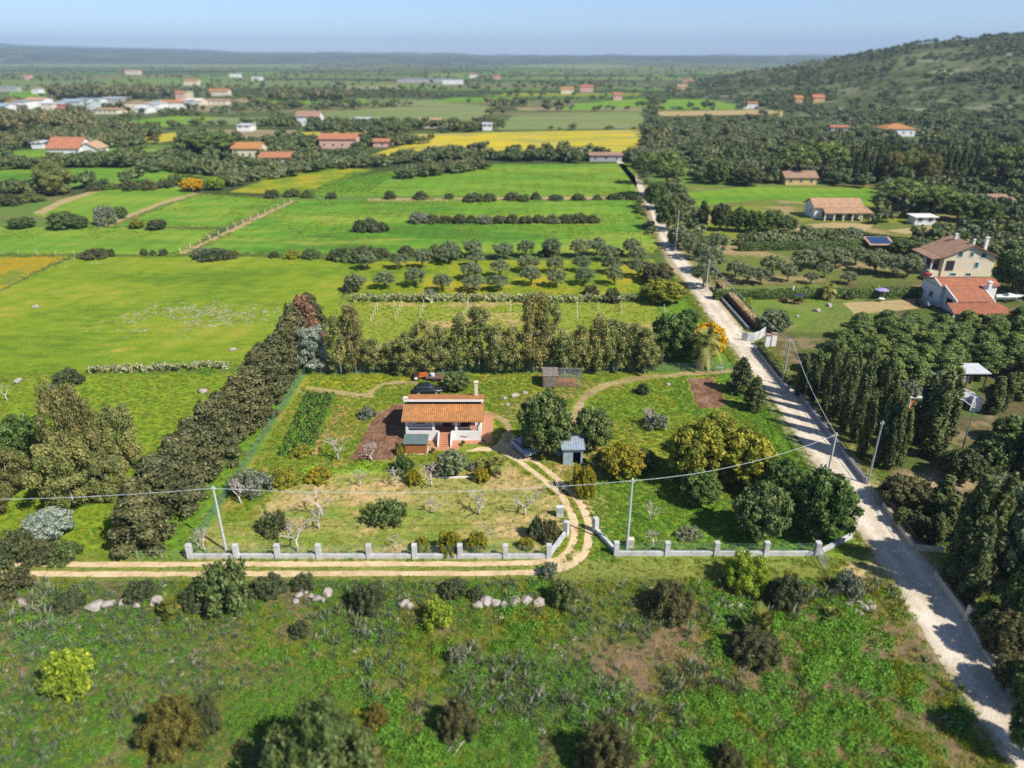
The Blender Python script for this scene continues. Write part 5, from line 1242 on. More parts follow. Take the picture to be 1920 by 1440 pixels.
for k in range(7): m.boxb(2.25 + k * 0.13, 2.34 + k * 0.13, -0.02, 0.004, 0.52 + 0.05 * math.sin(k * 1.1), 0.66 + 0.05 * math.sin(k * 1.1))
m.build('wall_vent', M['iron'], r)
m = MB(); m.tube([(-5.2, 0.9, 2.6), (-5.45, 0.7, 2.9)], 0.03, 5); m.build('gutter_pipe', M['metal'], r)
# paving round the house
m = MB(); m.boxb(4.91, 6.4, -0.9, 7.4, -0.02, 0.03); m.boxb(-4.9, 4.9, -0.9, -0.0, -0.02, 0.03); m.boxb(-1.6, 2.2, -2.6, -0.9, -0.02, 0.034)
o = m.build('paving', M['terracotta'], None); o.location = (-9.0, 81.8, 0); tag(o, None, None, None, 'structure')
d0 = thing('satellite_dish', (-14.25, 85.3, 3.4), 'white satellite dish at the left gable of the tiled house', 'dish')
m = MB(); m.loft([[(0.45 * s * math.cos(a), -0.12 * (1 - s * s) + 0.1, 0.45 * s * math.sin(a) + 0.9) for a in np.linspace(0, 6.283, 13)[:-1]] for s in (0.05, 0.5, 0.8, 1)], False); m.build('dish', M['white'], d0)
m = MB(); m.tube([(0, 0.1, -0.1), (0, 0.05, 0.9)], 0.03, 6); m.build('mast', M['metal'], d0)
# wooden hut
g = G(780, 851); r = thing('garden_hut', g, 'small orange wooden hut with grey roof at the porch corner', 'hut')
for k in range(9):
    m = MB(); m.boxb(-1.35, 1.35, 0.0, 0.045, 0.02 + k * 0.165, 0.175 + k * 0.165); m.build('plank', M['wood'], r)
m = MB(); m.boxb(-1.34, 1.34, 0.046, 1.5, 0.0, 1.5); m.prism([(0.046, 1.49), (1.5, 1.49), (1.5, 1.85)], 'x', -1.34, 1.34); m.build('body', M['wood'], r)
m = MB(); m.slab([(-1.55, -0.2, 1.56), (1.55, -0.2, 1.56), (1.55, 1.65, 1.98), (-1.55, 1.65, 1.98)], 0.06); m.build('roof', M['felt'], r)
m = MB(); m.boxb(-1.5, 1.5, -0.15, 2.0, -0.05, 0.02); m.build('base', M['concrete'], r)
# tin shed
g = G(1073, 872); r = thing('tin_shed', g, 'pale blue tin shed with sloping roof between driveway and dark trees', 'shed')
m = MB(); m.boxb(-1.15, 0.05, 0, 0.06, 0, 2.3); m.boxb(1.0, 1.25, 0, 0.06, 0, 2.2); m.boxb(0.05, 1.0, 0.0, 0.06, 1.8, 2.25); m.build('front_wall', M['tin'], r)
m = MB(); m.boxb(-1.15, -1.09, 0.06, 3.6, 0, 2.3); m.boxb(1.19, 1.25, 0.06, 3.6, 0, 2.3); m.boxb(-1.09, 1.19, 3.54, 3.6, 0, 2.3); m.build('wall', M['tin'], r)
m = MB(); m.boxb(-1.0, 1.1, 1.2, 1.3, 0.0, 2.2); m.build('painted_shade_panel', M['dark'], r)  # dark panel behind the doorway, the shed's inner shade put into colour
q = [(-1.4, -0.3, 2.30), (1.5, -0.3, 2.34), (1.5, 3.9, 2.62), (-1.4, 3.9, 2.58)]
tiled('roof', r, *q, M['tin'], 0.3, 0.04, 0.04)
m = MB(); m.boxb(-1.05, 0.0, 1.35, 2.15, 2.56, 2.59)
m.build('roof_pallet', M['cream'], r)
pal = r.children[-1]
for k in range(6):
    m = MB(); m.boxb(-1.02 + k * 0.17, -0.92 + k * 0.17, 1.38, 2.12, 2.59, 2.64); m.build('slat', M['wood_grey'], pal)
m = MB(); m.box(1.5, 0.9, 0.9, 0.05, 1.4, 2.0, 0.1, 0, -0.35); m.build('leaning_sheet', M['rust'], r)
g = G(1049, 851); r = thing('water_tub', g, 'blue water tub standing left of the tin shed', 'tub')
m = MB(); m.loft([[(0.55 * s * math.cos(a) * 1.2, 0.75 * s * math.sin(a) * 1.1, z) for a in np.linspace(0, 6.283, 13)[:-1]] for s, z in ((0.8, 0), (1, 0.7), (1.06, 0.75), (0.95, 0.75), (0.9, 0.35))]); m.build('tub', M['tin'], r)
m = MB(); m.loft([[(0.55 * .9 * math.cos(a) * 1.2, 0.75 * .9 * math.sin(a) * 1.1, z) for a in np.linspace(0, 6.283, 13)[:-1]] for z in (0.52, 0.56)]); m.build('water', M['bluepool'], r)
# wire aviary
g = G(1054, 727); r = thing('aviary', g, 'wire and board animal cage at the back fence', 'cage')
for x in (-2.9, -1.4, 0, 1.4, 2.9):
    for y in (0, 3.0):
        m = MB(); m.boxb(x - .05, x + .05, y - .05, y + .05, 0, 1.9); m.build('post', M['wood_grey'], r)
for y in (0, 3.0):
    m = MB(); m.boxb(-2.95, 2.95, y - .05, y + .05, 1.9, 1.98); m.build('rail', M['wood_grey'], r)
m = MB(); m.slab([(-3.0, -0.1, 1.99), (-0.6, -0.1, 1.99), (-0.6, 3.1, 2.1), (-3.0, 3.1, 2.1)], 0.05); m.build('board_roof', M['wood_grey'], r)
for k in range(8):
    m = MB(); m.boxb(-2.85 + k * .27, -2.62 + k * .27, -0.09, -0.055, 0.1, 1.85); m.build('board', M['wood_grey'], r)
m = MB()
for k in range(22): m.boxb(-0.6 + k * .165, -0.585 + k * .165, -0.07, -0.058, 0.0, 1.9); m.boxb(-0.6 + k * .165, -0.585 + k * .165, 0, 3, 1.985, 1.997)
for k in range(12): m.boxb(-0.6, 2.9, -0.07, -0.06, k * .16, k * .16 + .012); m.boxb(-0.6, 2.9, k * .26, k * .26 + .012, 1.985, 1.995)
m.build('wire_mesh', M['metal'], r)
m = MB(); m.boxb(-1.0, 2.0, 1.2, 2.6, 0, 0.45); m.boxb(0.2, 2.4, 0.4, 1.0, 0, 0.3); m.build('nest_box', M['wood'], r)

# ------------------------------------------------------------------ vehicles
def car(loc, rz, label, col, L=4.0, wd=1.7, hgt=1.45, name='parked_car'):
    r = thing(name, loc, label, 'car', None, rz)
    cm = surf('car_paint_' + label.split()[0], col, tuple(c * 0.8 for c in col), 0.8, 0.3, 0.5)
    def ring(x, z0, z1, hw): return [(x, -hw, z0), (x, -hw, (z0 + z1) / 2), (x, -hw * .9, z1), (x, hw * .9, z1), (x, hw, (z0 + z1) / 2), (x, hw, z0)]
    w2 = wd / 2; m = MB()
    m.loft([ring(-L / 2, 0.45, 0.75, w2 * .85), ring(-L / 2 + .15, 0.28, 0.88, w2 * .97), ring(-L * .22, 0.25, 0.95, w2), ring(L * .2, 0.25, 0.92, w2), ring(L / 2 - .35, 0.27, 0.80, w2 * .97), ring(L / 2, 0.42, 0.62, w2 * .82)]); m.build('body', cm, r, True)
    m = MB(); m.loft([ring(-L * .42, 0.86, 0.95, w2 * .86), ring(-L * .30, 0.86, hgt - .06, w2 * .80), ring(-L * .05, 0.86, hgt, w2 * .80), ring(L * .08, 0.86, hgt - .03, w2 * .80), ring(L * .26, 0.86, 0.92, w2 * .86)])
    gl = m.build('cabin_glass', M['glass'], r, True)
    m = MB(); m.loft([[(x, -y, z), (x, y, z), (x, y, z + .04), (x, -y, z + .04)] for x, y, z in ((-L * .30, w2 * .74, hgt - .07), (-L * .05, w2 * .76, hgt - .01), (L * .08, w2 * .74, hgt - .04))]); m.build('roof', cm, r)
    for x in (-L * .31, L * .31):
        for sy in (-1, 1):
            m = MB(); n = 14
            m.loft([[(x + rr * math.cos(a), sy * yy, 0.31 + rr * math.sin(a)) for a in np.linspace(0, 6.283, n + 1)[:-1]] for rr, yy in ((0.29, w2 - .2), (0.31, w2 - .16), (0.31, w2 + .0), (0.27, w2 + .02))]); wh = m.build('wheel', M['iron'], r)
            m = MB(); m.loft([[(x + rr * math.cos(a), sy * yy, 0.31 + rr * math.sin(a)) for a in np.linspace(0, 6.283, n + 1)[:-1]] for rr, yy in ((0.19, w2 + .005), (0.17, w2 + .03))]); m.build('rim', M['metal'], wh)
    for sy in (-1, 1):
        m = MB(); m.box(L / 2 - .1, sy * w2 * .62, 0.62, 0.16, 0.32, 0.13); m.build('headlight', M['white'], r)
        m = MB(); m.box(-L / 2 + .06, sy * w2 * .68, 0.72, 0.1, 0.24, 0.14); m.build('tail_light', M['brownf'], r)
    return r
car(G(982, 846), R(-60), 'pale blue car half hidden under the large dark tree beside the driveway', (0.42, 0.52, 0.62))
car(G(802, 737), R(4), 'black car parked behind the tiled house', (0.02, 0.024, 0.03), 4.2, 1.75, 1.5)
car(G(1737, 523), R(78), 'red car parked beside the cream villa', (0.55, 0.02, 0.05), 4.0)
car(G(1729, 573), R(88), 'dark car in the shade of the red-roofed villa', (0.02, 0.025, 0.035), 4.1)
g = G(788, 711); r = thing('tractor', g, 'small orange garden tractor at the back fence', 'tractor', None, R(12))
om = surf('orange_paint', (0.60, 0.14, 0.02), (0.45, 0.10, 0.02), 2, 0.5, 0.4)
m = MB(); m.boxb(-0.1, 1.15, -0.32, 0.32, 0.45, 1.0); m.build('bonnet', om, r); m = MB(); m.boxb(-1.0, -0.1, -0.4, 0.4, 0.4, 0.7); m.build('body', om, r)
m = MB(); m.boxb(-0.75, -0.35, -0.22, 0.22, 0.7, 0.82); m.boxb(-0.8, -0.72, -0.22, 0.22, 0.8, 1.2); m.build('seat', M['iron'], r)
m = MB(); m.tube([(-0.1, 0, 0.9), (-0.28, 0, 1.2)], 0.03, 5); m.tube([(-0.28 + .0 * math.cos(a), 0.2 * math.cos(a), 1.2 + 0.1 * math.sin(a)) for a in np.linspace(0, 6.28, 9)], 0.02, 4); m.build('steering_wheel', M['iron'], r)
for x, rr in ((0.85, 0.3), (-0.7, 0.5)):
    for sy in (-1, 1):
        m = MB(); m.loft([[(x + q * math.cos(a), sy * yy, rr + q * math.sin(a)) for a in np.linspace(0, 6.283, 13)[:-1]] for q, yy in ((rr * .6, 0.45), (rr, 0.48), (rr, 0.66), (rr * .6, 0.7))]); wh = m.build('wheel', M['iron'], r)
        m = MB(); m.loft([[(x + q * math.cos(a), sy * yy, rr + q * math.sin(a)) for a in np.linspace(0, 6.283, 13)[:-1]] for q, yy in ((rr * .5, 0.68), (rr * .45, 0.73))]); m.build('rim', M['white'], wh)
g = G(816, 713); r = thing('trailer', g, 'rusty farm trailer with odds and ends right of the orange tractor', 'trailer', None, R(-6))
m = MB(); m.boxb(-1.3, 1.3, -0.6, 0.6, 0.45, 0.55); m.build('bed', M['rust'], r)
for x0, x1, y0, y1 in ((-1.3, 1.3, -0.62, -0.56), (-1.3, 1.3, 0.56, 0.62), (-1.33, -1.27, -0.56, 0.56)):
    m = MB(); m.boxb(x0, x1, y0, y1, 0.55, 0.9); m.build('side_board', M['wood_grey'], r)
for sy in (-1, 1):
    m = MB(); m.loft([[(q * math.cos(a), sy * yy, 0.3 + q * math.sin(a)) for a in np.linspace(0, 6.283, 13)[:-1]] for q, yy in ((0.2, 0.64), (0.3, 0.66), (0.3, 0.8), (0.2, 0.82))]); m.build('wheel', M['iron'], r)
m = MB(); m.tube([(1.3, 0, 0.5), (2.1, 0, 0.35)], 0.04, 5); m.build('drawbar', M['rust'], r)
m = MB(); m.loft([[(0.35 * math.cos(a) - .4, 0.35 * math.sin(a), z) for a in np.linspace(0, 6.283, 11)[:-1]] for z in (0.56, 1.15)]); m.build('drum', M['tin2'], r)
g = G(836, 727); r = thing('overturned_canoe', g, 'red and white canoe lying in the grass behind the house', 'canoe', None, R(28))
m = MB(); m.loft([[(x, wv * math.cos(a), 0.02 + hv * math.sin(a)) for a in np.linspace(0, math.pi, 7)] for x, wv, hv in ((-1.5, .03, .04), (-1.0, .25, .22), (0, .36, .3), (1.0, .25, .22), (1.5, .03, .04))]); m.build('hull', surf('canoe_paint', (0.66, 0.30, 0.22), (0.6, 0.5, 0.45), 1.2, 0.5, 0.4), r)
# white boat on trailer
g = G(1888, 566); r = thing('motor_boat', g, 'white motor boat on a trailer beside the red-roofed villa', 'boat', None, R(-4))
def hull(x, hw, zb, zt): return [(x, -hw, zt), (x, -hw * .8, (zb + zt) / 2), (x, 0, zb), (x, hw * .8, (zb + zt) / 2), (x, hw, zt)]
m = MB(); m.loft([hull(-2.6, 0.85, 0.55, 1.25), hull(-1, 1.0, 0.5, 1.3), hull(1, 0.9, 0.6, 1.4), hull(2.3, 0.45, 0.9, 1.5), hull(2.9, 0.04, 1.35, 1.6)]); m.build('hull', M['white'], r)
m = MB(); m.loft([[(x, -w_, 1.3), (x, -w_ * .8, z), (x, w_ * .8, z), (x, w_, 1.3)] for x, w_, z in ((-0.6, .7, 1.32), (-0.2, .7, 1.75), (0.7, .6, 1.7), (1.4, .5, 1.45))]); m.build('cabin', M['white'], r)
m = MB(); m.box(-0.45, 0, 1.75, 0.06, 1.1, 0.4, 0, 0, -0.5); m.build('windscreen', M['glass'], r)
m = MB(); m.box(-2.7, 0, 1.1, 0.3, 0.35, 0.8); m.build('outboard_motor', M['iron'], r)
m = MB(); m.boxb(-2.4, 2.8, -0.05, 0.05, 0.4, 0.5); m.boxb(-0.8, -0.7, -0.9, 0.9, 0.3, 0.4); m.build('trailer_frame', M['metal'], r)
for sy in (-1, 1):
    m = MB(); m.loft([[(-.75 + q * math.cos(a), sy * yy, 0.28 + q * math.sin(a)) for a in np.linspace(0, 6.283, 13)[:-1]] for q, yy in ((0.18, 0.88), (0.28, 0.9), (0.28, 1.05), (0.18, 1.07))]); m.build('wheel', M['iron'], r)

# ------------------------------------------------------------------ villas across the road
r = thing('red_roof_villa', (85.6, 131.5, 0), 'white villa with red tiled roof behind the pine grove', 'house')
m = MB(); m.boxb(0.0, 11.0, 5.0, 12.0, 0, 4.0); m.prism([(5.0, 3.9), (12.0, 3.9), (12, 4.1), (7.2, 5.15), (5.0, 4.35)], 'x', 0, 11.0); m.build('wall', M['white'], r)
m = MB(); m.boxb(0.8, 7.2, 0.4, 5.0, 0, 2.8); m.prism([(0.4, 2.79), (5.0, 2.79), (5.0, 4.3), (0.4, 2.85)], 'x', 0.8, 7.2); m.build('wall', M['white'], r)
tiled('roof', r, (0.5, -0.2, 2.82), (7.6, -0.2, 2.82), (7.6, 4.8, 4.48), (0.5, 4.8, 4.48), M['tile_red'], 0.3)
tiled('roof', r, (-0.4, 4.8, 4.50), (11.4, 4.8, 4.50), (11.4, 7.2, 5.34), (-0.4, 7.2, 5.34), M['tile_red'], 0.3)
tiled('roof', r, (11.4, 12.6, 4.0), (-0.4, 12.6, 4.0), (-0.4, 7.2, 5.34), (11.4, 7.2, 5.34), M['tile_red'], 0.3)
tiled('porch_roof', r, (-2.6, -4.6, 1.95), (9.6, -4.6, 1.95), (8.2, -0.25, 2.6), (-1.6, -0.25, 2.6), M['tile_red'], 0.3)
for q in ([(0.4, -0.3), (0.4, 4.8), 2.75, 4.40], ):
    m = MB(); m.slab([(0.3, -0.25, 2.95), (0.5, -0.25, 2.95), (0.5, 4.8, 4.62), (0.3, 4.8, 4.62)], 0.3); m.build('verge', M['white'], r)
    m = MB(); m.slab([(-0.6, 4.7, 4.62), (-0.4, 4.7, 4.62), (-0.4, 7.2, 5.46), (-0.6, 7.2, 5.46)], 0.3); m.build('verge', M['white'], r)
    m = MB(); m.slab([(7.6, -0.25, 2.95), (7.8, -0.25, 2.95), (7.8, 4.8, 4.62), (7.6, 4.8, 4.62)], 0.3); m.build('verge', M['white'], r)
for x in (-2.2, 1.0, 5.0, 9.2):
    m = MB(); m.boxb(x - .15, x + .15, -4.4, -4.1, 0, 1.95); m.build('column', M['white'], r)
m = MB(); m.boxb(8.0, 8.6, 3.2, 3.9, 2.5, 5.6); m.boxb(7.9, 8.7, 3.1, 4.0, 5.6, 5.75); m.build('chimney', M['white'], r)
opening(r, 'l', 6.4, 4.6, 2.4, 1.2, 1.8, 1.2, 'window', 'brownf', 0.4, 4.0); opening(r, 'l', 11.0, 7, 3, 1.2, 1.2, 1.2, 'window', 'white', 5.0, 5.5); opening(r, 'f', 6.4, 4.6, 0, 0.1, 1.6, 2.1, 'door', 'brownf', 0.4, 4.0)

house('cream_villa', (104.0, 158.4, 0), 0, 11.6, 8.6, 4.75, 2.5, 'cream', 'tile_brown', 'two-storey cream villa with brown gable roof and teal shutters',
      [('f', -2.5, 4.55, 1.05, 1.15, 'shutter', 'white'), ('f', 0.1, 4.6, 0.8, 1.05, 'shutter', 'white'), ('f', 2.8, 4.3, 1.2, 1.1, 'shutter', 'white'), ('f', 1.8, 2.0, 0.85, 1.3, 'shutter', 'white'), ('f', -4.2, 1.5, 1.7, 2.1, 'window', 'brownf'), ('f', -3.0, 0.1, 1.4, 0.7, 'shutter', 'white'), ('f', 0.5, 0.1, 1.2, 0.7, 'window', 'white'), ('l', 2.5, 1.4, 1.6, 2.1, 'window', 'brownf'), ('l', 5.8, 1.4, 1.6, 2.1, 'door', 'brownf')],
      'y', 0.7, [(-0.6, 6.2, 0.5, 8.3), (0.5, 1.0, 0.4, 8.2), (5.0, 3.5, 0.6, 8.1)], fine=True)
vill = bpy.data.objects['cream_villa']
m = MB(); m.boxb(-8.4, -5.82, 0.3, 6.5, 0, 1.2); m.build('veranda_base', M['cream'], vill)
for y in (0.5, 3.2, 6.2):
    m = MB(); m.boxb(-8.3, -8.05, y - .13, y + .13, 1.2, 4.1); m.build('column', M['white'], vill)
m = MB(); m.slab([(-8.8, -0.4, 4.15), (-6.4, -0.4, 4.6), (-6.4, 8.9, 4.6), (-8.8, 8.9, 4.15)], 0.16); m.build('veranda_roof', M['tile_brown'], vill)
r = thing('tan_roof_villa', (93.6, 219.5, 0), 'long low villa with tan tiled roof and arched porch beyond the olive gardens', 'house')
m = MB(); m.boxb(0, 14.5, 2.5, 10.5, 0, 3.6); m.prism([(2.5, 3.59), (10.5, 3.59), (6.5, 5.4)], 'x', 0, 14.5); m.build('wall', M['white'], r)
tiled('roof', r, (-0.6, 1.9, 3.5), (15.1, 1.9, 3.5), (15.1, 6.5, 5.6), (-0.6, 6.5, 5.6), M['tile_tan'], 0.4)
tiled('roof', r, (15.1, 11.1, 3.5), (-0.6, 11.1, 3.5), (-0.6, 6.5, 5.6), (15.1, 6.5, 5.6), M['tile_tan'], 0.4)
tiled('porch_roof', r, (1.6, -1.6, 2.5), (16.4, -1.6, 2.5), (15.8, 2.3, 3.45), (2.2, 2.3, 3.45), M['tile_tan'], 0.4)
for x in (2.0, 4.8, 7.6, 10.4, 13.2, 16.0):
    m = MB(); m.boxb(x - .2, x + .2, -1.2, -0.8, 0, 2.5); m.build('column', M['cream'], r)
for x in (3.4, 7.6, 11.4): opening(r, 'f', 14.5, 8, x - 7.25, 0.5, 1.6, 1.9, 'window', 'brownf', 2.5, 7.25)
opening(r, 'l', 14.5, 8, 3, 1.4, 1.1, 1.2, 'window', 'white', 2.5, 7.25)
# solar roof shed
g = G(1650, 472); r = thing('solar_shed', g, 'small shed carrying a roof of blue solar panels among the olives', 'shed')
m = MB(); m.boxb(-2.6, 2.6, 0.4, 3.4, 0, 1.9); m.build('wall', M['wood_dark'], r)
m = MB(); m.slab([(-3.3, -0.6, 1.95), (3.3, -0.6, 1.95), (3.3, 3.8, 3.1), (-3.3, 3.8, 3.1)], 0.12); m.build('roof', M['tile_tan'], r)
sp = surf('solar_glass', (0.02, 0.05, 0.16), (0.03, 0.07, 0.2), 1, 0.15, 0.6)
for i in range(5):
    for j in range(3):
        x0 = -2.75 + i * 1.1; t0, t1 = (0.12 + j * 0.28), (0.12 + j * 0.28 + 0.25); m = MB()
        m.slab([(x0, -0.6 + 4.4 * t0, 2.02 + 1.15 * t0), (x0 + 1.02, -0.6 + 4.4 * t0, 2.02 + 1.15 * t0), (x0 + 1.02, -0.6 + 4.4 * t1, 2.02 + 1.15 * t1), (x0, -0.6 + 4.4 * t1, 2.02 + 1.15 * t1)], 0.04); m.build('solar_panel', sp, r)
# open shelter, white shed frame, orange shed, barbecue
r = thing('open_shelter', (66.6, 96.4, 0), 'open shelter with flat white tin roof in front of the pine grove', 'shelter')
tiled('roof', r, (-4.6, 0, 3.1), (4.6, 0, 3.1), (4.6, 3.6, 3.3), (-4.6, 3.6, 3.3), M['tin2'], 0.4, 0.04, 0.06)
for x in (-4.2, -1.4, 1.4, 4.2):
    for y in (0.3, 3.3):
        m = MB(); m.boxb(x - .09, x + .09, y - .09, y + .09, 0, 3.08); m.build('post', M['wood_dark'], r)
m = MB(); m.boxb(-4.2, 4.2, 3.45, 3.55, 0, 1.2); m.build('back_panel', M['greyw'], r)
m = MB(); m.boxb(-2.6, 0.3, 0.8, 1.5, 0.7, 0.78); m.build('table_top', M['wood'], r)
for x in (-2.4, 0.1):
    m = MB(); m.boxb(x - .05, x + .05, 0.9, 1.4, 0, 0.7); m.build('table_leg', M['wood'], r)
g = G(1814, 772); r = thing('roofless_shed', g, 'white block shed with open roof frame below the shelter', 'shed')
for q in ((-1.8, 1.8, 2.4, 2.55), (-1.8, -1.65, 0, 2.4), (1.65, 1.8, 0, 2.4), (0.3, 1.65, 0, 0.15)):
    m = MB(); m.boxb(*q, 0, 1.9); m.build('wall', M['white'], r)
for y in (0.05, 2.45):
    m = MB(); m.tube([(-1.75, y, 1.9), (0, y, 2.6), (1.75, y, 1.9)], 0.06, 4); m.build('rafter', M['tin2'], r)
m = MB(); m.tube([(0, 0.05, 2.6), (0, 2.45, 2.6)], 0.06, 4); m.build('ridge_bar', M['tin2'], r)
m = MB(); m.boxb(-1.2, 0.2, 0.9, 2.0, 0, 0.9); m.build('machine', M['dark'], r)
g = G(1704, 769); r = thing('orange_shed', g, 'small orange hut with teal door among the cypresses', 'hut')
m = MB(); m.boxb(-1.2, 1.2, 0, 1.8, 0, 2.0); m.build('wall', surf('orange_render', (0.62, 0.20, 0.05), (0.5, 0.16, 0.05), 1.5, 0.8), r)
m = MB(); m.slab([(-1.4, -0.2, 2.05), (1.4, -0.2, 2.05), (1.4, 2.0, 2.3), (-1.4, 2.0, 2.3)], 0.08); m.build('roof', M['tin2'], r)
opening(r, 'f', 2.4, 1.8, -0.55, 0.05, 0.8, 1.7, 'shutter', 'white')
g = G(1876, 872); r = thing('brick_barbecue', g, 'stone and brick barbecue with tiled hood near the right edge', 'barbecue')
m = MB(); m.boxb(-1.6, 1.6, 0, 0.9, 0, 0.9); m.build('base', M['stone'], r)
m = MB(); m.boxb(-1.7, 1.7, -0.1, 1.0, 0.902, 1.0); m.build('worktop', M['white'], r)
m = MB(); m.prism([(0.1, 1.0), (1.1, 1.0), (1.1, 2.2), (0.7, 2.2)], 'x', -0.8, 0.6); m.build('hood', M['cream'], r)
m = MB(); m.slab([(-1.0, 0.3, 2.15), (0.8, 0.3, 2.15), (0.8, 1.3, 2.45), (-1.0, 1.3, 2.45)], 0.1); m.build('hood_roof', M['tile_tan'], r)
m = MB(); m.boxb(0.9, 1.5, -0.02, 0.0, 0.1, 0.8); m.build('painted_opening', M['dark'], r)  # dark plate on the solid base, a firewood opening's shade put into colour
# garden swing, parasol, table
g = G(1497, 572); r = thing('garden_swing', g, 'canopied garden swing on the villa lawn', 'swing')
m = MB(); m.slab([(-1.3, -0.3, 2.0), (1.3, -0.3, 2.0), (1.3, 0.9, 2.1), (-1.3, 0.9, 2.1)], 0.06); m.build('canopy', surf('dark_canvas', (0.05, 0.05, 0.08), (0.04, 0.04, 0.05), 2), r)
for x in (-1.25, 1.25):
    m = MB(); m.tube([(x, -0.5, 0), (x, 0.3, 2.0), (x, 1.1, 0)], 0.05, 5); m.build('leg', M['brownf'], r)
m = MB(); m.boxb(-1.0, 1.0, 0.1, 0.6, 0.5, 0.6); m.boxb(-1.0, 1.0, 0.6, 0.68, 0.6, 1.1); m.build('seat', M['brownf'], r)
g = G(1484, 559); r = thing('closed_parasol', g, 'closed white parasol beside the garden swing', 'parasol')
m = MB(); m.tube([(0, 0, 0), (0, 0, 2.9)], 0.04, 6); m.build('pole', M['metal'], r); m = MB(); m.tube([(0, 0, 1.0), (0, 0, 1.4), (0, 0, 2.4), (0, 0, 2.85)], [0.1, 0.28, 0.18, 0.03], 8); m.build('canopy', M['white'], r)
g = G(1650, 560); r = thing('parasol', g, 'open lilac parasol on the villa terrace', 'parasol')
m = MB(); m.tube([(0, 0, 0), (0, 0, 2.3)], 0.04, 6); m.build('pole', M['metal'], r); m = MB(); m.loft([[(q * math.cos(a), q * math.sin(a), z) for a in np.linspace(0, 6.283, 9)[:-1]] for q, z in ((0.05, 2.4), (1.45, 1.95), (1.43, 1.9), (0.04, 2.3))], False); m.build('canopy', surf('lilac_canvas', (0.36, 0.30, 0.55), (0.3, 0.25, 0.46), 2), r)
g = G(1652, 566); r = thing('terrace_table', g, 'round terrace table under the lilac parasol', 'table')
m = MB(); m.loft([[(0.6 * math.cos(a), 0.6 * math.sin(a), z) for a in np.linspace(0, 6.283, 13)[:-1]] for z in (0.7, 0.75)]); m.build('table_top', M['white'], r); m = MB(); m.tube([(0, 0, 0), (0, 0, 0.7)], 0.06, 6); m.build('leg', M['metal'], r)
# ------------------------------------------------------------------ far houses
H_ = lambda *a, **k: house(*a, **k)
W3 = lambda w, n=3, z=1.0: [('f', -w / 2 + w * (i + .5) / n, z, 1.2, 1.3, 'window', 'white') for i in range(n)]
def far_house(name, x0, x1, yb, h, rise, wall, tile, label, d=9, ridge='x', hip=False, n=3, cat='house', sill=1.0):
    a, b = G(x0, yb), G(x1, yb); w = b.x - a.x
    return house(name, ((a.x + b.x) / 2, a.y, a.z), 0, w, d, h, rise, wall, tile, label, W3(w, n, sill), ridge, 0.6, (), cat, False, hip)
far_house('brown_cottage', 1472, 1530, 347, 3.0, 1.8, 'ochre', 'tile_brown', 'brown-roofed cottage with ochre walls below the pines', 9)
far_house('hillside_house', 1658, 1714, 256, 4.6, 2.4, 'white', 'tile', 'white house with bright orange hipped roof at the foot of the hill', 15, hip=True, n=4, sill=1.5)
far_house('white_block_house', 1393, 1424, 204, 5.0, 1.0, 'white', 'tile_red', 'white house with flat reddish roof beyond the scrub', 12)
far_house('ochre_house', 1491, 1511, 194, 5, 2, 'ochre', 'tile', 'small orange house on the lower hillside, left of two', 10)
far_house('ochre_house', 1525, 1555, 193, 5, 2.4, 'ochre', 'tile_red', 'small orange house on the lower hillside, right of two', 10)
far_house('hillside_shed', 1558, 1590, 246, 2.6, 0.8, 'greyw', 'tile_red', 'low red-roofed shed left of the bright orange-roofed house', 7, n=1)
far_house('orange_cabin', 1858, 1896, 392, 3.0, 1.2, 'ochre', 'tile_brown', 'orange wooden cabin under dark trees near the right edge', 7, n=2)
far_house('white_pavilion', 1714, 1752, 422, 2.3, 0, 'white', 'white', 'low white garden pavilion right of the umbrella pines', 4, n=2)
far_house('farmhouse', 92, 152, 298, 5.2, 4.2, 'white', 'tile_red', 'left half of the twin farmhouse with large red gable roof', 14, n=4, sill=1.4)
far_house('farmhouse', 150, 186, 297, 4.8, 2.6, 'white', 'tile_tan', 'right half of the twin farmhouse with tan roof', 10, ridge='y', n=2, sill=1.4)
far_house('orange_roof_house', 437, 490, 298, 5.0, 2.2, 'cream', 'tile', 'cream house with bright orange roof right of the huge pine', 11, n=4, sill=1.4)
far_house('red_barn', 488, 548, 309, 3.4, 1.8, 'greyw', 'tile_red', 'long dark red barn roof below the orange-roofed house', 9, n=4)
far_house('pink_house', 600, 668, 279, 5.2, 2.2, 'pink', 'tile_red', 'pinkish house with terracotta roof beside the yellow field', 11, n=4, sill=1.4)
far_house('pink_shed', 700, 734, 276, 3, 1.2, 'pink', 'tile_red', 'small pink-red outbuilding at the tip of the yellow field', 8, n=1)
far_house('ochre_farmhouse', 556, 600, 236, 6.5, 3.0, 'white', 'tile_brown', 'white farmhouse with ochre gable among pale gardens', 13, n=4, sill=1.8)
far_house('ruined_barn', 1106, 1166, 303, 3.0, 0.9, 'greyw', 'tile_brown', 'grey-brown low barn on the far edge of the green field', 7, n=3)
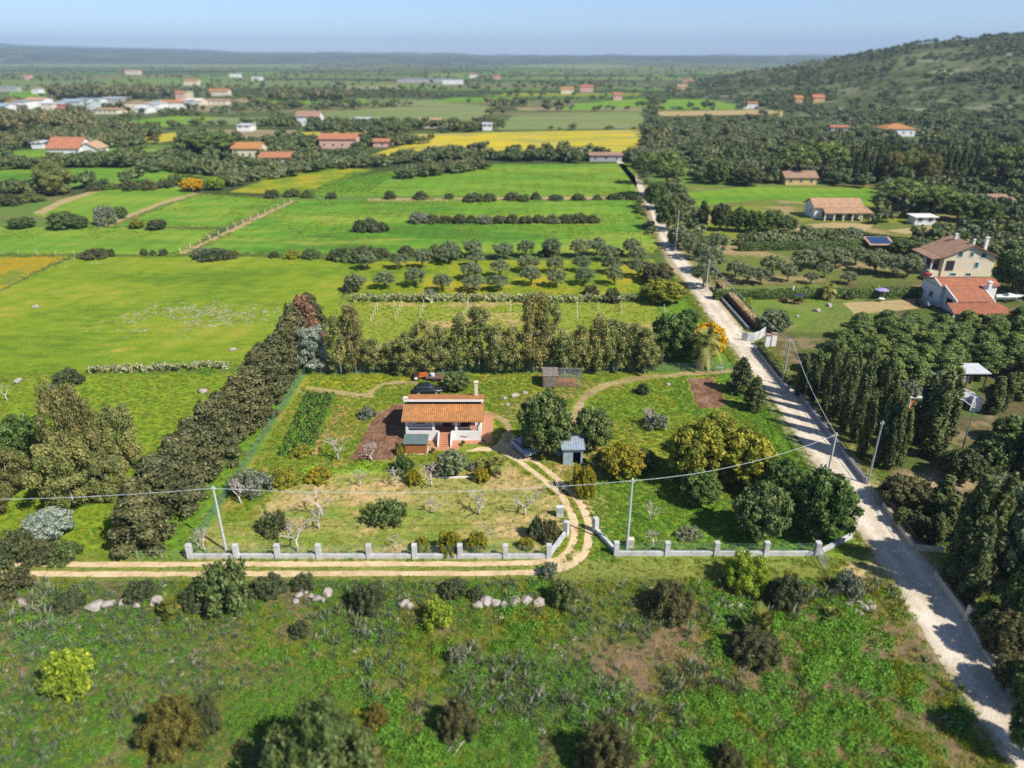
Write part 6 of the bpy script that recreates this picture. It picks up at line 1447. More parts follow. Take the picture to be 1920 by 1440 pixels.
for i, (x0, x1, y, w_, t_, hh) in enumerate([(392, 428, 180, 'cream', 'tile', 6), (330, 355, 187, 'pink', 'tile_red', 7), (1052, 1076, 176, 'cream', 'tile', 6), (1088, 1112, 173, 'pink', 'tile_red', 7), (880, 895, 146, 'white', 'tile_red', 7), (925, 938, 149, 'pink', 'tile_red', 6), (345, 372, 160, 'cream', 'tile', 7), (430, 452, 145, 'white', 'tin2', 8), (472, 490, 151, 'white', 'tin2', 7), (235, 262, 140, 'cream', 'tile_tan', 9), (1300, 1338, 160, 'cream', 'tile_red', 7), (1270, 1288, 170, 'ochre', 'tile_tan', 6), (0, 32, 172, 'greyw', 'tin2', 6), (60, 74, 176, 'white', 'tin2', 6), (45, 56, 150, 'pink', 'tile', 8), (830, 868, 158, 'white', 'tin', 8), (745, 830, 155, 'greyw', 'tin', 7), (445, 470, 247, 'white', 'tin2', 4), (1150, 1166, 188, 'pink', 'tile_red', 6), (660, 690, 234, 'white', 'tin2', 4), (786, 826, 240, 'cream', 'tile_tan', 4), (905, 922, 245, 'white', 'tin2', 4), (60, 80, 279, 'white', 'tin2', 3)]):
    where = ['beyond the long white sheds', 'behind the coloured warehouses', 'left of the pink far villa', 'right of its cream neighbour on the plain', 'in the distant woods', 'right of the distant white house', 'behind the brown wood', 'on the far plain', 'right of the far white shed', 'near the pale field', 'below the hill end', 'left of the hill end', 'at the left edge of the plain', 'by the green patch at the left', 'in the far left woods', 'at the end of the long shed roofs', 'with long grey roofs on the plain', 'behind the huge pine', 'in the trees above the pale field', 'left of the pale garden field', 'in the pale field above the yellow one', 'at the edge of the pale field', 'left of the twin farmhouse'][i]
    far_house('far_building', x0, x1, y, hh, 2.0 if 'tile' in t_ else 0.0, w_, t_, '%s building %s' % ({'cream': 'small cream', 'pink': 'small pinkish', 'white': 'small white', 'greyw': 'grey', 'ochre': 'small ochre'}[w_], where), 12, n=2, cat='building', sill=2.5)
blue = surf('blue_cladding', (0.34, 0.40, 0.50), (0.28, 0.34, 0.44), 0.2); teal = surf('teal_cladding', (0.48, 0.56, 0.56), (0.40, 0.48, 0.48), 0.2); M['blue'] = blue; M['teal'] = teal
M['yellow'] = surf('yellow_cladding', (0.60, 0.54, 0.38), (0.5, 0.46, 0.32), 0.2); M['crimson'] = surf('crimson_cladding', (0.45, 0.16, 0.18), (0.36, 0.14, 0.15), 0.2)
for i, (x0, x1, y, hh, w_, t_, lab) in enumerate([(-20, 12, 212, 8, 'white', 'tin', 'white warehouse at the left edge'), (12, 26, 203, 9, 'ochre', 'tile', 'orange warehouse at the left edge'), (26, 50, 206, 10, 'white', 'tin', 'pale blue-white warehouse with wide gable'), (48, 82, 204, 11, 'white', 'tile_tan', 'white warehouse with tan roof'), (80, 100, 207, 8, 'cream', 'tin2', 'cream warehouse left of the crimson one'), (100, 116, 206, 7, 'crimson', 'tin2', 'crimson-fronted warehouse'),
        (116, 150, 204, 9, 'teal', 'tin', 'teal-striped long warehouse'), (140, 185, 199, 9, 'white', 'tin', 'white warehouse with grey-blue roof'), (185, 232, 197, 9, 'greyw', 'tin2', 'grey warehouse in the middle of the row'), (165, 172, 210, 11, 'teal', 'teal', 'turquoise tower sign block'), (175, 220, 214, 5, 'cream', 'tile_tan', 'low cream warehouse in front'), (236, 285, 205, 8, 'cream', 'tile_tan', 'long cream warehouse with dark openings'), (255, 275, 213, 6, 'white', 'tin2', 'small white warehouse in front of the cream one'), (276, 300, 209, 9, 'white', 'tin2', 'white warehouse left of the blue gate'), (290, 302, 206, 10, 'blue', 'teal', 'warehouse front with dark blue gate'), (302, 345, 206, 9, 'white', 'tile', 'white warehouse with orange roof'), (340, 352, 205, 11, 'blue', 'white', 'blue-and-white end block'), (348, 352, 196, 17, 'yellow', 'yellow', 'narrow yellow tower'), (352, 378, 199, 7, 'cream', 'cream', 'beige block wall building'), (378, 425, 197, 6, 'cream', 'tile_tan', 'long low beige building'), (432, 452, 198, 6, 'cream', 'tile_tan', 'last small beige building of the row')]):
    far_house('warehouse', x0, x1, y, hh * .72, 0.0 if i % 3 else 1.8, w_, t_, lab + ' in the industrial strip', 18, n=max(1, int((x1 - x0) / 9)), cat='warehouse', sill=1.2)
for x, y, t, lab in [(948, 112, 82, 'faint white wind turbine on the horizon')]:
    g = G(948, 112); r = thing('wind_turbine', g, lab, 'turbine')
    m = MB(); m.tube([(0, 0, 0), (0, 0, 90)], [2.0, 1.2], 8); m.build('tower', M['white'], r)
    for k in range(3):
        a = R(90 + 120 * k); m = MB(); m.tube([(0, -3, 90), (42 * math.cos(a) * .3, -3, 90 + 42 * math.sin(a) * .3), (42 * math.cos(a), -3, 90 + 42 * math.sin(a))], [1.0, 1.3, 0.3], 5); m.build('blade', M['white'], r)
# ------------------------------------------------------------------ walls, fences, poles, cables
def wire_fence(name, a, b, label, step=2.2, h=1.35, mat='greenm', wires=7, vert=0.3, mesh=True, rad=0.035, wr=0.0045):
    a, b = Vector((a[0], a[1], 0)), Vector((b[0], b[1], 0)); L = (b - a).length; n = max(1, int(round(L / step)))
    r = thing(name, a, label, 'fence', None, math.atan2(b.y - a.y, b.x - a.x)); pm = MB().tube([(0, 0, -0.1), (0, 0, h + 0.06)], rad, 5).mesh('post', M[mat])
    for i in range(n + 1):
        o = link(bpy.data.objects.new('post', pm), r); o.location = (L * i / n, 0, 0); o.rotation_euler = (prnd.uniform(-.03, .03), prnd.uniform(-.03, .03), 0)
    m = MB()
    for k in range(wires):
        z = 0.08 + (h - 0.1) * k / (wires - 1); m.boxb(0, L, -wr, wr, z - wr, z + wr)
    if mesh:
        x = 0
        while x < L: m.boxb(x - wr, x + wr, -wr * .9, wr * .9, 0.05, h); x += vert
    m.build('wire_mesh', M[mat], r); return r
wire_fence('wire_fence', (-32.7, 58.6), (-32.9, 103.2), 'green wire mesh fence along the conifer row')
wire_fence('wire_fence', (-32.9, 103.5), (36.6, 104.6), 'green wire mesh fence in front of the eucalyptus row', 2.5, 1.4)
wire_fence('wire_fence', (36.9, 103.0), (36.2, 64.5), 'thin wire mesh fence along the gravel road verge', 2.6, 1.2, 'greenm', 5, 0.5)
wire_fence('wire_fence', G(214, 1050)[:2], G(352, 1050)[:2], 'low wire fence at the foot of the conifer row', 2.5, 1.1, 'metal', 4, 0.6)
wire_fence('wire_fence', G(0, 548)[:2], G(132, 484)[:2], 'thin fence between the wildflower corner and the large meadow', 4, 1.1, 'wood_grey', 3, 1, False)
wire_fence('wire_fence', G(338, 474)[:2], G(545, 380)[:2], 'pale post fence along the diagonal field path', 5, 1.3, 'cream', 3, 1, False, 0.09)
wire_fence('wire_fence', G(0, 477)[:2], G(140, 478)[:2], 'pale post fence at the bottom of the green strip', 5, 1.2, 'cream', 3, 1, False, 0.05)
# wire gate in the far corner of the plot, and the leaf in front of the wall
def wire_gate(loc, rz, w, h, label):
    r = thing('wire_gate', loc, label, 'gate', None, rz); m = MB()
    m.tube([(0, 0, 0.1), (0, 0, h), (w, 0, h), (w, 0, 0.1), (0, 0, 0.1)], 0.035, 5); m.tube([(0, 0, h / 2), (w, 0, h / 2)], 0.025, 5); m.build('frame', M['metal'], r)
    m = MB()
    for k in range(int(w / 0.14)): m.boxb(k * .14 + .05, k * .14 + .062, -.006, .006, 0.12, h - .02)
    for k in range(int(h / 0.14)): m.boxb(0.02, w - .02, -.005, .005, 0.12 + k * .14, 0.132 + k * .14)
    m.build('wire_mesh', M['metal'], r)
    m = MB(); m.tube([(-0.08, 0, -0.1), (-0.08, 0, h + .15)], 0.05, 6); m.build('hinge_post', M['metal'], r)
g = G(1341, 697); wire_gate(g, 0.02, 1.3, 1.5, 'small wire gate in the back fence near the shaggy palm')
a_, b_ = G(1531, 1043), G(1548, 1072); wire_gate(a_, math.atan2(b_.y - a_.y, b_.x - a_.x), (b_ - a_).length, 1.5, 'wire gate leaf standing out from the end of the front wall')
# low front wall with pillars
def front_wall(pxs, y, label):
    P = [G(x, y) for x in pxs]; r = thing('front_wall', P[0], label, 'wall'); o = P[0]
    for i, p in enumerate(P):
        m = MB(); x = p.x - o.x; m.boxb(x - .24, x + .24, -0.24, 0.24, -0.05, 1.55 + prnd.uniform(-.03, .03)); pl = m.build('pillar', M['concrete'], r)
        m = MB(); m.boxb(x - .26, x + .26, -0.26, 0.26, 1.582, 1.64); m.build('cap', M['concrete'], pl)
    for p, q in zip(P[:-1], P[1:]):
        m = MB(); m.boxb(p.x - o.x + .242, q.x - o.x - .242, -0.14, 0.14, -0.05, 0.5); m.build('wall_base', M['concrete'], r)
        m = MB(); n = 3
        for k in range(1, n): x = p.x - o.x + (q.x - p.x) * k / n; m.tube([(x, 0, 0.5), (x, 0, 1.5)], 0.02, 5)
        for k in range(8): z = 0.55 + k * 0.13; m.boxb(p.x - o.x + .28, q.x - o.x - .28, -.005, .005, z, z + .009)
        m.build('wire_panel', M['greenm'], r)
front_wall([358, 445, 522, 599, 693, 778, 863, 948, 1029], 1046, 'long low concrete wall with pillars left of the driveway gate')
front_wall([1155, 1250, 1342, 1435, 1530], 1041, 'low concrete wall with pillars right of the driveway gate')
def slant_wall(a, b, h, label, pillar=None, th=0.28, rail=None, mat='concrete', name='low_wall', railm='iron'):
    a, b = Vector((a[0], a[1], 0)), Vector((b[0], b[1], 0)); L = (b - a).length
    r = thing(name, a, label, 'wall', None, math.atan2(b.y - a.y, b.x - a.x))
    m = MB(); m.boxb(0.27 if pillar == 'a' else 0, L - (0.3 if pillar else 0), -th / 2, th / 2, -0.05, h); m.build('wall_base', M[mat], r)
    m = MB(); m.boxb(0.27 if pillar == 'a' else 0, L - (0.3 if pillar else 0), -th / 2 - .03, th / 2 + .03, h + .002, h + 0.06); m.build('coping', M[mat], r)
    if pillar:
        m = MB(); m.box(L, 0, 0.85, 0.55, 0.5, 1.75); m.build('pillar', M[mat], r)
    if rail:
        m = MB(); m.boxb(0, L, -.02, .02, h + rail, h + rail + .04); m.boxb(0, L, -.015, .015, h + .12, h + .15); m.build('rail', M[railm], r)
        bar = MB().boxb(-.011, .011, -.011, .011, h + .06, h + rail).mesh('bar', M[railm]); n = int(L / 0.16)
        for k in range(min(n, 290)):
            o = link(bpy.data.objects.new('bar', bar), r); o.location = ((k + .5) * L / n, 0, 0)
    return r
slant_wall(G(1030, 1044)[:2], G(1061, 1003)[:2], 0.5, 'angled wing wall left of the driveway gate', 'b'); slant_wall(G(1154, 1038)[:2], G(1116, 996)[:2], 0.5, 'angled wing wall right of the driveway gate', 'b')
slant_wall(G(1534, 1041)[:2], G(1596, 1008)[:2], 0.5, 'angled end of the front wall under the dark tree by the road')
for x, y, w_, h_, mt, lab in [(1050, 970, 0.75, 1.2, 'concrete', 'grey concrete meter box at the driveway'), (1183, 1029, 0.5, 1.05, 'cream', 'beige meter box at the foot of the power pole')]:
    g = G(x, y); r = thing('meter_box', g, lab, 'meter box'); m = MB(); m.boxb(-w_ / 2, w_ / 2, 0, 0.45, 0, h_); m.build('box', M[mt], r); m = MB(); m.boxb(-w_ / 2 - .05, w_ / 2 + .05, -.05, 0.5, h_ + .002, h_ + .07); m.build('lid', M[mt], r); m = MB(); m.boxb(-w_ / 2 + .08, w_ / 2 - .08, -.015, 0.001, h_ * .45, h_ * .9); m.build('door', M['greyw'], r)
# walls along the road's far side
slant_wall((43.4, 149), (43.6, 123), 0.55, 'roadside wall below the clipped dry hedge', None, 0.25, None, 'greyw')
g = (44.2, 149, 0); r = thing('slat_fence', g, 'brown slat fence on the roadside wall of the villa lawn', 'fence', None, R(-89.6))
sl = MB().boxb(-.1, .1, -.02, .02, 0.3, 1.65).mesh('slat', M['wood_dark'])
for k in range(100): o = link(bpy.data.objects.new('slat', sl), r); o.location = (k * 0.26 + .1, prnd.uniform(-.02, .02), prnd.uniform(-.06, .06))
slant_wall(G(1414, 653)[:2], G(1478, 736)[:2], 0.6, 'roadside wall between the villa gate and the blue pole', None, 0.3, 0.7, 'greyw')
slant_wall(G(1497, 740)[:2], G(1622, 906)[:2], 0.65, 'long roadside wall with railing below the cypresses', None, 0.3, 0.8, 'greyw')
slant_wall(G(1656, 950)[:2], G(1713, 1030)[:2], 0.6, 'roadside wall with iron railing at the drive entrance', None, 0.3, 0.9, 'cream'); slant_wall(G(1714, 1030)[:2], G(1768, 1036)[:2], 0.6, 'return wall with iron railing below the big cypresses', None, 0.28, 0.9, 'cream')
slant_wall(G(1753, 1082)[:2], G(1814, 1166)[:2], 0.7, 'beige roadside wall with railing below the big cypresses', 'b', 0.3, 0.9, 'cream')
kp = [G(*p) for p in ((1816, 1172), (1832, 1200), (1855, 1238), (1888, 1290), (1925, 1340), (1980, 1420))]; r = thing('kerb_wall', kp[0], 'thin low kerb wall curving along the lower roadside', 'wall')
for p, q in zip(kp[:-1], kp[1:]):
    v = q - p; m = MB(); m.box((p.x + q.x) / 2 - kp[0].x, (p.y + q.y) / 2 - kp[0].y, 0.15, v.length, 0.2, 0.34, math.atan2(v.y, v.x)); m.build('kerb_stone', M['cream'], r)
# villa gate: curved wing wall and two pillars
c0 = G(1392, 640); r = thing('gate_wall', c0, 'curved grey wing wall at the villa gate', 'wall')
pts = [G(*p) - c0 for p in ((1390, 638), (1400, 640), (1412, 640), (1424, 636), (1434, 628), (1440, 620))]
for p, q in zip(pts[:-1], pts[1:]):
    v = q - p; m = MB(); m.box((p.x + q.x) / 2, (p.y + q.y) / 2, 0.8, v.length + .05, 0.22, 1.6, math.atan2(v.y, v.x)); m.build('wall_panel', M['concrete'], r)
for x, y, lab in [(1437, 650, 'white gate pillar of the villa entrance, nearer one'), (1449, 648, 'white gate pillar of the villa entrance, farther one')]:
    g = G(x, y); r = thing('gate_pillar', g, lab, 'pillar'); m = MB(); m.boxb(-.4, .4, -.35, .35, 0, 2.2); m.build('shaft', M['white'], r); m = MB(); m.boxb(-.5, .5, -.45, .45, 2.202, 2.35); m.build('cap', M['tile_brown'], r)
# hedges
def hedge(a, b, wd, h, mat, label, size=0.14, seed=5):
    a, b = Vector((*a[:2], 0)), Vector((*b[:2], 0)); L = (b - a).length; rng = np.random.default_rng(seed)
    def face(n, P, Nn): return P, np.tile(Nn, (n, 1))
    parts = []; den = 0.9 / (size * size)
    for ar, fn, nn in ((L * h, lambda u, v: np.stack([u * L, u * 0 - wd / 2, v * h], 1), (0, -1, 0)), (L * h, lambda u, v: np.stack([u * L, u * 0 + wd / 2, v * h], 1), (0, 1, 0)), (L * wd, lambda u, v: np.stack([u * L, (v - .5) * wd, u * 0 + h], 1), (0, 0, 1)), (wd * h, lambda u, v: np.stack([u * 0, (u - .5) * wd, v * h], 1), (-1, 0, 0)), (wd * h, lambda u, v: np.stack([u * 0 + L, (u - .5) * wd, v * h], 1), (1, 0, 0))):
        n = int(ar * den); P = fn(rng.random(n), rng.random(n)) + rng.normal(size=(n, 3)) * 0.07; parts.append((P, unit(np.tile(np.array(nn, float), (n, 1)) + rng.normal(size=(n, 3)) * .6)))
    P = np.concatenate([p for p, _ in parts]); Nn = np.concatenate([q for _, q in parts]); V, F = cards(P, Nn, size * (0.6 + .8 * rng.random(len(P))), rng)
    k = len(V); mb = MB().boxb(0.1, L - .1, -wd / 2 + .1, wd / 2 - .1, 0, h - .1)
    V = np.concatenate([V, np.array(mb.v)]); F = np.concatenate([F, np.array(mb.f) + k]); t = np.clip(fbm(P[:, 0], P[:, 2] * 2 + P[:, 1], 2.0, seed) + rng.normal(size=len(P)) * .15, 0, 1); t = np.concatenate([t, np.full(6, .4)])
    o = link(bpy.data.objects.new('clipped_hedge', np_mesh('clipped_hedge', V, F, M[mat], t))); o.location = a; o.rotation_euler = (0, 0, math.atan2(b.y - a.y, b.x - a.x)); tag(o, label, 'hedge')
hedge(G(1338, 561), G(1738, 556), 1.6, 1.9, 'pine', 'long clipped green hedge behind the villa lawn')
hedge((44.9, 149), (45.2, 123.5), 1.1, 1.7, 'skirt', 'clipped orange-brown dry hedge along the road wall')
hedge(G(1424, 660), G(1476, 722), 0.9, 1.3, 'ever', 'low green hedge behind the wall right of the villa gate', 0.14, 7)
hedge(G(1500, 437), G(1590, 437), 1.2, 1.2, 'deep', 'dark hedge below the tan-roofed villa terrace', 0.2, 8)
hedge(G(1385, 470), G(1620, 466), 1.8, 2.0, 'ever', 'long loose green hedge above the olives across the road', 0.22, 9)
hedge(G(1620, 452), G(1760, 470), 1.8, 2.2, 'ever', 'loose hedge beside the solar-panel shed', 0.22, 10)
# stakes in the plot behind the eucalyptus
stk = [(652, 600), (655, 596), (696, 604), (700, 596), (704, 589), (708, 582), (742, 600), (746, 592), (750, 584), (753, 577), (788, 593), (792, 585), (795, 577), (870, 597), (873, 588), (876, 578), (878, 572), (957, 586), (957, 576), (1039, 587), (1038, 578), (1082, 602), (1082, 590), (1082, 580), (1082, 572), (1122, 580), (1165, 590), (1163, 578), (1247, 592), (1250, 598), (1254, 605), (1245, 584)]
sm = MB().tube([(0, 0, -.1), (0, 0, 1.5)], 0.07, 5).mesh('stake', M['cream'])
for i, (x, y) in enumerate(sorted(stk)):
    o = link(bpy.data.objects.new('stake', sm)); o.location = G(x, y); o.rotation_euler = (prnd.uniform(-.05, .05), prnd.uniform(-.05, .05), 0); o.scale.z = 0.9 + .3 * prnd.random(); tag(o, 'pale wooden stake in the plot behind the eucalyptus row, %s from the meadow side' % ORD[i + 1], 'stake', 'stakes in the back plot')
# poles and cables
TOPS = {}
def pole(key, bx, by, tx, ty, label, mat='polem', r0=0.14, arms=True):
    g = G(bx, by); h = top_z(g.y, ty)
    r = thing('utility_pole', g, label, 'pole'); m = MB(); m.tube([(0, 0, -0.3), (0, 0, h * .5), (0, 0, h)], [r0, r0 * .85, r0 * .65], 10); m.build('shaft', M[mat], r)
    m = MB(); m.tube([(0, 0, h), (0, 0, h + .08)], [r0 * .8, r0 * .3], 8); m.build('cap', M['metal'], r)
    if arms:
        m = MB(); m.boxb(-.22, .22, -.05, .05, h - .35, h - .28); m.build('bracket', M['metal'], r)
        for x in (-.18, .18):
            m = MB(); m.tube([(x, 0, h - .28), (x, 0, h - .12)], [.05, .03], 6); m.build('insulator', M['white'], r)
    TOPS[key] = Vector((g.x, g.y, h - .2)); return r
pole('a', 424, 1032, 418, 912, 'slim grey power pole just inside the front wall at the left'); pole('b', 1175, 1030, 1175, 898, 'slim grey power pole just inside the front wall right of the gate')
pole('c', 1551, 893, 1556, 812, 'grey power pole at the left edge of the gravel road'); pole('d', 1626, 908, 1635, 790, 'tall steel pole at the drive entrance right of the road', 'metal', 0.13)
pole('e', 1466, 722, 1470, 636, 'blue-grey pole on the roadside wall below the villa gate', 'metal', 0.16); pole('f', 1323, 547, 1327, 487, 'grey pole at the corner of the clipped hedge'); pole('g', 1266, 471, 1267, 395, 'grey pole beside the road beyond the olives'); pole('h', 1216, 366, 1217, 320, 'farthest grey pole at the road bend')
g = G(1796, 868); h = top_z(g.y, 764); r = thing('lamp_post', g, 'green lamp post with two angled arms among the cypresses', 'lamp post')
m = MB(); m.tube([(0, 0, 0), (0, 0, h)], [0.09, 0.06], 8); m.build('shaft', M['greenm'], r)
for dx, dy in ((-1.1, 0.8), (0.6, 1.3)):
    m = MB(); m.tube([(0, 0, h - .1), (dx * .9, dy * .9, h + .55)], 0.05, 6); ar = m.build('arm', M['tin2'], r); m = MB(); m.box(dx * 1.05, dy * 1.05, h + .6, .5, .22, .12, math.atan2(dy, dx)); m.build('lamp_head', M['tin2'], ar)
def cable(p, q, sag, label, mat='cable', rad=0.024):
    p, q = Vector(p), Vector(q); m = MB(); n = 26
    m.tube([(p.lerp(q, i / n) - p) + Vector((0, 0, -sag * 4 * (i / n) * (1 - i / n))) for i in range(n + 1)], rad, 5); o = m.build('power_cable', M[mat]); o.location = p; tag(o, label, 'cable')
T = TOPS
cable(T['a'], T['a'] + Vector((-46, -1, 0.2)), 1.1, 'power cable running from the left pole out of the left edge'); cable(T['a'], T['b'], 0.9, 'power cable between the two poles on the front wall'); cable(T['b'], T['c'], 1.1, 'power cable from the front wall pole to the road pole')
cable(T['c'], T['e'] + Vector((0.4, 0, 0)), 0.8, 'power cable from the road pole up to the blue-grey pole', 'cable', 0.035); cable(T['d'], T['e'] + Vector((0.6, 0, 0.1)), 0.6, 'thin cable from the steel pole past the cypresses', 'cable_dark', 0.03); cable(T['e'], T['f'], 0.7, 'cable from the blue-grey pole to the hedge-corner pole', 'cable', 0.04); cable(T['f'], T['g'], 0.8, 'cable from the hedge-corner pole along the olives', 'cable_dark', 0.04); cable(T['g'], T['h'], 1.0, 'farthest cable beside the road', 'cable_dark', 0.045)
# ------------------------------------------------------------------ rocks
def rock_mesh(seed):
    rng = random.Random(seed); bm = bmesh.new(); bmesh.ops.create_icosphere(bm, subdivisions=2, radius=0.5)
    ax = [Vector((rng.uniform(-1, 1), rng.uniform(-1, 1), rng.uniform(-.6, 1))).normalized() for _ in range(9)]; ds = [rng.uniform(.26, .42) for _ in ax]
    for v in bm.verts:
        for a, d_ in zip(ax, ds):
            t = v.co.dot(a)
            if t > d_: v.co -= a * (t - d_)
        v.co += Vector((rng.uniform(-.02, .02),) * 3); v.co.z = max(v.co.z * .8 + .2, -0.08)
    me = bpy.data.meshes.new('rock'); bm.to_mesh(me); bm.free(); me.materials.append(M['stone']); return me
RK = [rock_mesh(s) for s in range(6)]
def rocks(lst, lab, group):
    for i, (x, y, w_) in enumerate(lst):
        g = G(x, y); k = ppm(g); s = w_ / k; o = link(bpy.data.objects.new('rock', RK[(i * 5 + int(x)) % 6])); o.location = g; o.rotation_euler = (0, 0, prnd.random() * 6.28); o.scale = (s * 1.2, s, s * .85); tag(o, lab % ORD[i + 1], 'rock', group)
rocks([(42, 1132, 22), (95, 1140, 18), (178, 1140, 34), (205, 1136, 26), (232, 1132, 20), (258, 1136, 22), (292, 1130, 24), (345, 1134, 18), (390, 1138, 16)], 'pale rock in the broken line below the dirt track, %s from the left edge', 'rocks of the left line')
rocks([(562, 1118, 20), (572, 1110, 18), (583, 1120, 16), (596, 1124, 18), (614, 1114, 22), (606, 1126, 14), (555, 1128, 14)], 'white rock in the pile under the dirt track, %s of the pile', 'rocks of the white pile')
rocks([(896, 1136, 22), (910, 1130, 26), (928, 1132, 24), (945, 1138, 20), (966, 1132, 30), (986, 1128, 24), (1010, 1132, 26), (757, 1134, 22), (768, 1138, 16), (1078, 1128, 12)], 'grey-white rock in the long row across the grass, %s counted', 'rocks of the long row')
rocks([(1345, 1136, 14), (1358, 1138, 12), (1370, 1137, 12), (1386, 1136, 12)], 'small pale rock between the two dome shrubs, %s from the left', 'rocks between the dome shrubs')
rocks([(1592, 1136, 16), (1604, 1148, 14), (1612, 1132, 16), (1620, 1142, 18), (1628, 1130, 14), (1636, 1140, 16), (1598, 1128, 14), (1615, 1152, 12)], 'pale stone in the heap beside the road, %s of the heap', 'stones of the roadside heap')
rocks([(35, 716, 16), (1252, 722, 10), (946, 748, 14), (952, 760, 12), (965, 744, 16), (985, 738, 12), (380, 735, 18), (68, 577, 14), (437, 657, 12)], 'white boulder lying alone in the grass of the plots, %s listed', 'single boulders')
for i, (x0, y0, x1, y1, w_, lab) in enumerate([(822, 897, 886, 896, .16, 'low white kerb line in front of the grey-green olive')]):
    p, q = G(x0, y0), G(x1, y1); v = q - p; r = thing('kerb_wall', p, lab, 'kerb', None, math.atan2(v.y, v.x)); m = MB(); m.boxb(0, v.length, 0, w_, -.02, .16); m.build('kerb_stone', M['white'], r)
rocks([(1672, 551, 12), (1682, 549, 13), (1692, 548, 11), (1702, 547, 14), (1712, 547, 12), (1722, 546, 13), (1733, 546, 11), (1532, 584, 14), (1554, 574, 12), (1494, 594, 8)], 'white garden rock around the villa lawn and terrace, %s from the parasol', 'white rocks of the villa garden')
# dead branch in the foreground
r = thing('fallen_branch', G(850, 1420), 'pale fallen branch near the bottom edge', 'branch'); m = MB(); m.tube([(0, 0, .05), (0.5, .9, .25), (1.0, 1.5, .12)], [.05, .04, .02], 5); m.tube([(-.5, .2, .05), (0.1, 1.2, .3), (.2, 1.8, .1)], [.05, .035, .015], 5); m.build('limb', M['bark_white'], r)

for x, y, lab in [(906, 834, 'terracotta flower pot on the paving at the right house corner'), (868, 836, 'terracotta flower pot in front of the right porch wall'), (812, 850, 'terracotta flower pot between hut and stairs')]:
    r = thing('flower_pot', G(x, y), lab, 'pot'); m = MB(); m.loft([[(q * math.cos(a), q * math.sin(a), z) for a in np.linspace(0, 6.283, 11)[:-1]] for q, z in ((.16, .03), (.26, .42), (.29, .44), (.24, .40))]); m.build('pot', M['terracotta'], r)
    o = link(bpy.data.objects.new('plant', PROTO['airy'][0][1]), r); o.scale = (.32, .32, .5); o.location = (0, 0, .36); o.material_slots[0].link = 'OBJECT'; o.material_slots[0].material = M['deep']
# ------------------------------------------------------------------ what nobody could count: herbs, grass, far woods, scrub
def scatter(name, pts, scl, rz, idx, meshes, label, cat, tilt=None):
    col = bpy.data.collections.new(name + '_source')
    for i, me in enumerate(meshes):
        col.objects.link(bpy.data.objects.new('%s_source_%02d' % (name, i), me))
    me = bpy.data.meshes.new(name); n = len(pts)
    me.vertices.add(n); me.vertices.foreach_set('co', np.asarray(pts, np.float32).ravel())
    scl = np.asarray(scl, np.float32)
    if scl.ndim == 1: scl = np.repeat(scl[:, None], 3, 1)
    a = me.attributes.new('scl', 'FLOAT_VECTOR', 'POINT'); a.data.foreach_set('vector', scl.ravel())
    rot = np.zeros((n, 3), np.float32); rot[:, 2] = rz
    a = me.attributes.new('rot', 'FLOAT_VECTOR', 'POINT'); a.data.foreach_set('vector', rot.ravel())
    a = me.attributes.new('idx', 'INT', 'POINT'); a.data.foreach_set('value', np.asarray(idx, np.int32))
    o = link(bpy.data.objects.new(name, me)); tag(o, label, cat, None, 'stuff')
    ng = bpy.data.node_groups.new(name, 'GeometryNodeTree')
    ng.interface.new_socket('Geometry', in_out='INPUT', socket_type='NodeSocketGeometry'); ng.interface.new_socket('Geometry', in_out='OUTPUT', socket_type='NodeSocketGeometry')
    gi, go = ng.nodes.new('NodeGroupInput'), ng.nodes.new('NodeGroupOutput'); ip = ng.nodes.new('GeometryNodeInstanceOnPoints'); ci = ng.nodes.new('GeometryNodeCollectionInfo')
    ci.inputs['Collection'].default_value = col; ci.inputs['Separate Children'].default_value = True; ci.inputs['Reset Children'].default_value = True
    def na(nm, ty):
        q = ng.nodes.new('GeometryNodeInputNamedAttribute'); q.data_type = ty; q.inputs['Name'].default_value = nm; return q.outputs['Attribute']
    er = ng.nodes.new('FunctionNodeEulerToRotation'); L = ng.links.new
    L(gi.outputs[0], ip.inputs['Points']); L(ci.outputs[0], ip.inputs['Instance']); ip.inputs['Pick Instance'].default_value = True
    L(na('idx', 'INT'), ip.inputs['Instance Index']); L(na('rot', 'FLOAT_VECTOR'), er.inputs[0]); L(er.outputs[0], ip.inputs['Rotation']); L(na('scl', 'FLOAT_VECTOR'), ip.inputs['Scale']); L(ip.outputs[0], go.inputs[0])
    md = o.modifiers.new('scatter', 'NODES'); md.node_group = ng
    return o
def clump_herb(seed, mat, n=46, r=0.42, h=0.34, size=0.10, aspect=0.6, hi=0.0):
    rng = np.random.default_rng(seed); a = rng.random(n) * 6.28; q = np.sqrt(rng.random(n)) * r
    P = np.stack([q * np.cos(a), q * np.sin(a), h * (1 - (q / r) ** 2 * .8) * (.35 + .65 * rng.random(n))], 1)
    Nn = unit(P * np.array([1.2, 1.2, .6]) + rng.normal(size=(n, 3)) * .25 + np.array([0, 0, .35])); s = size * (.6 + .8 * rng.random(n))
    V, F = cards(P, Nn, s, rng, aspect); t = np.clip(.45 + rng.normal(size=n) * .2, 0, .8); t[rng.random(n) < hi] = 1.0
    return np_mesh('clump', V, F, M[mat], t)
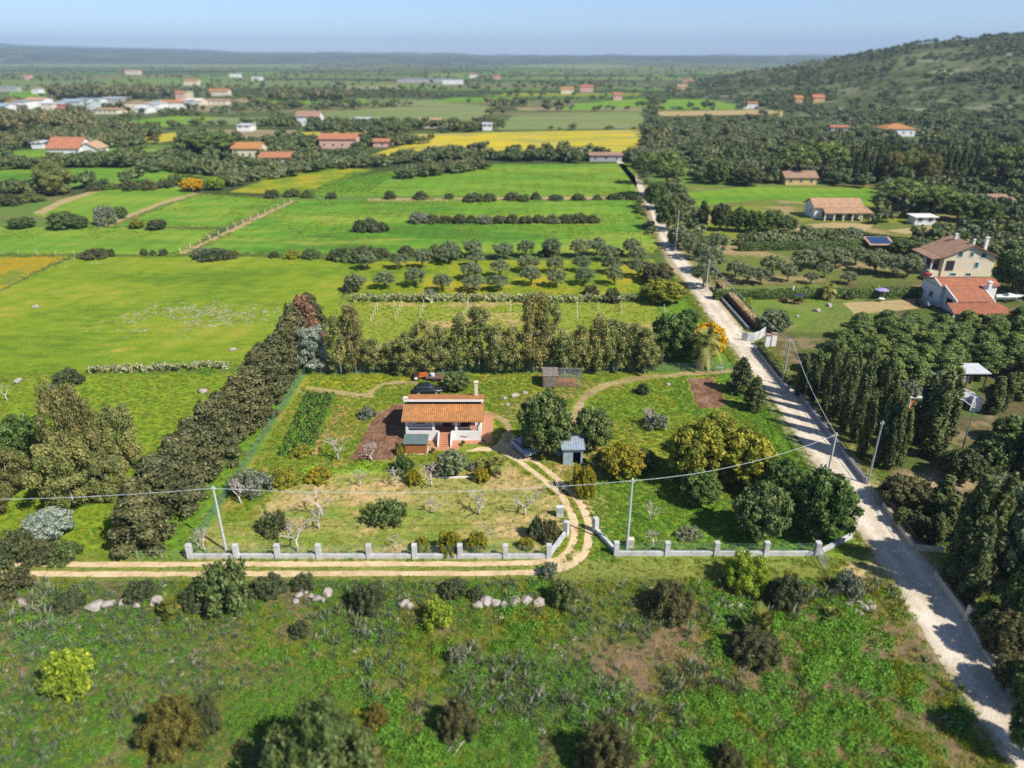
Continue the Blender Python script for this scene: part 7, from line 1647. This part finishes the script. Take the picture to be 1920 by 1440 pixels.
def clump_blade(seed, mat, n=30, r=0.22, h=0.45, w=0.022, spike=0.0, spread=0.5):
    rng = np.random.default_rng(seed); V, F, T = [], [], []
    for i in range(n):
        a = rng.random() * 6.28; b = np.array([math.cos(a), math.sin(a), 0]) * r * math.sqrt(rng.random()); L = h * (.6 + .6 * rng.random()); d = np.array([math.cos(a) * spread * rng.random(), math.sin(a) * spread * rng.random(), 1.0]); d /= np.linalg.norm(d)
        side = np.cross(d, [math.cos(a + 1), math.sin(a + 1), 0.2]); side /= np.linalg.norm(side); sp = rng.random() < spike; ww = w * (.7 + .6 * rng.random()); k = len(V)
        if sp: L *= 1.7
        V += [b - side * ww, b + side * ww, b + d * L * .6 + side * ww * (.9 if not sp else 1.6), b + d * L * .6 - side * ww * (.9 if not sp else 1.6), b + d * L + np.array([math.cos(a), math.sin(a), -.2]) * L * .15]
        F += [(k, k + 1, k + 2, k + 3), (k + 3, k + 2, k + 4, k + 4)]; t = 1.0 if sp else min(.8, max(0, .4 + rng.normal() * .2)); T += [t, t]
    F4 = [f for f in F if len(set(f)) == 4]; T4 = [t for f, t in zip(F, T) if len(set(f)) == 4]
    V2 = list(V)
    for f, t in zip(F, T):
        if len(set(f)) != 4:
            k = len(V2); V2.append(V[f[2]] * .15 + V[f[0]] * .15 + V[f[3]] * .7); V2 += [V[f[3]]]; F4.append((f[0], f[1], k + 1, k)); T4.append(t)
    return np_mesh('clump', np.array(V2), np.array(F4), M[mat], T4)
HERB = [clump_herb(1, 'herb', 95, .42, .34, .062, .5), clump_herb(2, 'herb', 120, .5, .42, .066, .45), clump_herb(3, 'herb', 80, .36, .26, .055, .6), clump_blade(4, 'herb2', 34, .25, .42, .022, .10), clump_blade(5, 'herb2', 30, .22, .5, .02, .16), clump_herb(6, 'herb2', 80, .4, .3, .05, .5), clump_herb(7, 'flower', 40, .38, .24, .055, .8, .16), clump_blade(8, 'grassy', 36, .24, .34, .016, 0, .9), clump_herb(9, 'brownbush', 60, .34, .22, .05, .4), clump_blade(10, 'drygrass', 30, .3, .26, .016, 0, 1.1), clump_herb(11, 'grassy', 80, .42, .16, .045, .4), clump_herb(12, 'whitefl', 40, .4, .2, .05, .8, .2), clump_herb(13, 'herb', 330, .95, .62, .062, .45), clump_herb(14, 'herb', 260, .8, .5, .055, .5)]
(I_H1, I_H2, I_H3, I_A1, I_A2, I_G, I_F, I_GR, I_B, I_D, I_LOW, I_W) = range(12)
srng = np.random.default_rng(2024)
def free_of(x, y, road=2.5, tracks=0.5):
    ok = dist_line(x, y, ROAD) > road
    for p in (RUT_A, RUT_B): ok &= dist_line(x, y, p) > tracks
    return ok
def pick(n, w):
    w = np.array([w[k] if k in w else 0 for k in range(12)], float); return srng.choice(12, n, p=w / w.sum())
# foreground
n = 36000; x = srng.uniform(-56, 46, n); y = srng.uniform(24, 57.75, n); keep = free_of(x, y, 2.35, .42) & ~((y > 54.6) & (srng.random(n) < .25)) & (np.abs(x) < y * .78 + 12) & ((x < 37) | (x > 43.2))
x, y = x[keep], y[keep]; n = len(x)
lush = fbm(x, y, 9, 1) + np.clip((x - 5) / 60, -.1, .3) ; grey = fbm(x, y, 7, 61) + np.clip((-x) / 90, -.2, .15); bare = sstep(.50, .62, fbm(x, y, 5, 21)) * sstep(-8, 14, x - (y - 45) * .3) * .85 + sstep(.63, .72, fbm(x, y, 3.2, 2)) * .7
bare = bare + sstep(.54, .62, fbm(x, y, 2.6, 941)) * sstep(0, 25, x) * .8
keep = srng.random(n) > np.clip(bare, 0, 1) * .8; x, y, lush, grey = x[keep], y[keep], lush[keep], grey[keep]; n = len(x)
idx = pick(n, {I_H1: 3, I_H2: 2, I_H3: 3, I_F: .35, I_GR: 1.5, I_LOW: 1.5, I_B: .6})
pat = fbm(x, y, 6, 811); k_ = (pat > .56) & (srng.random(n) < .75); idx[k_] = pick(k_.sum(), {I_GR: 3, I_LOW: 3, I_F: .7, I_D: .5})
pat = fbm(x, y, 5, 822); k_ = (pat > .60) & (srng.random(n) < .8); idx[k_] = pick(k_.sum(), {I_B: 2, I_D: 3, I_A1: 1, I_LOW: 1})
gm = srng.random(n) < sstep(.48, .66, grey) * .6; idx[gm] = pick(gm.sum(), {I_A1: 2, I_A2: 1.2, I_G: 3.5, I_H3: 2, I_B: .7, I_W: .3})
vg = y > 54.3; idx[vg] = pick(vg.sum(), {I_GR: 3, I_LOW: 4, I_F: .8, I_D: .8})
top = (y > 49) & (y < 54.5) & (srng.random(n) < .25); idx[top] = pick(top.sum(), {I_F: 2, I_GR: 1, I_A1: 1.4, I_D: .3})
sc = srng.uniform(.45, 1.25, n) * (.7 + .7 * sstep(.4, .65, lush)); sc[y > 54.3] *= .6; mound = (idx < 3) & (x > -6) & (y < 53) & (srng.random(n) < .05 + .10 * (vnoise(x, y, 4, 931) > .55)); idx[mound] = 12 + srng.choice(2, mound.sum()); sc[mound] = srng.uniform(.55, 1.15, mound.sum()); scatter('wild_herbs', np.stack([x, y, x * 0], 1), np.stack([sc, sc, sc * srng.uniform(.7, 1.3, n)], 1), srng.random(n) * 6.28, idx, HERB, 'wild herbs, asphodels and flowers covering the foreground meadow', 'herbs')
# the fenced plot
n = 30000; x = srng.uniform(-32, 36.5, n); y = srng.uniform(57.2, 103.5, n); keep = free_of(x, y, 3.0, .5)
for p in (SOIL_A, SOIL_B, BEAN_PLOT): keep &= ~in_poly(x, y, p)
for pl, wd in ((BACKPATH, 1.0), (SIDEPATH, .5), (LOOP, .5), (LOOP2, .6)): keep &= dist_line(x, y, pl) > wd
keep &= ~((x > -14.6) & (x < -2.4) & (y > 78.8) & (y < 89.3)) & (~in_poly(x, y, YARD)) & (~((y < 58.4) & (y > 57.4) & ((x < 4) | (x > 10.5))))
x, y = x[keep], y[keep]; n = len(x); dry = sdf_poly(x, y, DRY) > 0; keep = ~(dry & (srng.random(n) < .55)); x, y, dry = x[keep], y[keep], dry[keep]; n = len(x)
idx = pick(n, {I_GR: 3, I_LOW: 3, I_H3: 1.4, I_F: .5, I_H1: .5})
k = dry; idx[k] = pick(k.sum(), {I_D: 3, I_LOW: 2, I_GR: 1.4, I_F: .25})
yl = ~dry & (srng.random(n) < sstep(.5, .62, fbm(x, y, 6, 77)) * .6); idx[yl] = pick(yl.sum(), {I_F: 3, I_LOW: 1})
lsh = ((x > 8) & (y < 74) | (x > 24)) & ~dry & (srng.random(n) < .7); idx[lsh] = pick(lsh.sum(), {I_H1: 2, I_H3: 3, I_GR: 2, I_F: .25})
sc = srng.uniform(.4, .95, n); sc[dry] *= .8; scatter('garden_grass', np.stack([x, y, x * 0], 1), np.stack([sc, sc, sc * srng.uniform(.5, 1.0, n)], 1), srng.random(n) * 6.28, idx, HERB, 'grass, weeds and yellow flowers growing inside the fenced plot', 'grass')
# strips outside: lower left meadow, verges, the staked plot
n = 15000; x = np.concatenate([srng.uniform(-95, -33, n), srng.uniform(-36, 38, 6000), srng.uniform(36.0, 38.6, 2500), srng.uniform(42.6, 46, 2200)]); y = np.concatenate([srng.uniform(57.3, 104, n), srng.uniform(104, 150, 6000), srng.uniform(58, 160, 2500), srng.uniform(30, 150, 2200)])
keep = free_of(x, y, 2.3, .5); x, y = x[keep], y[keep]; n = len(x); idx = pick(n, {I_GR: 3, I_LOW: 4, I_H3: 1.5, I_F: .35, I_D: .2}); sc = srng.uniform(.45, 1.0, n)
scatter('meadow_grass', np.stack([x, y, x * 0], 1), np.stack([sc, sc, sc * .7], 1), srng.random(n) * 6.28, idx, HERB, 'green meadow grass beside the conifers, road verges and back plot', 'grass')
# large meadow and fields: sparse tufts and flower patches
n = 9000; P = SHEETS[1]; x = srng.uniform(-120, 0, n * 3); y = srng.uniform(98, 205, n * 3); k = in_poly(x, y, P) & (srng.random(n * 3) < .25 + .6 * (fbm(x, y, 12, 91) > .55)); x, y = x[k], y[k]; n = len(x); idx = pick(n, {I_LOW: 4, I_GR: 2, I_D: .5, I_W: .4, I_F: .25}); sc = srng.uniform(.6, 1.3, n)
scatter('field_grass', np.stack([x, y, x * 0 + .02], 1), np.stack([sc, sc, sc * .5], 1), srng.random(n) * 6.28, idx, HERB, 'low grass tufts in the large yellow-green meadow', 'grass')
# tufts over the near crops and ragged weeds along every field edge
xs_, ys_ = [], []
for P in SHEETS[2:9]:
    for (x1, y1), (x2, y2) in zip(P, P[1:] + P[:1]):
        L = math.hypot(x2 - x1, y2 - y1); q = srng.random(int(L / .55)); xs_.append(x1 + (x2 - x1) * q + srng.normal(size=len(q)) * .7); ys_.append(y1 + (y2 - y1) * q + srng.normal(size=len(q)) * .7)
x = np.concatenate(xs_); y = np.concatenate(ys_); k = (np.abs(x) < y * .85 + 10) & (vnoise(x, y, 9, 881) > .38) & (dist_line(x, y, ROAD) > 2.2); x, y = x[k], y[k]; n = len(x); idx = pick(n, {I_GR: 2, I_D: 2, I_B: 1.5, I_LOW: 1.5, I_H2: 1}); sc = srng.uniform(.8, 2.0, n)
scatter('field_weeds', np.stack([x, y, x * 0 + .02], 1), np.stack([sc, sc, sc * .8], 1), srng.random(n) * 6.28, idx, HERB, 'ragged weeds along the borders of the green fields', 'weeds')
n = 26000; x = srng.uniform(-150, 46, n); y = srng.uniform(195, 330, n); k = np.zeros(n, bool)
for P in SHEETS[3:8]: k |= in_poly(x, y, P)
k &= fbm(x, y * 1.6, 14, 893) > .5; x, y = x[k], y[k]; n = len(x); idx = pick(n, {I_LOW: 3, I_GR: 3, I_H3: 2, I_F: .4}); sc = srng.uniform(.8, 1.6, n)
scatter('crop_tufts', np.stack([x, y, x * 0 + .03], 1), np.stack([sc, sc, sc * .4], 1), srng.random(n) * 6.28, idx, HERB, 'uneven growth across the green crop fields', 'grass')
g = G(370, 592); n = 1500; x = g.x + srng.normal(size=n) * 7.5; y = g.y + srng.normal(size=n) * 4.5; k = fbm(x, y, 3, 905) > .46; x, y = x[k], y[k]; n = len(x); sc = srng.uniform(.6, 1.2, n)
scatter('meadow_flowers', np.stack([x, y, x * 0 + .02], 1), np.stack([sc, sc, sc * .6], 1), srng.random(n) * 6.28, pick(n, {I_W: 4, I_D: 2, I_F: 1.2, I_LOW: 2}), HERB, 'pale patch of white and ochre flowers in the large meadow', 'flowers')
vx, vy = [], []
for i in range(10):
    p, q = G(572 + i * 13, 365 - i * .6), G(668 + i * 8.5, 323)
    for t in np.linspace(0, 1, 60): vx.append(p.x + (q.x - p.x) * t + srng.normal() * .15); vy.append(p.y + (q.y - p.y) * t + srng.normal() * .2)
x, y = np.array(vx), np.array(vy); n = len(x); sc = srng.uniform(.8, 1.5, n)
scatter('young_vines', np.stack([x, y, x * 0 + .03], 1), np.stack([sc, sc, sc * 1.4], 1), srng.random(n) * 6.28, pick(n, {I_H1: 2, I_H2: 2, I_G: 1}), HERB, 'rows of young vines above the diagonal field path', 'vines')
# bean rows
pts = []
A0, A1, B0, B1 = (Vector((*q, 0)) for q in (BEAN_PLOT[5 - 1], BEAN_PLOT[0], BEAN_PLOT[3], BEAN_PLOT[1]))
for rI in range(6):
    p, q = A0.lerp(B0, rI / 5), A1.lerp(B1, rI / 5)
    for t in np.linspace(0, 1, 46): v = p.lerp(q, t); pts.append((v.x + srng.normal() * .1, v.y + srng.normal() * .1, 0))
pts = np.array(pts); scatter('bean_plants', pts, srng.uniform(.6, 1.05, len(pts))[:, None] * np.array([[1, 1, 1.7]]), srng.random(len(pts)) * 6.28, srng.choice([0, 1, 2, 2], len(pts)), [clump_herb(41, 'deep', 60, .42, .45, .11), clump_herb(42, 'deep', 60, .4, .5, .1), clump_herb(43, 'herb', 50, .4, .45, .1)], 'dense dark green bean rows beside the green fence', 'vegetables')
# far woods
def far_tree(seed, mat, tall=1.0, n=9):
    rng = random.Random(seed); cl = []
    for i in range(n):
        t = i / n; a = i * 2.4; rr = .62 * rng.uniform(.4, 1.1); s = rng.uniform(.30, .46); cl.append((rr * math.cos(a), rr * math.sin(a), .45 + (tall - .1) * rng.uniform(.1, .9), s, s, s * .8 * tall ** .5))
    return crown('far_tree', cl, M[mat], 0.17, seed, .55, .6, core=.75, zmin=0)
FT = [far_tree(51, 'farwood'), far_tree(52, 'farwood', 1.3), far_tree(53, 'farwood', .8), far_tree(54, 'farbrown', 1.7), far_tree(55, 'farbrown', 1.2), far_tree(56, 'scrub', .5), far_tree(57, 'scrub', .6), far_tree(58, 'olive', .9), PROTO['cyp'][0][1]]
n = 52000; Y = np.exp(srng.uniform(math.log(255), math.log(4200), n)); X = Y * srng.uniform(-1.0, 1.0, n)
keep = np.ones(n, bool)
for P in SHEETS:
    if max(p[1] for p in P) > 240: keep &= ~in_poly(X, Y, P)
keep &= ~((X > -130) & (X < 45) & (Y < 300)) & ~((X > 40) & (X < 190) & (Y < 300)) & (dist_line(X, Y, ROAD) > 4)
for hx, hy, w_, d_ in HOUSES:
    keep &= ~((np.abs(X - hx) < w_ * .55 + 2) & (Y > hy - 26 - .03 * hy) & (Y < hy + d_ + 4))
keep &= hill_h(X, Y) < 1.0
wood = fbm(X * .45, Y, 70, 201, 4) ; cells = np.abs(fbm(X * .5, Y * 1.3, 160, 301) - .5)
line = cells < .022
dens = np.clip(.06 + 1.0 * sstep(.50, .60, wood) + .8 * line, 0, 1); dens *= 1 - .68 * sstep(600, 1100, Y)
dens[(X > 60) & (Y < 520)] = .8
keep &= srng.random(n) < dens; X, Y, wood = X[keep], Y[keep], wood[keep]; n = len(X)
kind = fbm(X, Y, 150, 401); idx = srng.choice([0, 1, 2, 2, 0, 7], n); bk = (kind > .58) & (srng.random(n) < .6); idx[bk] = srng.choice([3, 4, 4], bk.sum())
sc = srng.uniform(1.8, 3.8, n) * np.where(Y > 700, 1.2, 1.0)
scr = (X > 62) & (Y < 620) & (srng.random(n) < .82); idx[scr] = srng.choice([5, 6, 5, 6, 2, 7], scr.sum()); sc[scr] *= .75
WX, WY, WZ, WI, WS = [X], [Y], [X * 0], [idx], [sc]
def wood_block(poly, num, kinds, smin, smax):
    P = polyG(poly); p = np.array(P); x = srng.uniform(p[:, 0].min(), p[:, 0].max(), num * 4); y = srng.uniform(p[:, 1].min(), p[:, 1].max(), num * 4); k = np.nonzero(in_poly(x, y, P))[0][:num]
    WX.append(x[k]); WY.append(y[k]); WZ.append(x[k] * 0); WI.append(srng.choice(kinds, len(k))); WS.append(srng.uniform(smin, smax, len(k)))
wood_block([(-60, 252), (170, 250), (172, 243), (-60, 243)], 190, [3, 3, 4], 4.5, 6.0)
wood_block([(100, 188), (325, 185), (330, 179), (100, 180)], 200, [3, 4, 3, 1], 5.0, 7.0)
wood_block([(500, 190), (640, 192), (650, 182), (505, 180)], 160, [4, 3, 1], 4.0, 6.0)
wood_block([(0, 277), (100, 268), (300, 258), (300, 250), (100, 258), (0, 268)], 210, [0, 2, 1], 2.6, 4.0)
wood_block([(230, 320), (440, 308), (640, 300), (700, 303), (560, 330), (430, 352), (400, 330)], 320, [2, 0, 5, 7, 6], 1.8, 3.2)
wood_block([(0, 312), (80, 310), (200, 304), (330, 302), (330, 310), (0, 320)], 170, [0, 2, 1], 2.0, 3.2)
wood_block([(640, 318), (800, 304), (1090, 300), (1190, 304), (1190, 297), (800, 296), (650, 308)], 260, [0, 2, 2, 5], 1.8, 2.8)
wood_block([(745, 334), (800, 320), (920, 312), (915, 318), (830, 330), (750, 338)], 110, [2, 0, 5, 4], 2.0, 3.0)
wood_block([(470, 244), (600, 244), (930, 244), (930, 240), (600, 240)], 150, [0, 2, 1], 2.6, 4.0)
wood_block([(690, 274), (765, 273), (810, 268), (760, 266), (690, 268)], 70, [0, 2, 7], 2.0, 3.0)
wood_block([(1195, 300), (1290, 300), (1470, 262), (1470, 225), (1215, 225)], 900, [5, 6, 6, 7, 2], 1.5, 2.6)
wood_block([(1290, 345), (1470, 345), (1475, 285), (1300, 290)], 300, [0, 2, 5, 7, 1], 2.0, 3.4)
wood_block([(1560, 350), (1930, 372), (1990, 330), (1900, 290), (1560, 290)], 420, [0, 2, 1, 8, 0], 2.2, 3.8)
wood_block([(1640, 425), (1700, 400), (1990, 430), (1990, 380), (1780, 352), (1660, 352)], 300, [0, 2, 7, 1, 5], 1.8, 3.2)
wood_block([(1385, 462), (1620, 460), (1625, 446), (1500, 440), (1390, 450)], 130, [5, 7, 2, 6], 1.2, 2.0)
wood_block([(1690, 470), (1990, 500), (1990, 440), (1760, 436)], 170, [0, 2, 7, 1], 1.6, 2.8)
wood_block([(1195, 420), (1235, 460), (1258, 460), (1225, 365), (1215, 330), (1195, 330)], 60, [5, 2, 0], 1.0, 1.8)
wood_block([(1240, 360), (1290, 430), (1320, 470), (1310, 410), (1260, 340)], 90, [7, 5, 0, 2], 1.4, 2.4)
X, Y, Z, I, S = (np.concatenate(q) for q in (WX, WY, WZ, WI, WS)); kp_ = dist_line(X, Y, ROAD) > 3.2
for hx, hy, w_, d_ in HOUSES: kp_ &= ~((np.abs(X - hx) < w_ * .52 + 1) & (Y > hy - 9) & (Y < hy + d_ + 2))
for hx, hy, w_, d_ in ((100.5, 219, 17, 12), (86, 163, 8, 3)): kp_ &= ~((np.abs(X - hx) < w_ * .55) & (Y > hy - 9) & (Y < hy + d_ + 2))
X, Y, Z, I, S = X[kp_], Y[kp_], Z[kp_], I[kp_], S[kp_]
S3 = np.stack([S, S, S * srng.uniform(.8, 1.3, len(S))], 1); cyi = I == 8; S3[cyi] = srng.uniform(.7, 1.0, (cyi.sum(), 1))
scatter('far_woods', np.stack([X, Y, Z], 1), S3, srng.random(len(X)) * 6.28, I, FT, 'dark woods, hedgerows and scrub across the distant plain', 'woods')
# scrub on the hill
n = 22000; Y = np.exp(srng.uniform(math.log(430), math.log(1500), n)); X = Y * srng.uniform(.24, 1.0, n); k = (hill_h(X, Y) > .8) & (srng.random(n) < .12 + .75 * sstep(.44, .58, fbm(X, Y, 60, 501)))
for hx, hy, w_, d_ in HOUSES: k &= ~((np.abs(X - hx) < w_ * .55 + 2) & (Y > hy - 30) & (Y < hy + d_ + 4))
X, Y = X[k], Y[k]; n = len(X); Z = hill_z(X, Y) - .3; I = srng.choice([5, 6, 2, 5, 0, 6], n); S = srng.uniform(2.0, 3.8, n)
scatter('hill_scrub', np.stack([X, Y, Z], 1), S, srng.random(n) * 6.28, I, FT, 'grey-green maquis scrub covering the hill', 'scrub')
# ------------------------------------------------------------------ air
m, nt, out = new_mat('haze'); pv = nt.nodes.new('ShaderNodeVolumePrincipled'); pv.inputs['Color'].default_value = (0.52, 0.72, 1.0, 1); pv.inputs['Density'].default_value = 1.15e-4
pv.inputs['Anisotropy'].default_value = 0.0; nt.links.new(pv.outputs[0], out.inputs['Volume'])
hb = MB().boxb(-14600, 14600, -4300, 14900, -1.5, 330).build('haze', m); tag(hb, 'pale blue haze over the whole plain', 'haze', None, 'stuff')
